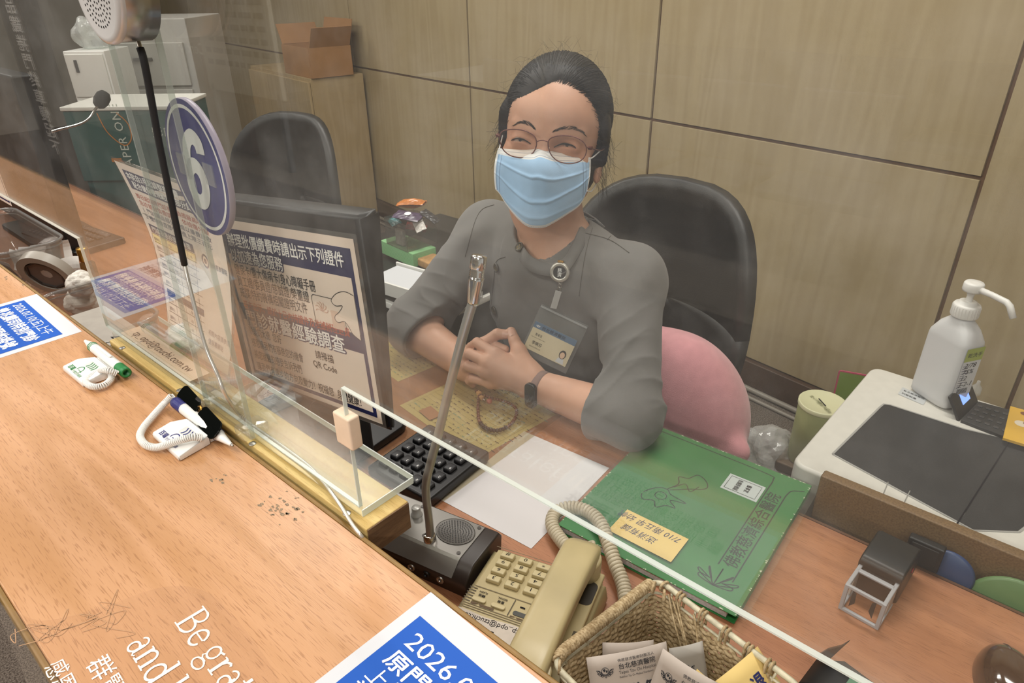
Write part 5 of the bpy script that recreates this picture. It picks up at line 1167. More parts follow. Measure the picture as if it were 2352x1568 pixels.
# eye slits
def surf(F, pts, off=0.0): return np.array([march(F, x, y, .7, 1.6, off)[0] for x, y in pts])
eyeL = spline(surf(BF, [(1174, 323), (1187, 318.5), (1203, 321.5), (1219, 331)]), 4); eyeR = spline(surf(BF, [(1272, 339), (1292, 331), (1312, 334), (1323, 341)]), 4)
for e_ in (eyeL, eyeR):
    n_ = len(e_); rr_ = [.0007+.0015*math.sin(math.pi*i/(n_-1)) for i in range(n_)]
    for i in range(n_-1):
        BF.cut(rc(e_[i]-hu*.0012, e_[i+1]-hu*.0012, rr_[i], rr_[i+1]), .0012)
body = field_part(BF, .0023, M_skin, 'body', cl_)
for e_ in (eyeL, eyeR):
    c = e_[len(e_)//2]-hu*.0014-fd*.0119; b = MB(); b.lathe([(.0115*math.sin(a), -.0115*math.cos(a)) for a in np.linspace(.01, math.pi-.01, 16)], mat('eye_white', 'b9a596', .25), 24, T4(c, hr, hu, fd)); 
    b.lathe([(.0057*math.sin(a), .0061*math.cos(a)) for a in np.linspace(math.pi/2, .02, 6)], mat('iris_dark', '1a1210', .15), 20, T4(c+fd*.0058, hr, hu, fd)); b.build('eye', cl_, world=True)
    b = MB(); b.tube(e_+fd*.0006+hu*.0006, [.0004+.0008*math.sin(math.pi*(i+.6)/(len(e_)+.2)) for i in range(len(e_))], M_hair, 6); b.build('eyelashes', cl_, world=True)
    b = MB(); cr_ = np.array([march(BF, *p, .7, 1.6, .0001)[0] for p in []]) if False else None
# brows: short hairs laid along the ridge
def brow(pts):
    P = spline(surf(BF, pts, .0002), 14); b = MB(); rs = np.random.RandomState(3); k = len(P)
    for i in range(150):
        u = rs.rand()*(k-2); j = int(u); p = P[j]+(P[j+1]-P[j])*(u-j); t_ = unit(P[min(j+1, k-1)]-P[j]); sgn = 1 if pts[0][0] > pts[-1][0] else -1
        wv = (.0042*math.sin(math.pi*min(1, (u/k)*.85+.15))) ; p = p+hu*rs.uniform(-wv, wv)*.6+fd*.0003; L = rs.uniform(.004, .008)
        b.tube([p, p+t_*L*.6+hu*.001+fd*.0008, p+t_*L+hu*.0006], [.00018, .00016, .00007], M_hair, 3)
    b.build('eyebrow', cl_, world=True)
brow([(1231, 298), (1217, 286), (1199, 281), (1181, 288)]); brow([(1268, 303), (1289, 296), (1314, 294), (1334, 302), (1343, 310)])
# nails
for tip, prev, m_ in ((L_f[4][0][2], L_f[4][0][1], 0), (R_f[1][0][2], R_f[1][0][1], 0)):
    ax = unit(tip-prev); c = march(BF, *( (lambda q: (IW/2+FPX*((q-CAM) @ CR)/((q-CAM) @ CF), IH/2-FPX*((q-CAM) @ CU)/((q-CAM) @ CF)))(tip-ax*.001)))[0]; nn = BF.grad(c[None])[0]
    xx = unit(np.cross(ax, nn)); yy = np.cross(nn, xx); b = MB(); G = [[(u*.0058*(1-.15*v*v), v*.0068, .0011-.0022*u*u-.0004*v*v) for v in np.linspace(-1, 1, 6)] for u in np.linspace(-1, 1, 7)]
    b.grid(np.array(G), mat('nail', 'd2a591', .3), M=T4(c, xx, yy, nn)); b.build('fingernail', cl_, world=True)
# ---------------------------------------------------------------- hair drawn back from a parting
HC, HR = np.array([0, -.085, .036]), np.array([.0815, .1035, .0925])
HF = Field(); HF.u(hell(HC, HR), .01)
for s in (-1, 1): HF.u(hrc((s*.068, -.050, .030), (s*.074, -.085, -.015), .014, .012), .02)
HF.u(hrc((0, -.17, -.0), (0, -.185, -.06), .034, .022), .03); HF.u(hrc((-.03, -.12, -.045), (.03, -.12, -.045), .04, .04), .03)
def hloc(P): return ((P-HO) @ HA.T)/HS
def hairline(P, d):
    q = hloc(P); x = q[:, 0]-.004; u = q[:, 2]+.006
    rx = np.where(x < 0, .0665, .0700); ru = .0905-.017*np.clip(np.abs(x)/.03, 0, 1.6)*(x < 0)
    e = np.sqrt((x/rx)**2+(np.clip(u, -.2, None)/ru)**2)-1
    e = np.where(u < 0, np.abs(x)/rx-1, e); c = smax(e*.055, -(q[:, 1]+.064)*1.0, .012)
    return smax(d, -c*HS, .014)
HF.mod(hairline)
def nape(P, d): q = hloc(P); return smax(d, (-.075-q[:, 2])*HS, .01)
HF.mod(nape)
def strandy(P, d):
    q = (hloc(P)-HC)/HR; a = np.arctan2(q[:, 0], q[:, 2]+.2); return d+.00025*np.sin(a*97)+.0002*np.sin(a*171+q[:, 1]*3)
HF.mod(strandy)
field_part(HF, .0026, M_hair, 'hair', cl_)
b = MB(); rs = np.random.RandomState(11)
def hpt(dv, lift=0.0): return hl(*(HC+HR*dv*(1+lift)))
end = unit((0, -1, -.28))
for i in range(1300):
    ph = rs.uniform(-1.0, 1.0)*1.72; x = .068*math.sin(ph)+.004; u = .089*math.cos(ph)-.006
    k = 1-((x-HC[0])/HR[0])**2-((u-HC[2])/HR[2])**2
    if k < .02: k = .02
    s0 = unit(np.array([(x-HC[0])/HR[0], math.sqrt(k), (u-HC[2])/HR[2]])); s0 = unit(s0+rs.normal(0, .022, 3)); back = rs.choice((0., 0., .25, .5))*rs.rand()
    om = math.acos(np.clip(s0 @ end, -1, 1)); pts = []; lf = rs.rand()
    for q in np.linspace(back, min(1, back+.8), 11): pts.append(hpt((math.sin((1-q)*om)*s0+math.sin(q*om)*end)/math.sin(om), -.055*max(0, 1-q*9)*(back < .02)+.003+.006*lf+.008*math.sin(math.pi*q)*lf))
    b.tube(pts, [.00025, .00045, .0006, .0006, .0006, .0006, .0006, .0006, .0005, .0004, .0002], M_hair, 3, caps=False)
for i in range(80):   # flyaways along the crown and the temples
    a = rs.uniform(-1.5, 1.5); s0 = unit(np.array([math.sin(a), rs.uniform(-.2, .6), math.cos(a)])); p = hpt(s0, .0); o_ = unit(p-hl(*HC)); tg = unit(np.cross(o_, rs.normal(0, 1, 3))); L = rs.uniform(.008, .030)
    b.tube([p-o_*.002, p+o_*L*.25+tg*L*.4, p+o_*L*.42+tg*L*.9+hu*rs.normal(0, .004), p+o_*L*.5+tg*L*1.3+hu*rs.normal(0, .006)], [.00013, .00012, .0001, .00006], M_hair, 3, caps=False)
for s, n_, ul, uh in ((-1, 70, -.045, .01), (1, 95, -.075, .01)):   # wisps by the ears and nape
    for i in range(n_):
        u = rs.uniform(ul, uh); p = np.array([s*rs.uniform(.070, .082), rs.uniform(-.12, -.06), u+.02]); L = rs.uniform(.015, .04); q = p+np.array([s*L*.35, rs.normal(0, .01), -L*.6]); r_ = q+np.array([s*L*rs.uniform(-.1, .5), rs.normal(0, .01), -L*.5+rs.normal(0, .01)])
        b.tube(spline([hl(*p), hl(*((p+q)/2+[s*.003, 0, 0])), hl(*q), hl(*r_)], 3), .00015, M_hair, 3, caps=False)
for i in range(0):    # fine hairs falling on the brow beside the parting
    ph = rs.uniform(-.75, .95); x = .062*math.sin(ph)+.004; u = .086*math.cos(ph)-.006; k = max(.05, 1-((x)/HR[0])**2-((u-HC[2])/HR[2])**2); p = np.array([x, HC[1]+HR[1]*math.sqrt(k)-.006, u]); L = rs.uniform(.012, .035); d_ = np.array([.35*np.sign(x), .15, -1])*L
    b.tube(spline([hl(*(p+(0, -.01, .006))), hl(*(p+(0, .003, 0))), hl(*(p+d_*.5+(0, .004, 0))), hl(*(p+d_))], 3), .0002, M_hair, 3, caps=False)
b.build('hair_strands', cl_, world=True)
# ---------------------------------------------------------------- surgical mask
MF = Field(); MF.u(hell((0, -.030, -.062), (.062, .052, .058)), .01); MF.u(hell((0, .022, -.034), (.014, .014, .016)), .05); MF.u(hell((0, .004, -.098), (.020, .018, .018)), .045)
for s in (-1, 1): MF.u(hell((s*.040, -.014, -.036), (.024, .026, .026)), .03); MF.u(hell((s*.050, -.042, -.070), (.016, .03, .03)), .03)
topc = spline([(1144, 340), (1168, 342), (1200, 344), (1226, 342), (1241, 335), (1256, 340), (1275, 349), (1312, 354), (1357, 362)], 6)
botc = spline([(1133, 431), (1147, 445), (1163, 471), (1190, 503), (1214, 521), (1246, 523), (1268, 514), (1302, 493), (1333, 470), (1351, 432)], 6)
def rs_curve(c, u):
    d = np.r_[0, np.cumsum(np.linalg.norm(np.diff(c, axis=0), axis=1))]; return np.array([np.interp(u*d[-1], d, c[:, 0]), np.interp(u*d[-1], d, c[:, 1])])
NU, NV = 61, 67; Gm = np.zeros((NU, NV, 3)); b = MB()
for i in range(NU):
    u = i/(NU-1); a, c = rs_curve(topc, u), rs_curve(botc, .02+.96*u)
    tt = []
    for j in range(NV):
        v = j/(NV-1); p = a+(c-a)*v; p[0] += -6*math.sin(math.pi*v)*(1-2*u)**2*(1 if u < .5 else -.5)
        Gm[i, j] = march(MF, p[0], p[1], .75, 1.3, .0035)[0]
# smooth the depth so that the sheet hangs like stiff cloth
dep = (Gm-CAM) @ CF
for _ in range(14):
    q = dep.copy(); q[1:-1] = (dep[:-2]+2*dep[1:-1]+dep[2:])/4; q[:, 1:-1] = (q[:, :-2]+2*q[:, 1:-1]+q[:, 2:])/4; dep = q
for i in range(NU):
    for j in range(NV):
        u, v = i/(NU-1), j/(NV-1); s = 0
        for vc, amp in ((.40, .0030), (.68, .0036), (.91, .0015)):
            vc2 = vc-.085*(2*u-1)**2*(1 if vc < .8 else -.6)+.02*math.sin(5*u+vc*9); x = (v-vc2)/.05
            if -1.6 < x < 1: s += amp*(math.exp(-x*x*2.2) if x < 0 else max(0, 1-x*3))
        s += .0012*math.sin(9*u+4*v)*math.sin(7*v)
        s *= math.sin(math.pi*min(max(u, .02), .98))**.4
        dd = (Gm[i, j]-CAM); k0 = dd @ CF; Gm[i, j] = CAM+dd*((dep[i, j]-s)/k0)
mk_w, mk_b = mat('mask_white', 'e3e4e4', .8, bump=.2, bscale=1200), mat('mask_blue', 'a9cdf0', .8, bump=.25, bscale=1400, noise=.06, nscale=40)
mk_d = mat('mask_dots', '7d8fb0', .8)
P_ = Gm.reshape(-1, 3); fb, fw = [], []
for i in range(NU-1):
    for j in range(NV-1):
        q = (i*NV+j, (i+1)*NV+j, (i+1)*NV+j+1, i*NV+j+1); v = j/(NV-1); (fw if v < .135 or v > .968 or i < 1 or i > NU-3 else fb).append(q)
b.add(P_, fb, mk_b, True); b.add(P_, fw, mk_w, True)
b2 = b
nm = np.cross(np.gradient(Gm, axis=0), np.gradient(Gm, axis=1)); nm /= np.linalg.norm(nm, axis=2)[..., None]
if np.mean(nm @ fd) < 0: nm = -nm
dotp = []
def dots(i0, i1, j0, j1, step):
    n_ = int(max(abs(i1-i0)*1.2, abs(j1-j0)*1.3)*step)
    for k in range(n_):
        i = i0+(i1-i0)*k/n_; j = j0+(j1-j0)*k/n_; ii, jj = int(i), int(j); fi_, fj_ = i-ii, j-jj
        if ii+1 >= NU or jj+1 >= NV: continue
        p = Gm[ii, jj]*(1-fi_)*(1-fj_)+Gm[ii+1, jj]*fi_*(1-fj_)+Gm[ii, jj+1]*(1-fi_)*fj_+Gm[ii+1, jj+1]*fi_*fj_; n1 = nm[ii, jj]; a_ = unit(Gm[ii+1, jj]-Gm[ii, jj]); c_ = np.cross(n1, a_)
        o_ = p+n1*.0003; w_, h_ = .00075, .0003
        if abs(j1-j0) > abs(i1-i0): w_, h_ = .0003, .0007
        b2.add([o_-a_*w_-c_*h_, o_+a_*w_-c_*h_, o_+a_*w_+c_*h_, o_-a_*w_+c_*h_], [(0, 1, 2, 3)], mk_d)
dots(2, NU-2, 3.2, 3.2, 1); dots(2, NU-2, 7.6, 7.6, 1); 
for i_ in (1.6, 3.4): dots(i_, i_, 9, NV-4, 1)
for i_ in (NU-4.4, NU-6.4): dots(i_, i_, 9, NV-4, 1)
dots(8, NU-9, NV-1.9, NV-1.9, 1)
b.build('face_mask', cl_, world=True)
for c0, c1, s in ((Gm[-2, 2], Gm[-2, -4], 1), (Gm[1, 2], Gm[1, -4], -1)):
    b = MB(); er = hl(s*.079, -.100, .008); el_ = hl(s*.080, -.108, -.030); b.tube(spline([c0, c0*.6+hl(s*.0745, -.05, -.006)*.4, hl(s*.0775, -.075, .004), er, el_, hl(s*.074, -.075, -.060), c1], 6), .0011, mk_w, 6); b.build('ear_loop', cl_, world=True)
# ---------------------------------------------------------------- spectacles
gt = []
def gpl(x, y, off=.0275):
    o_ = HO+fd*off*HS; d = ray(x, y); t = ((o_-CAM) @ fd)/(d @ fd); return CAM+d*t
M_frm = mat('frame_plum', '6b3f38', .3, metal=.5)
LL = [(185, 690), (215, 652), (300, 638), (400, 650), (478, 690), (506, 750), (492, 820), (440, 872), (370, 888), (280, 870), (215, 820), (186, 750)]
RL = [(610, 745), (640, 712), (720, 694), (830, 702), (908, 742), (944, 800), (932, 870), (880, 922), (790, 940), (700, 920), (640, 870), (612, 805)]
cvt = lambda L: [(1100+x/3.825, 130+y/3.825) for x, y in L]
for L in (LL, RL):
    P = spline([gpl(*p) for p in cvt(L)], 6, True); cc = P.mean(0); P = np.array([p-fd*(.05*np.linalg.norm((p-HO) @ HA.T*[1, 0, 0])**1.6) for p in P])
    b = MB(); b.tube(P, .00085, M_frm, 6, closed=True); b.build('spectacle_rim', cl_, world=True)
    b = MB(); k = len(P); b.add(np.vstack([P, P.mean(0)+fd*.0012]), [(i, (i+1) % k, k) for i in range(k)], clear('lens_clear', 'efe6df', ior=1.35), True); b.build('spectacle_lens', cl_, world=True)
    for p in ((cvt(RL if L is RL else LL))[0 if L is RL else 5],):
        b = MB(); q = gpl(*p); s_ = 1 if L is RL else -1; b.tube(spline([q, q-fd*.004-hu*.004, q-fd*.007-hu*.010+hr*s_*.002], 5), .0006, M_frm, 5); b.lathe([(0, -.001), (.0022, 0), (0, .001)], mat('nose_pad', 'd8b9a6', .3), 10, T4(q-fd*.007-hu*.010+hr*s_*.002, hu, fd)); b.build('nose_pad', cl_, world=True)
b = MB(); b.tube(spline([gpl(*p) for p in cvt([(506, 748), (535, 737), (565, 735), (590, 741), (610, 748)])], 5), .0009, M_frm, 6); b.build('bridge', cl_, world=True)
for s, p in ((1, (944, 800)), (-1, (186, 700))):
    b = MB(); q = gpl(*cvt([p])[0])-fd*.006; b.tube(spline([q, q+hr*s*.006-fd*.004, hl(s*.0775, -.035, .002), hl(s*.081, -.09, .006), hl(s*.080, -.112, -.012)], 6), .0011, M_frm, 6); b.box(q+hr*s*.005-fd*.003, (.006, .006, .005), M_frm, .001); b.build('temple', cl_, world=True)
# ---------------------------------------------------------------- jacket
JF = Field()
JF.u(ell(CHP, (.162, .098, .165), TA), .01)
JF.u(rc(SR-sx_*.002, SL+sx_*.002, .053, .053), .05); JF.u(rc(NB-tu*.028-tf*.006, (SR+SL)/2-tu*.02, .076, .08), .05)
for s in (-1, 1): JF.u(ell(CHP+sx_*s*.065+tf*.055-tu*.015, (.062, .05, .065), TA), .05)
JF.u(rc(CHP-tu*.09, PEL-tu*.02, .125, .14), .06)
JF.u(rc(SR, ER+unit(SR-ER)*.02, .058, .055), .035); JF.u(rc(SL, EL+unit(SL-EL)*.02, .054, .047), .03)
ucR, ucL = unit(WR-ER), unit(WL-EL)
JF.u(rc(ER, ER+ucR*.035, .053, .054), .03); JF.u(rc(EL, EL+ucL*.055, .047, .052), .03)
def folds(P, d):
    o = d.copy()
    for E_, S_, W_, sd in ((ER, SR, WR, 0), (EL, SL, WL, 2)):
        ax = unit(E_-S_); s = (P-S_) @ ax; L = np.linalg.norm(E_-S_); rad = np.linalg.norm(P-S_-np.outer(s, ax), axis=1); m = np.exp(-((s-L*.72)/(.09))**2)*(rad < .12)
        b_ = unit(np.cross(ax, W_-E_)); c_ = np.cross(ax, b_); an = np.arctan2((P-S_) @ b_, (P-S_) @ c_)
        q1 = s*62+2.6*np.sin(an*1.0+sd)+.8*np.sin(an*3+s*30); q2 = s*95-2.2*np.cos(an+sd*1.7)
        cr = lambda z: 1-np.abs(np.sin(z))**.55
        o = o-m*(.0050*cr(q1)*(.5+.5*np.sin(an*2+sd+s*22))+.0035*cr(q2)*(.5+.5*np.cos(an*2-s*31)))+m*.002
        m2 = np.exp(-((s-L*.12)/.05)**2)*(rad < .12); o = o+m2*.0016*np.sin(an*5+s*40+sd)
    q = (P-CHP) @ TA.T; fr = np.clip(q[:, 1]/.05, 0, 1)
    o = o+fr*(.0026*np.sin(q[:, 0]*62+q[:, 2]*34)*np.exp(-((q[:, 2]+.06)/.10)**2)+.0030*np.sin(q[:, 2]*70+np.abs(q[:, 0])*46)*np.exp(-((np.abs(q[:, 0])-.13)/.045)**2))
    return o
JF.mod(folds)
# open cuffs and neck
JF.cut(rc(ER+ucR*.012, ER+ucR*.16, .0455, .046), .004); JF.cut(rc(EL+ucL*.03, EL+ucL*.2, .0435, .046), .004)
def plane_cut(pt, nrm, near, rr):
    pt, nrm = np.array(pt), unit(nrm)
    def f(P, d): return np.where(np.linalg.norm(P-near, axis=1) < rr, smax(d, (P-pt) @ nrm, .003), d)
    return f
JF.mod(plane_cut(ER+ucR*.042, ucR+np.array([0, 0, -.25]), ER+ucR*.06, .085)); JF.mod(plane_cut(EL+ucL*.058, ucL, EL+ucL*.085, .075))
nk = unit(hl(0, -.098, -.09)-NB); JF.cut(rc(NB+nk*.004+tf*.006, NB+nk*.2, .0575, .080), .004)
JF.mod(lambda P, d: smax(d, (.60-P[:, 2]), .01))
jk = field_part(JF, .0034, M_jack, 'jacket', cl_)
M_seam = mat('seam_dark', '57544f', .9)
def jsurf(pts, off=.0006):
    P = np.array([march(JF, x, y, .75, 1.7, off)[0] for x, y in pts]); return P[np.abs(JF(P)) < off+.0012]
def seam(pts, r=.0006):
    b = MB(); q = jsurf(spline(pts, 5)); b.tube(q, r, M_seam, 5); return b.build('seam', jk, world=True)
seam([(1135, 470), (1108, 480), (1092, 505), (1080, 545), (1068, 590)]); seam([(1375, 480), (1350, 560), (1338, 620), (1330, 680)]); seam([(1345, 535), (1400, 550), (1445, 580)], .0006); seam([(1395, 550), (1420, 528), (1455, 530)], .0006)
seam([(1160, 590), (1140, 600), (1134, 640), (1128, 700), (1120, 770)], .0007)
for o in list(jk.children): o.name = 'seam'
# stand collar: band round the neck opening
NP = [(1189, 520), (1196, 552), (1206, 576), (1222, 594), (1246, 605), (1274, 608), (1298, 596), (1316, 566), (1330, 535), (1345, 505)]
lo_ = jsurf(NP, .003); nb_ = [NB+nk*.052-tf*.045*0+(-tf*.066+sx_*.03), NB+nk*.052+(-tf*.072), NB+nk*.05+(-tf*.06-sx_*.04)]
ring = spline(np.vstack([lo_, [lo_[-1]*.5+nb_[0]*.5+sx_*.014, nb_[0], nb_[1], nb_[2], lo_[0]*.5+nb_[2]*.5-sx_*.012]]), 6, True); cen = ring.mean(0); G = []
for p in ring:
    o_ = unit((p-cen)-nk*np.dot(p-cen, nk)); G.append([p+o_*.012-nk*.016, p+o_*.006-nk*.006, p+o_*.001+nk*.002, p-o_*.0015+nk*.0025])
G.append(G[0]); b = MB(); b.grid(np.array(G), M_jack, thick=.0014); b.build('collar', jk, world=True)
# buttons
def disc_at(px, py, r, F=JF, off=.002):
    p, t = march(F, px, py, .75, 1.7, off); n_ = F.grad(p[None], .004)[0]; x_ = unit(np.cross((0, 0, 1.), n_)); return T4(p, x_, np.cross(n_, x_), n_), p
for x, y in ((1140, 615), (1135, 713), (1193, 567)):
    M, p = disc_at(x, y, .008); b = MB(); b.lathe([(0, -.001), (.0082, -.001), (.0088, .0005), (.0084, .0022), (.0068, .0024), (.0064, .0014), (0, .0014)], mat('button_dark', '3a352c', .35), 24, M, caps=False)
    b.text('心', 0, -.0042, .0105, .0017, mat('button_brass', '8d7a4c', .35, metal=.5), M, align='C'); b.build('button', jk, world=True)
# trousers and shoes under the desk
TF = Field(); 
for s in (-1, 1):
    hp, kn, an_ = PEL+sx_*s*.08+np.array([0, 0, -.02]), PEL+sx_*s*.11+np.array([0, -.40, -.05]), PEL+sx_*s*.10+np.array([0, -.30, -.46])
    TF.u(rc(hp, kn, .085, .062), .05); TF.u(rc(kn, an_, .06, .045), .02)
TF.u(ell(PEL, (.17, .12, .11)), .05); field_part(TF, .008, mat('trousers_dark', '2b2a2c', .85), 'trousers', cl_)
for s in (-1, 1):
    an_ = PEL+sx_*s*.10+np.array([0, -.30, -.50]); F_ = Field(); F_.u(rc(an_+np.array([0, .02, .0]), an_+np.array([0, -.14, -.012]), .04, .034), .02); F_.mod(lambda P, d: smax(d, .004-P[:, 2], .004)); field_part(F_, .006, M_blackm, 'shoe', cl_)
# ---------------------------------------------------------------- badge reel, name card, wristband
rl_ = thing('badge_reel', 'silver badge reel with a black centre clipped at the clerk\'s collar', 'badge reel', march(JF, 1286, 625, .75, 1.7, .004)[0])
M, p = disc_at(1286, 625, .016, off=.008); M[:3, 2] = unit(M[:3, 2]*.6+camd*.4); M[:3, 0] = unit(np.cross((0, 0, 1.), M[:3, 2])); M[:3, 1] = np.cross(M[:3, 2], M[:3, 0])
b = MB(); b.lathe([(.0155, -.005), (.0168, -.004), (.0168, .001), (.0155, .003), (.012, .0032), (.0112, .0024), (0, .0024)], mat('reel_silver', 'b5b1a8', .3, metal=.5), 36, M, caps=False); b.build('case', rl_, world=True)
b = MB(); b.lathe([(0, .0026), (.0108, .0026)], M_black, 30, M, caps=False, smooth=False); b.text('慈', 0, .0006, .0078, .003, M_wprint, M, align='C'); b.text('濟', 0, -.0068, .0078, .003, M_wprint, M, align='C'); b.build('emblem', rl_, world=True)
b = MB(); b.box((0, .0175, .0), (.010, .004, .005), M_gold, .001, M=M); b.build('clip', rl_, world=True)
ca = [march(JF, x, y, .75, 1.7, .006)[0] for x, y in ((1286, 645), (1286, 655), (1284, 664))]
b = MB()
for i, (x, y) in enumerate(((1287, 648), (1286, 656), (1284, 664))):
    c = march(JF, x, y, .75, 1.7, .008)[0]; b.tube([c+hr*.0028*math.cos(a)+np.array([0, 0, 1])*.0042*math.sin(a) for a in np.linspace(0, 2*math.pi, 11)[:-1]], .0008, M_steel, 5, closed=True)
b.build('chain', rl_, world=True)
s0, s1 = march(JF, 1283, 668, .75, 1.7, .010)[0], march(JF, 1271, 708, .75, 1.7, .012)[0]
b = MB(); ax = unit(s1-s0); xx = unit(np.cross(ax, camd)); Ms = T4(s0, xx, -ax); L = np.linalg.norm(s1-s0); b.box((0, -L/2, 0), (.0105, L, .0012), clear('vinyl_strap', 'e9ece9', body=.35), .0004, M=Ms); b.lathe([(0, .001), (.0032, .001), (.0028, .002), (0, .002)], M_steel, 14, T4(Ms[:3, 3]-Ms[:3, 1]*L*.55, Ms[:3, 0], Ms[:3, 1], Ms[:3, 2]), caps=False); b.build('strap', rl_, world=True)
tA, tB, tC = [march(JF, x, y, .75, 1.7, .010)[1] for x, y in ((1218, 688), (1328, 735), (1200, 800))]
t_ = min(tA, tC); Mc, cw, ch = rect_frame(PD(1198, 797, t_+.012), PD(1304, 849, t_+.012-(tA-tB)*.5), PD(1219, 688, t_))
idc = thing('id_card_holder', 'clear vinyl holder with a cream staff card hanging on the clerk\'s chest', 'name card', Mc)
b = MB(); b.box((cw/2, ch/2-.004, 0), (cw, ch+.008, .0026), clear('vinyl_holder', 'f2f4f4', rough=.08, body=.06), .0008); b.box((cw/2, ch-.0045, .0016), (cw*.98, .0035, .0012), clear('vinyl_zip', 'dfe4e6', rough=.1, body=.25), .0004); b.build('holder', idc)
b = MB(); x0, x1, y0, y1 = cw*.04, cw*.93, ch*.03, ch*.63; b.box(((x0+x1)/2, (y0+y1)/2, .0016), (x1-x0, y1-y0, .0008), mat('card_cream', 'cfc3a4', .4)); z = .0021
b.quad(x0, y1-.011, x1, y1, z, mat('card_blue', '56708c', .4)); lotus(b, x0+.008, y1-.0065, .0034, M_wprint, z+.0003); b.text('台北慈濟醫院', x0+.015, y1-.0085, .0065, z+.0003, M_ink, width=(x1-x0)*.55)
b.text('醫事室', x0+.009, y0+(y1-y0)*.55, .0052, z, M_ink, width=.0125); b.text('Department of Medical Affairs', x0+.004, y0+(y1-y0)*.46, .0022, z, M_ink, width=.026); b.text('李曉芬', x0+.009, y0+(y1-y0)*.24, .007, z, M_ink, width=.0185, bold=.01); b.text('HSIAO-FEN LEE', x0+.007, y0+(y1-y0)*.12, .003, z, M_ink, width=.021)
px_, py_ = x1-.0125, y0+(y1-y0)*.34; b.poly(circ(px_, py_, .0062, 16, ry=.0078), z+.0002, mat('photo_hair', '2b2624', .5)); b.poly(circ(px_, py_-.0012, .0044, 14, ry=.0056), z+.0004, mat('photo_skin', 'd9b89c', .5)); b.poly([(px_-.0075, y0+.0015), (px_+.0075, y0+.0015), (px_+.005, py_-.0072), (px_-.005, py_-.0072)], z+.0001, mat('photo_shirt', 'c9cdd2', .5))
b.build('staff_card', idc)
wa = unit(EL-WL); wc = WL+wa*.016; wb = thing('wristband', 'rose-gold smart wristband with a dark screen on the clerk\'s left wrist', 'wristband', wc)
e1 = unit(np.cross(wa, (0, 0, 1.))); e2 = np.cross(wa, e1); 
if e1[1] > 0: e1 = -e1
if e2[2] < 0: e2 = -e2
def wrad(c, d): 
    t = np.linspace(.01, .06, 120); v = BF(c+np.outer(t, d)); i = np.argmax(v > 0); return t[i]
pr_, G = [], []
for a in np.linspace(0, 2*math.pi, 41):
    d_ = e1*math.cos(a)+e2*math.sin(a); r_ = wrad(wc, d_)+.0012; G.append([wc+d_*r_+wa*w_ for w_ in (-.008, -.004, 0, .004, .008)])
b = MB(); b.grid(np.array(G), mat('band_rose', '9a7f78', .4, metal=.5, bump=.6, bscale=2500), thick=.0014); b.build('band', wb, world=True)
a = math.radians(2); d_ = unit(e1*math.cos(a)+e2*math.sin(a)); tg = unit(np.cross(wa, d_)); c = wc+d_*(wrad(wc, d_)+.0035)
b = MB(); b.prism(rrect(-.0108, -.0225, .0108, .0225, .009, 7), -.004, .004, mat('band_screen', '1b1a1b', .12), T4(c, wa, tg if np.dot(np.cross(wa, tg), d_) > 0 else -tg), .002, 3); b.build('screen', wb, world=True)
# ---------------------------------------------------------------- office chair and plush cushion
M_lea = mat('chair_leather', '2c2b2b', .45, noise=.15, nscale=40, bump=.2, bscale=500)
CC = np.array([-.70, 1.18, 0]); ch_ = thing('office_chair', 'dark grey leather office chair behind the clerk', 'chair', CC)
b = MB(); outl_ = []
def chair_back(parent, name='backrest', m=M_lea, w=.225, h=.50, z0=.50, yb=.16, M=None):
    G = []; nr, na = 12, 48
    for a in np.linspace(0, 2*math.pi, na+1):
        row = []
        for r in np.linspace(.02, 1, nr):
            c, s_ = math.cos(a), math.sin(a); ex = .62 if s_ > 0 else .5; x = r*w*math.copysign(abs(c)**ex, c)*(1 if s_ > 0 else 1-.06*abs(s_)); zz = z0+h*.45+r*(h*.55 if s_ > 0 else h*.45)*math.copysign(abs(s_)**.8, s_)
            row.append((x, yb-1.9*x*x+.25*(zz-z0-h*.4)**2+.012*(1-r**6), zz))
        G.append(row)
    b = MB(); b.grid(np.array(G), m, thick=.03, flip=False, M=M); o = b.build(name, parent); return o
chair_back(ch_)
b = MB(); b.prism(rrect(-.23, -.25, .23, .20, .08, 7), .385, .45, M_lea, bev=.02, seg=4); b.build('seat', ch_)
b = MB(); b.box((0, .20, .47), (.06, .03, .25), M_black, .006); b.box((0, .1, .375), (.06, .2, .02), M_black, .004); b.build('back_bracket', ch_)
b = MB(); b.lathe([(.028, .08), (.028, .24), (.018, .24), (.018, .385)], M_black, 20); b.build('gas_lift', ch_)
for k in range(5):
    a = 2*math.pi*k/5+.3; b = MB(); b.tube([(0, 0, .10), (.26*math.cos(a), .26*math.sin(a), .065)], [.024, .016], M_black, 10); l_ = b.build('leg', ch_); b = MB(); b.lathe([(.026, -.012), (.028, -.006), (.028, .006), (.026, .012)], M_black, 18, T4((.27*math.cos(a), .27*math.sin(a), .028), (math.cos(a), math.sin(a), 0), (0, 0, 1))); b.build('caster', l_)
pc = PY(1600, 925, 1.055); PF = Field(); PF.u(ell(pc+np.array([-.10, .03, -.05]), (.18, .10, .16), np.array([unit((.95, .25, -.2)), unit((-.25, .95, 0)), unit((.2, .05, .97))])), .01); PF.u(ell(pc+np.array([0, .0, -.03]), (.085, .075, .155), np.array([unit((.96, .1, .25)), unit((-.1, .99, 0)), unit((-.25, 0, .97))])), .07)
nb2 = PY(1700, 1040, 1.04); PF.u(rc(pc+np.array([.04, 0, -.14]), nb2, .05, .016), .04)
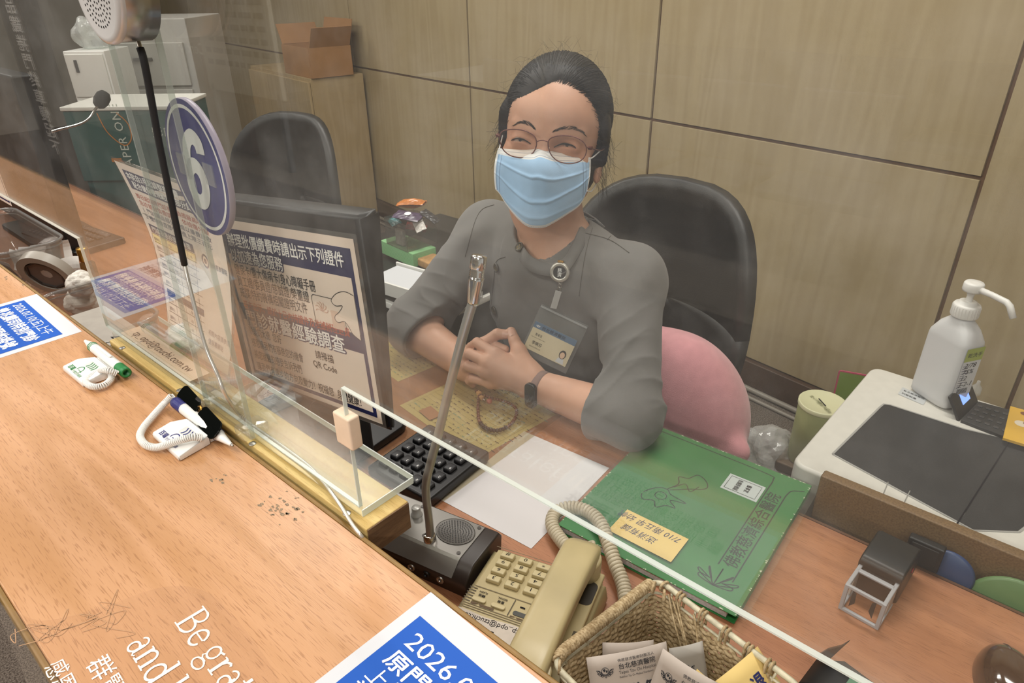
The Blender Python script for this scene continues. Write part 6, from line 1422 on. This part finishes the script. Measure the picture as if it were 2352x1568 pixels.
pf = MB(); v, f = net(PF, .005); pf.v = [v-np.array([pc[0], pc[1], 0])]; pf.n = len(v); M_pk = mat('pink_plush', 'd79aa0', .95, spec=.1, noise=.08, nscale=50, bump=.3, bscale=600, sheen=.3); pf.mi(M_pk); pf.f = [tuple(q) for q in f.tolist()]; pf.m = [0]*len(f); pf.sm = [True]*len(f)
one(pf, 'plush_cushion', 'pink plush cushion between the clerk and the dark chair', 'cushion', loc=(pc[0], pc[1], 0))
# ---------------------------------------------------------------- left and back of the office
def placed(ax_deg, o): return rotz(math.radians(ax_deg), o)
M_cab = wood('cabinet_beech', 'b39d77', 'a58f69', '8f7a57', axis=2, rough=.5, sc=.7, pores=.15)
MWc = lambda u, out: T4(W0+wd*u+wn*out, wd, np.array([-wn[0], -wn[1], 0]))     # frame on the floor: x along the wall, y towards the wall
uc = (-3.98-W0[0])/wd[0]; sc_ = thing('storage_cabinet', 'tall beech storage cabinet against the back wall', 'cabinet', MWc(uc, .36))
b = MB(); b.box((0, .17, .44), (.90, .34, .88), M_cab, .003, 1); b.build('body', sc_)
for i, x in enumerate((-.30, 0, .30)):
    b = MB(); b.box((x, -.009, .44), (.292, .016, .84), M_cab, .002, 1); d_ = b.build('door', sc_); b = MB(); b.tube([(x+.11, -.02, .48), (x+.11, -.034, .49), (x+.11, -.034, .57), (x+.11, -.02, .58)], .004, M_steel, 8); b.build('handle', d_)
gp = MB(); gp.quad(-.16, -.095, .16, .095, 0, mat('paper_mint', '8fb58a', .8)); 
for i in range(3): gp.text('文件存放處'[i:i+2], -.12+.09*i, -.05+.03*i, .035, .0004, mat('mint_print', '45604a', .8))
one(gp, 'mint_notice', 'mint green printed notice taped to the beech cabinet', 'notice', R=MWc(uc, .36) @ T4((.24, -.0195, .355), (1, 0, 0), (0, 0, 1)))
M_ctn = mat('carton_brown', 'a5794c', .8, noise=.1, nscale=14)
def carton(name, label, M, w, d, h, flaps=True, m=None, group=None):
    m = m or M_ctn; t = thing(name, label, 'box', M, group); b = MB()
    for x in (-w/2, w/2): b.box((x, 0, h/2), (.006, d, h), m)
    for y in (-d/2, d/2): b.box((0, y, h/2), (w, .006, h), m)
    b.box((0, 0, .003), (w, d, .006), m); b.build('body', t)
    if flaps:
        for s in (-1, 1):
            b = MB(); b.box((0, 0, .06), (.005, d*.96, .12), m, M=euler(0, s*.5, 0, (s*w/2, 0, h))); b.build('flap', t)
        b = MB(); b.box((0, 0, .07), (w*.96, .005, .14), m, M=euler(-.25, 0, 0, (0, d/2, h))); b.build('flap', t)
    return t
carton('cardboard_carton', 'open brown cardboard carton on top of the beech cabinet', MWc(uc+.28, .22) @ T4((0, 0, .881), (1, 0, 0), (0, 1, 0)), .36, .26, .16)
# paper boxes
P0 = PD(140, 246, 2.6); MP = placed(41.4, (P0[0], P0[1], 0)); zp = P0[2]
M_pt = mat('paper_box_teal', '2f5a57', .6, noise=.1, nscale=20); M_pw = mat('paper_box_lid', 'd8d6cf', .7)
t = thing('paper_box', 'teal copier paper box with a white lid and upright lettering', 'box', MP @ T4((0, 0, zp-.285), (1, 0, 0), (0, 1, 0)))
b = MB(); b.box((.215, .15, .135), (.43, .30, .27), M_pt, .002, 1); b.build('body', t)
b = MB(); b.box((.215, .15, .2775), (.44, .31, .015), M_pw, .002, 1); b.build('lid', t)
Mf = T4((0, -.0006, 0), (1, 0, 0), (0, 0, 1)); b = MB(); lt = mat('box_lettering', 'c9cfc4', .7); og = mat('box_orange', 'c47a2c', .7)
b.text('PAPER ONE', .215, .03, .046, .001, lt, Mf, rot=math.pi/2, space=1.15); b.line(spline([(.13, .262), (.15, .19), (.20, .14), (.235, .165), (.238, .22), (.205, .262)], 8), .004, .001, og, Mf); b.text('影印', .32, .17, .045, .001, lt, Mf); b.text('紙', .38, .17, .045, .001, lt, Mf); b.quad(.135, .075, .175, .09, .001, og, Mf)
b.build('print', t)
t = thing('paper_box', 'second teal copier paper box, under the one with the white lid', 'box', MP @ T4((0, .01, zp-.565), (1, 0, 0), (0, 1, 0)))
b = MB(); b.box((.22, .15, .139), (.43, .30, .278), M_pt, .002, 1); b.build('body', t)
b = MB(); b.text('PAPER ONE', .12, .10, .05, .0016, lt, Mf); b.quad(.06, .1, .09, .15, .001, og, Mf); b.build('print', t)
carton('cardboard_carton', 'closed brown carton under the teal paper boxes', MP @ T4((.22, .16, 0), (1, 0, 0), (0, 1, 0)), .46, .33, zp-.567, False)
# grey drawer cabinet, white archive tower, crate behind the paper boxes
G0 = PD(205, 150, 3.25); MG = placed(41.4, (G0[0], G0[1], 0)); gc = thing('drawer_cabinet', 'grey metal drawer cabinet behind the teal paper boxes', 'cabinet', MG)
M_gm = mat('metal_grey', 'a9a6a0', .5); hg = PD(200, 42, 3.25)[2]
b = MB(); b.box((.25, .22, hg/2), (.50, .44, hg), M_gm, .004, 1); b.build('body', gc)
for i in range(5):
    b = MB(); z = .10+i*(hg-.2)/5+.05; b.box((.27, -.008, z+.06), (.40, .016, (hg-.22)/5-.012), M_gm, .003, 1); d_ = b.build('drawer', gc); b = MB(); b.box((.27, -.02, z+.085), (.09, .012, .014), M_dgrey, .002); b.build('handle', d_)
b = MB(); b.box((.10, -.018, hg-.10), (.10, .004, .03), M_dgrey, .001); b.build('name_plate', gc)
A0 = PD(142, 118, 2.95); MA_ = placed(41.4, (A0[0], A0[1], 0)); at = thing('archive_tower', 'narrow white archive tower left of the grey drawer cabinet', 'cabinet', MA_)
b = MB(); b.box((.09, .11, A0[2]/2), (.18, .22, A0[2]), M_white, .004, 1); b.build('body', at)
for i in range(4):
    b = MB(); b.box((.09, -.004, A0[2]-.10-.19*i), (.165, .008, .175), mat('tower_front', 'dedcd6', .5), .002, 1); d_ = b.build('drawer', at); b = MB(); b.box((.05, -.010, A0[2]-.06-.19*i), (.012, .006, .05), M_dgrey, .001); b.build('handle', d_)
cr = thing('plastic_bag', 'crumpled clear and green bag on top of the white archive tower', 'bag', MA_ @ T4((.08, .12, A0[2]), (1, 0, 0), (0, 1, 0)))
def crumple(r, seed, m, b, amp=.35, c=(0, 0, 0), sq=(1, 1, 1), fl=0):
    bm_ = bmesh.new(); bmesh.ops.create_icosphere(bm_, subdivisions=4, radius=1); rs = np.random.RandomState(seed); k = rs.normal(0, 1, (9, 3))*2.2; ph = rs.uniform(0, 6, 9)
    for v in bm_.verts:
        p = np.array(v.co[:]); n_ = np.mean(np.abs(np.sin(k @ p+ph)))-.6; q = p*r*(1+amp*2*n_)*sq; q[2] = max(q[2], fl) ; v.co = q+np.array(c)
    b.bm(bm_, m, False)
b = MB(); crumple(.07, 3, clear('bag_film', 'e4eae6', rough=.15, body=.3), b, c=(0, 0, .055), fl=-.054); b.build('film', cr)
# neighbouring chair, monitor, keyboard and microphone
c2 = thing('office_chair', 'dark grey office chair at the next desk, behind the monitor', 'chair', rotz(.25, (-2.06, 1.12, 0)))
for ch in ch_.children:
    q = ch.copy(); COL.objects.link(q); q.parent = c2
    for g_ in ch.children: k = g_.copy(); COL.objects.link(k); k.parent = q
n0 = PY(182, 556, .54); nm = thing('computer_monitor', 'black computer monitor at the next desk, cut by the left edge', 'monitor', (n0[0]-.30, .56, DZ))
b = MB(); b.box((-.005, -.02, .235), (.58, .05, .44), M_black, .006); b.build('housing', nm); b = MB(); b.box((0, .0065, .275), (.54, .002, .32), MATS['screen_face']); b.build('screen', nm)
b = MB(); b.box((0, -.0, .07), (.08, .04, .13), M_black, .006); b.build('neck', nm); b = MB(); b.prism(rrect(-.14, -.09, .14, .08, .02), 0, .014, M_black, bev=.003); b.build('foot', nm)
q0 = PY(28, 474, .514); b = MB(); b.quad(-.30, 0, 0, .21, 0, mat('poster_paper', '')); b.quad(-.29, .008, -.008, .20, .0003, M_navy); b.quad(-.284, .014, -.014, .19, .0006, mat('poster_paper', ''))
b.text('門診就醫經驗調查', -.27, .15, .03, .001, M_navy, width=.24); one(b, 'paper_poster', 'white poster with a navy border on the next desk\'s monitor', 'poster', R=T4((q0[0], .514, q0[2]), (1, 0, 0), (0, 0, 1)))
kb2 = thing('computer_keyboard', 'black computer keyboard at the next desk beside the clear bins', 'keyboard', rotz(.12, (PZ(150, 535, .765)[0], PZ(150, 535, .765)[1], DZ)))
b = MB(); b.box((.04, 0, .009), (.30, .14, .018), M_black, .004); b.build('case', kb2)
kme = bpy.data.objects[[o.name for o in kb.children if o.name.startswith('key')][0]].data
for r_ in range(5):
    for c_ in range(12): o = bpy.data.objects.new('key', kme); COL.objects.link(o); o.parent = kb2; o.location = (-.085+c_*.0205, -.048+r_*.0235, .0205)
mp2 = [PD(x, y, t) for x, y, t in ((18, 346, 2.25), (60, 326, 2.26), (120, 302, 2.27), (180, 286, 2.28), (204, 272, 2.285), (218, 252, 2.29), (226, 243, 2.295))]
mb0 = np.array([mp2[0][0]-.05, mp2[0][1]-.02, DZ]); mt = thing('gooseneck_microphone', 'thin gooseneck microphone with a black foam tip at the next desk', 'microphone', mb0)
b = MB(); b.tube(spline(np.vstack([[mb0+(0, 0, .03)], [mb0+(.0, .0, .15)], mp2]), 10), .0042, M_chrome, 10); b.build('gooseneck', mt, world=True)
e0, e1 = PD(224, 246, 2.295), PD(243, 212, 2.31); ax = unit(e1-e0); L = np.linalg.norm(e1-e0); xx = unit(np.cross(ax, (0, 0, 1.))); b = MB(); b.lathe([(.009, 0), (.018, L*.12), (.024, L*.4), (.023, L*.75), (.015, L*.96), (0, L)], mat('foam_black', '1f1f20', .95, bump=.5, bscale=900), 20, T4(e0, xx, np.cross(ax, xx), ax), caps=False); b.build('foam_tip', mt, world=True)
b = MB(); b.box((0, 0, .02), (.12, .08, .04), M_dgrey, .005); b.build('base', mt)
# clear bins with their contents, left pass slot
M_bin = clear('bin_clear', 'e9e7e4', rough=.05, ior=1.5, body=.05, bodycol='d8d4cf')
def clear_bin(label, x0, x1, y0, y1, h, group=None):
    t = thing('clear_bin', label, 'bin', ((x0+x1)/2, (y0+y1)/2, DZ), group); w, d = (x1-x0)/2, (y1-y0)/2
    def loop(z, k): p = rrect(-w*k, -d*k, w*k, d*k, min(w, d)*.5*k, 7); return [(x, y, z) for x, y in p]+[p[0]+(z,)]
    b = MB(); b.grid(np.array([loop(z, k) for z, k in ((.002, .80), (.006, .84), (h*.5, .92), (h*.92, .985), (h, 1.0))]), M_bin, thick=.0016); b.poly([(p[0], p[1]) for p in loop(0, .80)[:-1]], .002, M_bin); b.build('wall', t)
    b = MB(); b.tube(np.array(loop(h, 1.005)[:-1]), .0032, clear('bin_rim', 'dcdad6', rough=.05, body=.12), 8, closed=True); b.tube(np.array(loop(h*.9, .985)[:-1]), .0015, MATS['bin_rim'], 6, closed=True); b.build('rim', t); return t
clear_bin('large clear bin of paper scraps at the left edge behind the counter', -2.16, -1.775, .305, .455, .125, 'clear bins behind the counter')
clear_bin('small clear bin holding crumpled tissue behind the counter', -1.525, -1.255, .305, .435, .10, 'clear bins behind the counter')
tr_ = thing('tape_roll', 'large roll of clear tape standing in the left bin', 'tape', PZ(118, 650, .80)*[1, 1, 0]+np.array([0, 0, DZ+.02]))
Mr = T4((0, 0, .055), unit((.75, .6, 0)), unit((.1, -.35, .93))); b = MB(); b.lathe([(.040, -.012), (.055, -.012), (.055, .012), (.040, .012), (.040, -.012)], mat('tape_grey', '9b958c', .35), 40, Mr, caps=False); b.build('tape', tr_, auto=40)
b = MB(); b.lathe([(.036, -.010), (.0398, -.010), (.0398, .010), (.036, .010), (.036, -.010)], mat('core_dark', '3b3633', .5), 8, Mr, caps=False, smooth=False); b.lathe([(.012, .004), (.036, .006)], mat('core_grey', '6b6461', .4), 8, Mr, caps=False, smooth=False); b.build('core', tr_)
rs = random.Random(12)
for i, (x, y, w_, a) in enumerate(((40, 600, .10, .3), (75, 590, .09, .8), (120, 580, .10, 1.2), (20, 622, .08, -.2), (158, 618, .06, 1.0), (60, 615, .07, -.6))):
    p = PZ(x, y, DZ+.06); nm_ = ['white paper scrap nearest the left frame edge in the large clear bin', 'folded white scrap at the back of the large clear bin', 'upright white scrap against the far wall of the large clear bin', 'torn scrap with a pink edge in the large clear bin', 'square grey scrap beside the tape roll', 'small curled scrap beside the tape roll in the large clear bin'][i]
    b = MB(); G = [[(u*w_*.8, v*.05, .012*math.sin(3*u+i)+.008*math.sin(4*v+2*i)) for v in np.linspace(-.5, .5, 7)] for u in np.linspace(-.5, .5, 7)]; b.grid(np.array(G), [mat('scrap_white', 'd3cfca', .8), mat('scrap_grey', 'b0a9a5', .8)][i % 2], smooth=False, thick=.0004)
    one(b, 'paper_scrap', nm_, 'paper', R=np.array(Matrix.Translation(p)) @ euler(1.15+.1*i, 0, a), group='scraps in the large clear bin')
for i, (x, y, r) in enumerate(((186, 652, .026), (190, 690, .034))):
    b = MB(); crumple(r, 20+i, mat('tissue_white', 'dcd8d0', .9), b, .4, fl=-r*.9); one(b, 'crumpled_tissue', ['upper crumpled white tissue in the small clear bin', 'lower, larger crumpled white tissue in the small clear bin'][i], 'tissue', loc=PZ(x, y, DZ+(.085 if i == 0 else .035)), group='tissues in the small clear bin')
gbp = PZ(190, 578, DZ+.08); t = thing('perfume_bottle', 'small bottle with a gold cap and pink tag behind the clear bins', 'bottle', (gbp[0], gbp[1], DZ))
b = MB(); b.lathe([(.017, 0), (.018, .004), (.018, .05), (.010, .056), (.010, .06)], clear('amber_glass', 'cfc3a5', body=.3, bodycol='7a6b4a'), 24); b.build('body', t); b = MB(); b.lathe([(.0125, .058), (.013, .060), (.013, .088), (.0125, .09), (0, .09)], M_gold, 24, caps=False); b.build('cap', t); b = MB(); b.box((-.012, -.02, .045), (.012, .003, .012), mat('tag_pink', 'c77a92', .6), .001); b.build('tag', t)
g0_ = PZ(150, 722, .885); t = thing('grey_box', 'grey card box with handwriting at the left end of the batten', 'box', (-1.19, .316, DZ))
b = MB(); b.box((0, 0, .0675), (.22, .082, .135), mat('card_grey', 'a39d94', .8, noise=.1, nscale=40), .002, 1); b.build('body', t)
b = MB(); Mt_ = T4((0, 0, .1353), (1, 0, 0), (0, 1, 0)); b.text('2022', .03, -.004, .022, .0004, M_ink, Mt_, shear=.2); b.text('C2', .045, -.022, .018, .0004, M_ink, Mt_); b.text('6/9 小林', .022, -.036, .012, .0004, M_ink, Mt_, bold=.02); b.build('handwriting', t)
# pad block, snack tub and the low black cabinet behind the clerk
PZt = .715; pl_, pf_, pr_2, pbk = [PZ(x, y, PZt) for x, y in ((873.5, 551.6), (948, 584), (1006, 557), (924.5, 536))]
Mpd, pw_, ph_ = rect_frame(pl_, pf_, pbk); Mpd[2, 3] = PZt-.04
b = MB(); b.box((pw_/2, ph_/2, .02), (pw_, ph_, .04), mat('pad_green', '8fc98f', .8), .001, 1)
for i in range(9): b.box((pw_/2, ph_/2, .004+.004*i), (pw_+.0006, ph_+.0006, .0006), mat('pad_line', '6fa873', .8))
b.quad(pw_*.62, ph_*.2, pw_*.80, ph_*.42, .0405, mat('pad_print', '6c9a6e', .8))
for i in range(5): b.quad(pw_*.15, ph_*(.5+.08*i), pw_*(.5+.05*(i % 3)), ph_*(.53+.08*i), .0405, mat('pad_print', ''))
one(b, 'form_pad', 'thick block of mint green forms behind the clerk\'s shoulder', 'pad', R=Mpd)
lc = thing('low_drawer_unit', 'low black-topped drawer unit with a white rim behind the clerk', 'cabinet', (-1.42, 1.28, 0))
b = MB(); b.box((-.02, .02, .655), (.56, .56, .02), M_black, .002, 1); b.build('top', lc); b = MB(); b.box((-.02, .02, .636), (.58, .58, .018), M_white, .002, 1); b.build('rim', lc); b = MB(); b.box((-.02, .02, .313), (.54, .54, .626), M_dgrey, .003, 1); b.build('body', lc)
for i in range(3): b = MB(); b.box((-.02, -.257, .11+.2*i), (.50, .014, .19), mat('drawer_dark', '2f2f30', .5), .003, 1); b.build('drawer', lc)
bw = thing('white_tray', 'white paper tray on the low black unit beside the clerk\'s elbow', 'tray', rotz(.1, (-1.26, 1.08, .6655)))
b = MB(); b.box((0, 0, .004), (.30, .12, .008), M_white, .001); b.box((0, -.06, .018), (.30, .006, .036), M_white, .001); b.box((0, .06, .018), (.30, .006, .036), M_white, .001); b.build('shell', bw); b = MB(); b.box((0, 0, .02), (.28, .105, .02), M_paper, .001); b.build('paper_stack', bw)
so = Mpd @ np.r_[pw_*.55, ph_*.62, .04, 1]; SBx = thing('snack_tub', 'clear square tub of snacks standing on the mint form block', 'tub', T4(so[:3], Mpd[:3, 0], Mpd[:3, 1]))
b = MB(); s_ = .052
for x, y, sx__, sy__ in ((-s_, 0, .002, 2*s_), (s_, 0, .002, 2*s_), (0, -s_, 2*s_, .002), (0, s_, 2*s_, .002)): b.box((x, y, .04), (sx__, sy__, .08), M_bin)
b.box((0, 0, .001), (2*s_, 2*s_, .002), M_bin); b.build('wall', SBx)
Msn = np.array(T4(so[:3], Mpd[:3, 0], Mpd[:3, 1]))
def pack(label, x, y, z, w, d, h, col, ax, ay, az, stripe=None):
    b = MB(); G = lambda s: [[(u*w/2, v*d/2, s*h/2*(math.cos(u*1.45)*math.cos(v*1.45))**.7+.001*math.sin(23*u)*math.sin(19*v)) for v in np.linspace(-1, 1, 9)] for u in np.linspace(-1, 1, 11)]
    m = mat(col[0], col[1], .3, noise=.25, nscale=90); b.grid(np.array(G(1)), m, smooth=False, flip=False); b.grid(np.array(G(-1)), m, smooth=False, flip=True)
    if stripe: b.poly(circ(0, 0, min(w, d)*.22, 12), h*.5+.001, stripe)
    one(b, 'snack_pack', label, 'snack', R=Msn @ euler(ax, ay, az, (x, y, z)), group='snacks in the clear tub')
pack('orange biscuit pack lying on top of the snack tub', -.015, .02, .112, .085, .035, .028, ('snack_orange', 'd07a2c'), .1, -.1, .5)
pack('purple sachet under the orange biscuit pack', .01, -.012, .088, .085, .045, .014, ('snack_purple', '4f3f5c'), .2, .05, .4, M_wprint)
pack('black wrapper sticking out at the right of the snack tub', .058, .03, .088, .06, .03, .01, ('snack_black', '262428'), .1, .4, .2)
pack('teal wrapper at the left of the snack tub', -.035, -.03, .066, .05, .03, .012, ('snack_teal', '4d8a90'), .3, .1, -.3)
pack('red wrapper low in the snack tub', .0, .02, .045, .06, .04, .014, ('snack_red', '9c3a38'), .2, .2, .8)
pack('white wrapper leaning out of the snack tub', .05, -.005, .07, .06, .03, .01, ('snack_white', 'cfcac4'), .4, .3, -.4)
b = MB(); b.box((-.012, -.03, .025), (.034, .012, .045), mat('snack_white', ''), .001); one(b, 'snack_carton', 'small white carton at the front of the snack tub', 'snack', R=Msn, group='snacks in the clear tub')
b = MB(); b.box((0, 0, .012), (.07, .06, .024), mat('sponge_tan', 'c79a63', .9, noise=.2, nscale=90), .005); one(b, 'tan_sponge', 'tan block at the right end of the mint form block', 'block', R=Mpd @ T4((pw_+.02, ph_*.55, -.0), (1, 0, 0), (0, 1, 0)))
# crumpled clear bag by the tin
bg = PZ(1765, 1062, .50); b = MB(); crumple(.055, 41, clear('bag_film2', 'eef0ee', rough=.12, body=.22), b, .45, fl=-.05); crumple(.03, 43, MATS['bag_film2'], b, .5, c=(-.05, -.01, .01), fl=-.05); one(b, 'plastic_bag', 'crumpled clear plastic bag beside the printer stand', 'bag', loc=(bg[0], bg[1], .52))
b = MB(); b.box((0, 0, .234), (.09, .09, .468), mat('bin_dark', '5a564f', .6), .006); one(b, 'bag_stand', 'grey stand under the crumpled clear plastic bag', 'stand', loc=(bg[0]-.01, bg[1]+.01, 0))
# ---------------------------------------------------------------- lobby things mirrored in the screen
Y0 = PYS-.0025
sg = thing('warning_sign', 'tall dark warning sign with white characters in the lobby, mirrored in the screen', 'sign', (-4.76, -.76, 0))
b = MB(); b.box((0, -.05, 1.0), (.345, .10, 2.0), mat('sign_charcoal', '322c29', .35), .004, 1); b.build('board', sg)
b = MB(); Msg = T4((0, .0006, 0), (-1, 0, 0), (0, 0, 1))
for i, c in enumerate('品鐵捲門終車慢起下'): b.text(c, -.040, 1.245-.094*i, .090, .0005, M_wprint, Msg, align='C', sx=1.9, bold=.015)
b.build('characters', sg)
cs = thing('counter_sign', 'brown service counter sign with white lettering in the lobby, mirrored in the screen', 'sign', (-6.15, -2.52, 0))
b = MB(); b.box((0, -.03, .9), (1.2, .06, .9), mat('sign_brown', '8a633c', .5), .004, 1); b.box((0, -.03, .225), (.9, .05, .45), mat('sign_leg', '5a3d27', .5)); b.build('board', cs)
b = MB(); Mcs = T4((0, .0006, 0), (-1, 0, 0), (0, 0, 1)); b.text('服務台', -.50, .98, .34, .0005, M_wprint, Mcs, width=1.02, bold=.04); b.text('Service Center', -.50, .80, .13, .0005, M_wprint, Mcs, width=1.02, bold=.02); b.build('lettering', cs)
nb_b = thing('notice_board', 'pale standing notice board with lines of text in the lobby, mirrored in the screen', 'board', (-5.45, -2.40, 0))
b = MB(); b.box((0, -.02, 1.15), (1.12, .04, 1.2), mat('board_pale', 'c9c4b8', .5), .01, 2); b.box((-.5, -.02, .3), (.04, .04, .6), M_grey); b.box((.5, -.02, .3), (.04, .04, .6), M_grey); b.build('panel', nb_b)
b = MB(); rs = random.Random(4)
for i in range(11):
    x = -.48
    while x < .42:
        w_ = rs.uniform(.05, .2); b.quad(x, 1.66-.09*i, min(x+w_, .48), 1.70-.09*i, .0206, mat('board_text', '6f6b64', .7), T4((0, -.0195, 0), (-1, 0, 0), (0, 0, 1))); x += w_+.03
b.build('text_lines', nb_b)
# rows of lobby seats
def seat_row(label, x, y, n):
    t = thing('lobby_bench', label, 'bench', (x, y, 0), 'lobby benches')
    for i in range(n):
        b = MB(); b.box((i*.56, 0, .42), (.5, .46, .05), mat('bench_seat', '4a4f5e', .5), .015, 2); b.build('seat', t); b = MB(); b.box((i*.56, -.22, .66), (.5, .05, .42), mat('bench_seat', ''), .015, 2); b.build('backrest', t)
    b = MB(); b.box(((n-1)*.28, -.02, .36), (n*.56, .06, .05), M_grey); b.build('rail', t)
    for i in (0, n-1): b = MB(); b.box((i*.56, -.02, .17), (.05, .4, .34), M_grey, .004); b.build('leg', t)
seat_row('row of dark lobby seats, nearer one, mirrored in the screen', -3.3, -3.0, 5); seat_row('row of dark lobby seats, farther one, mirrored in the screen', -3.0, -4.6, 5)
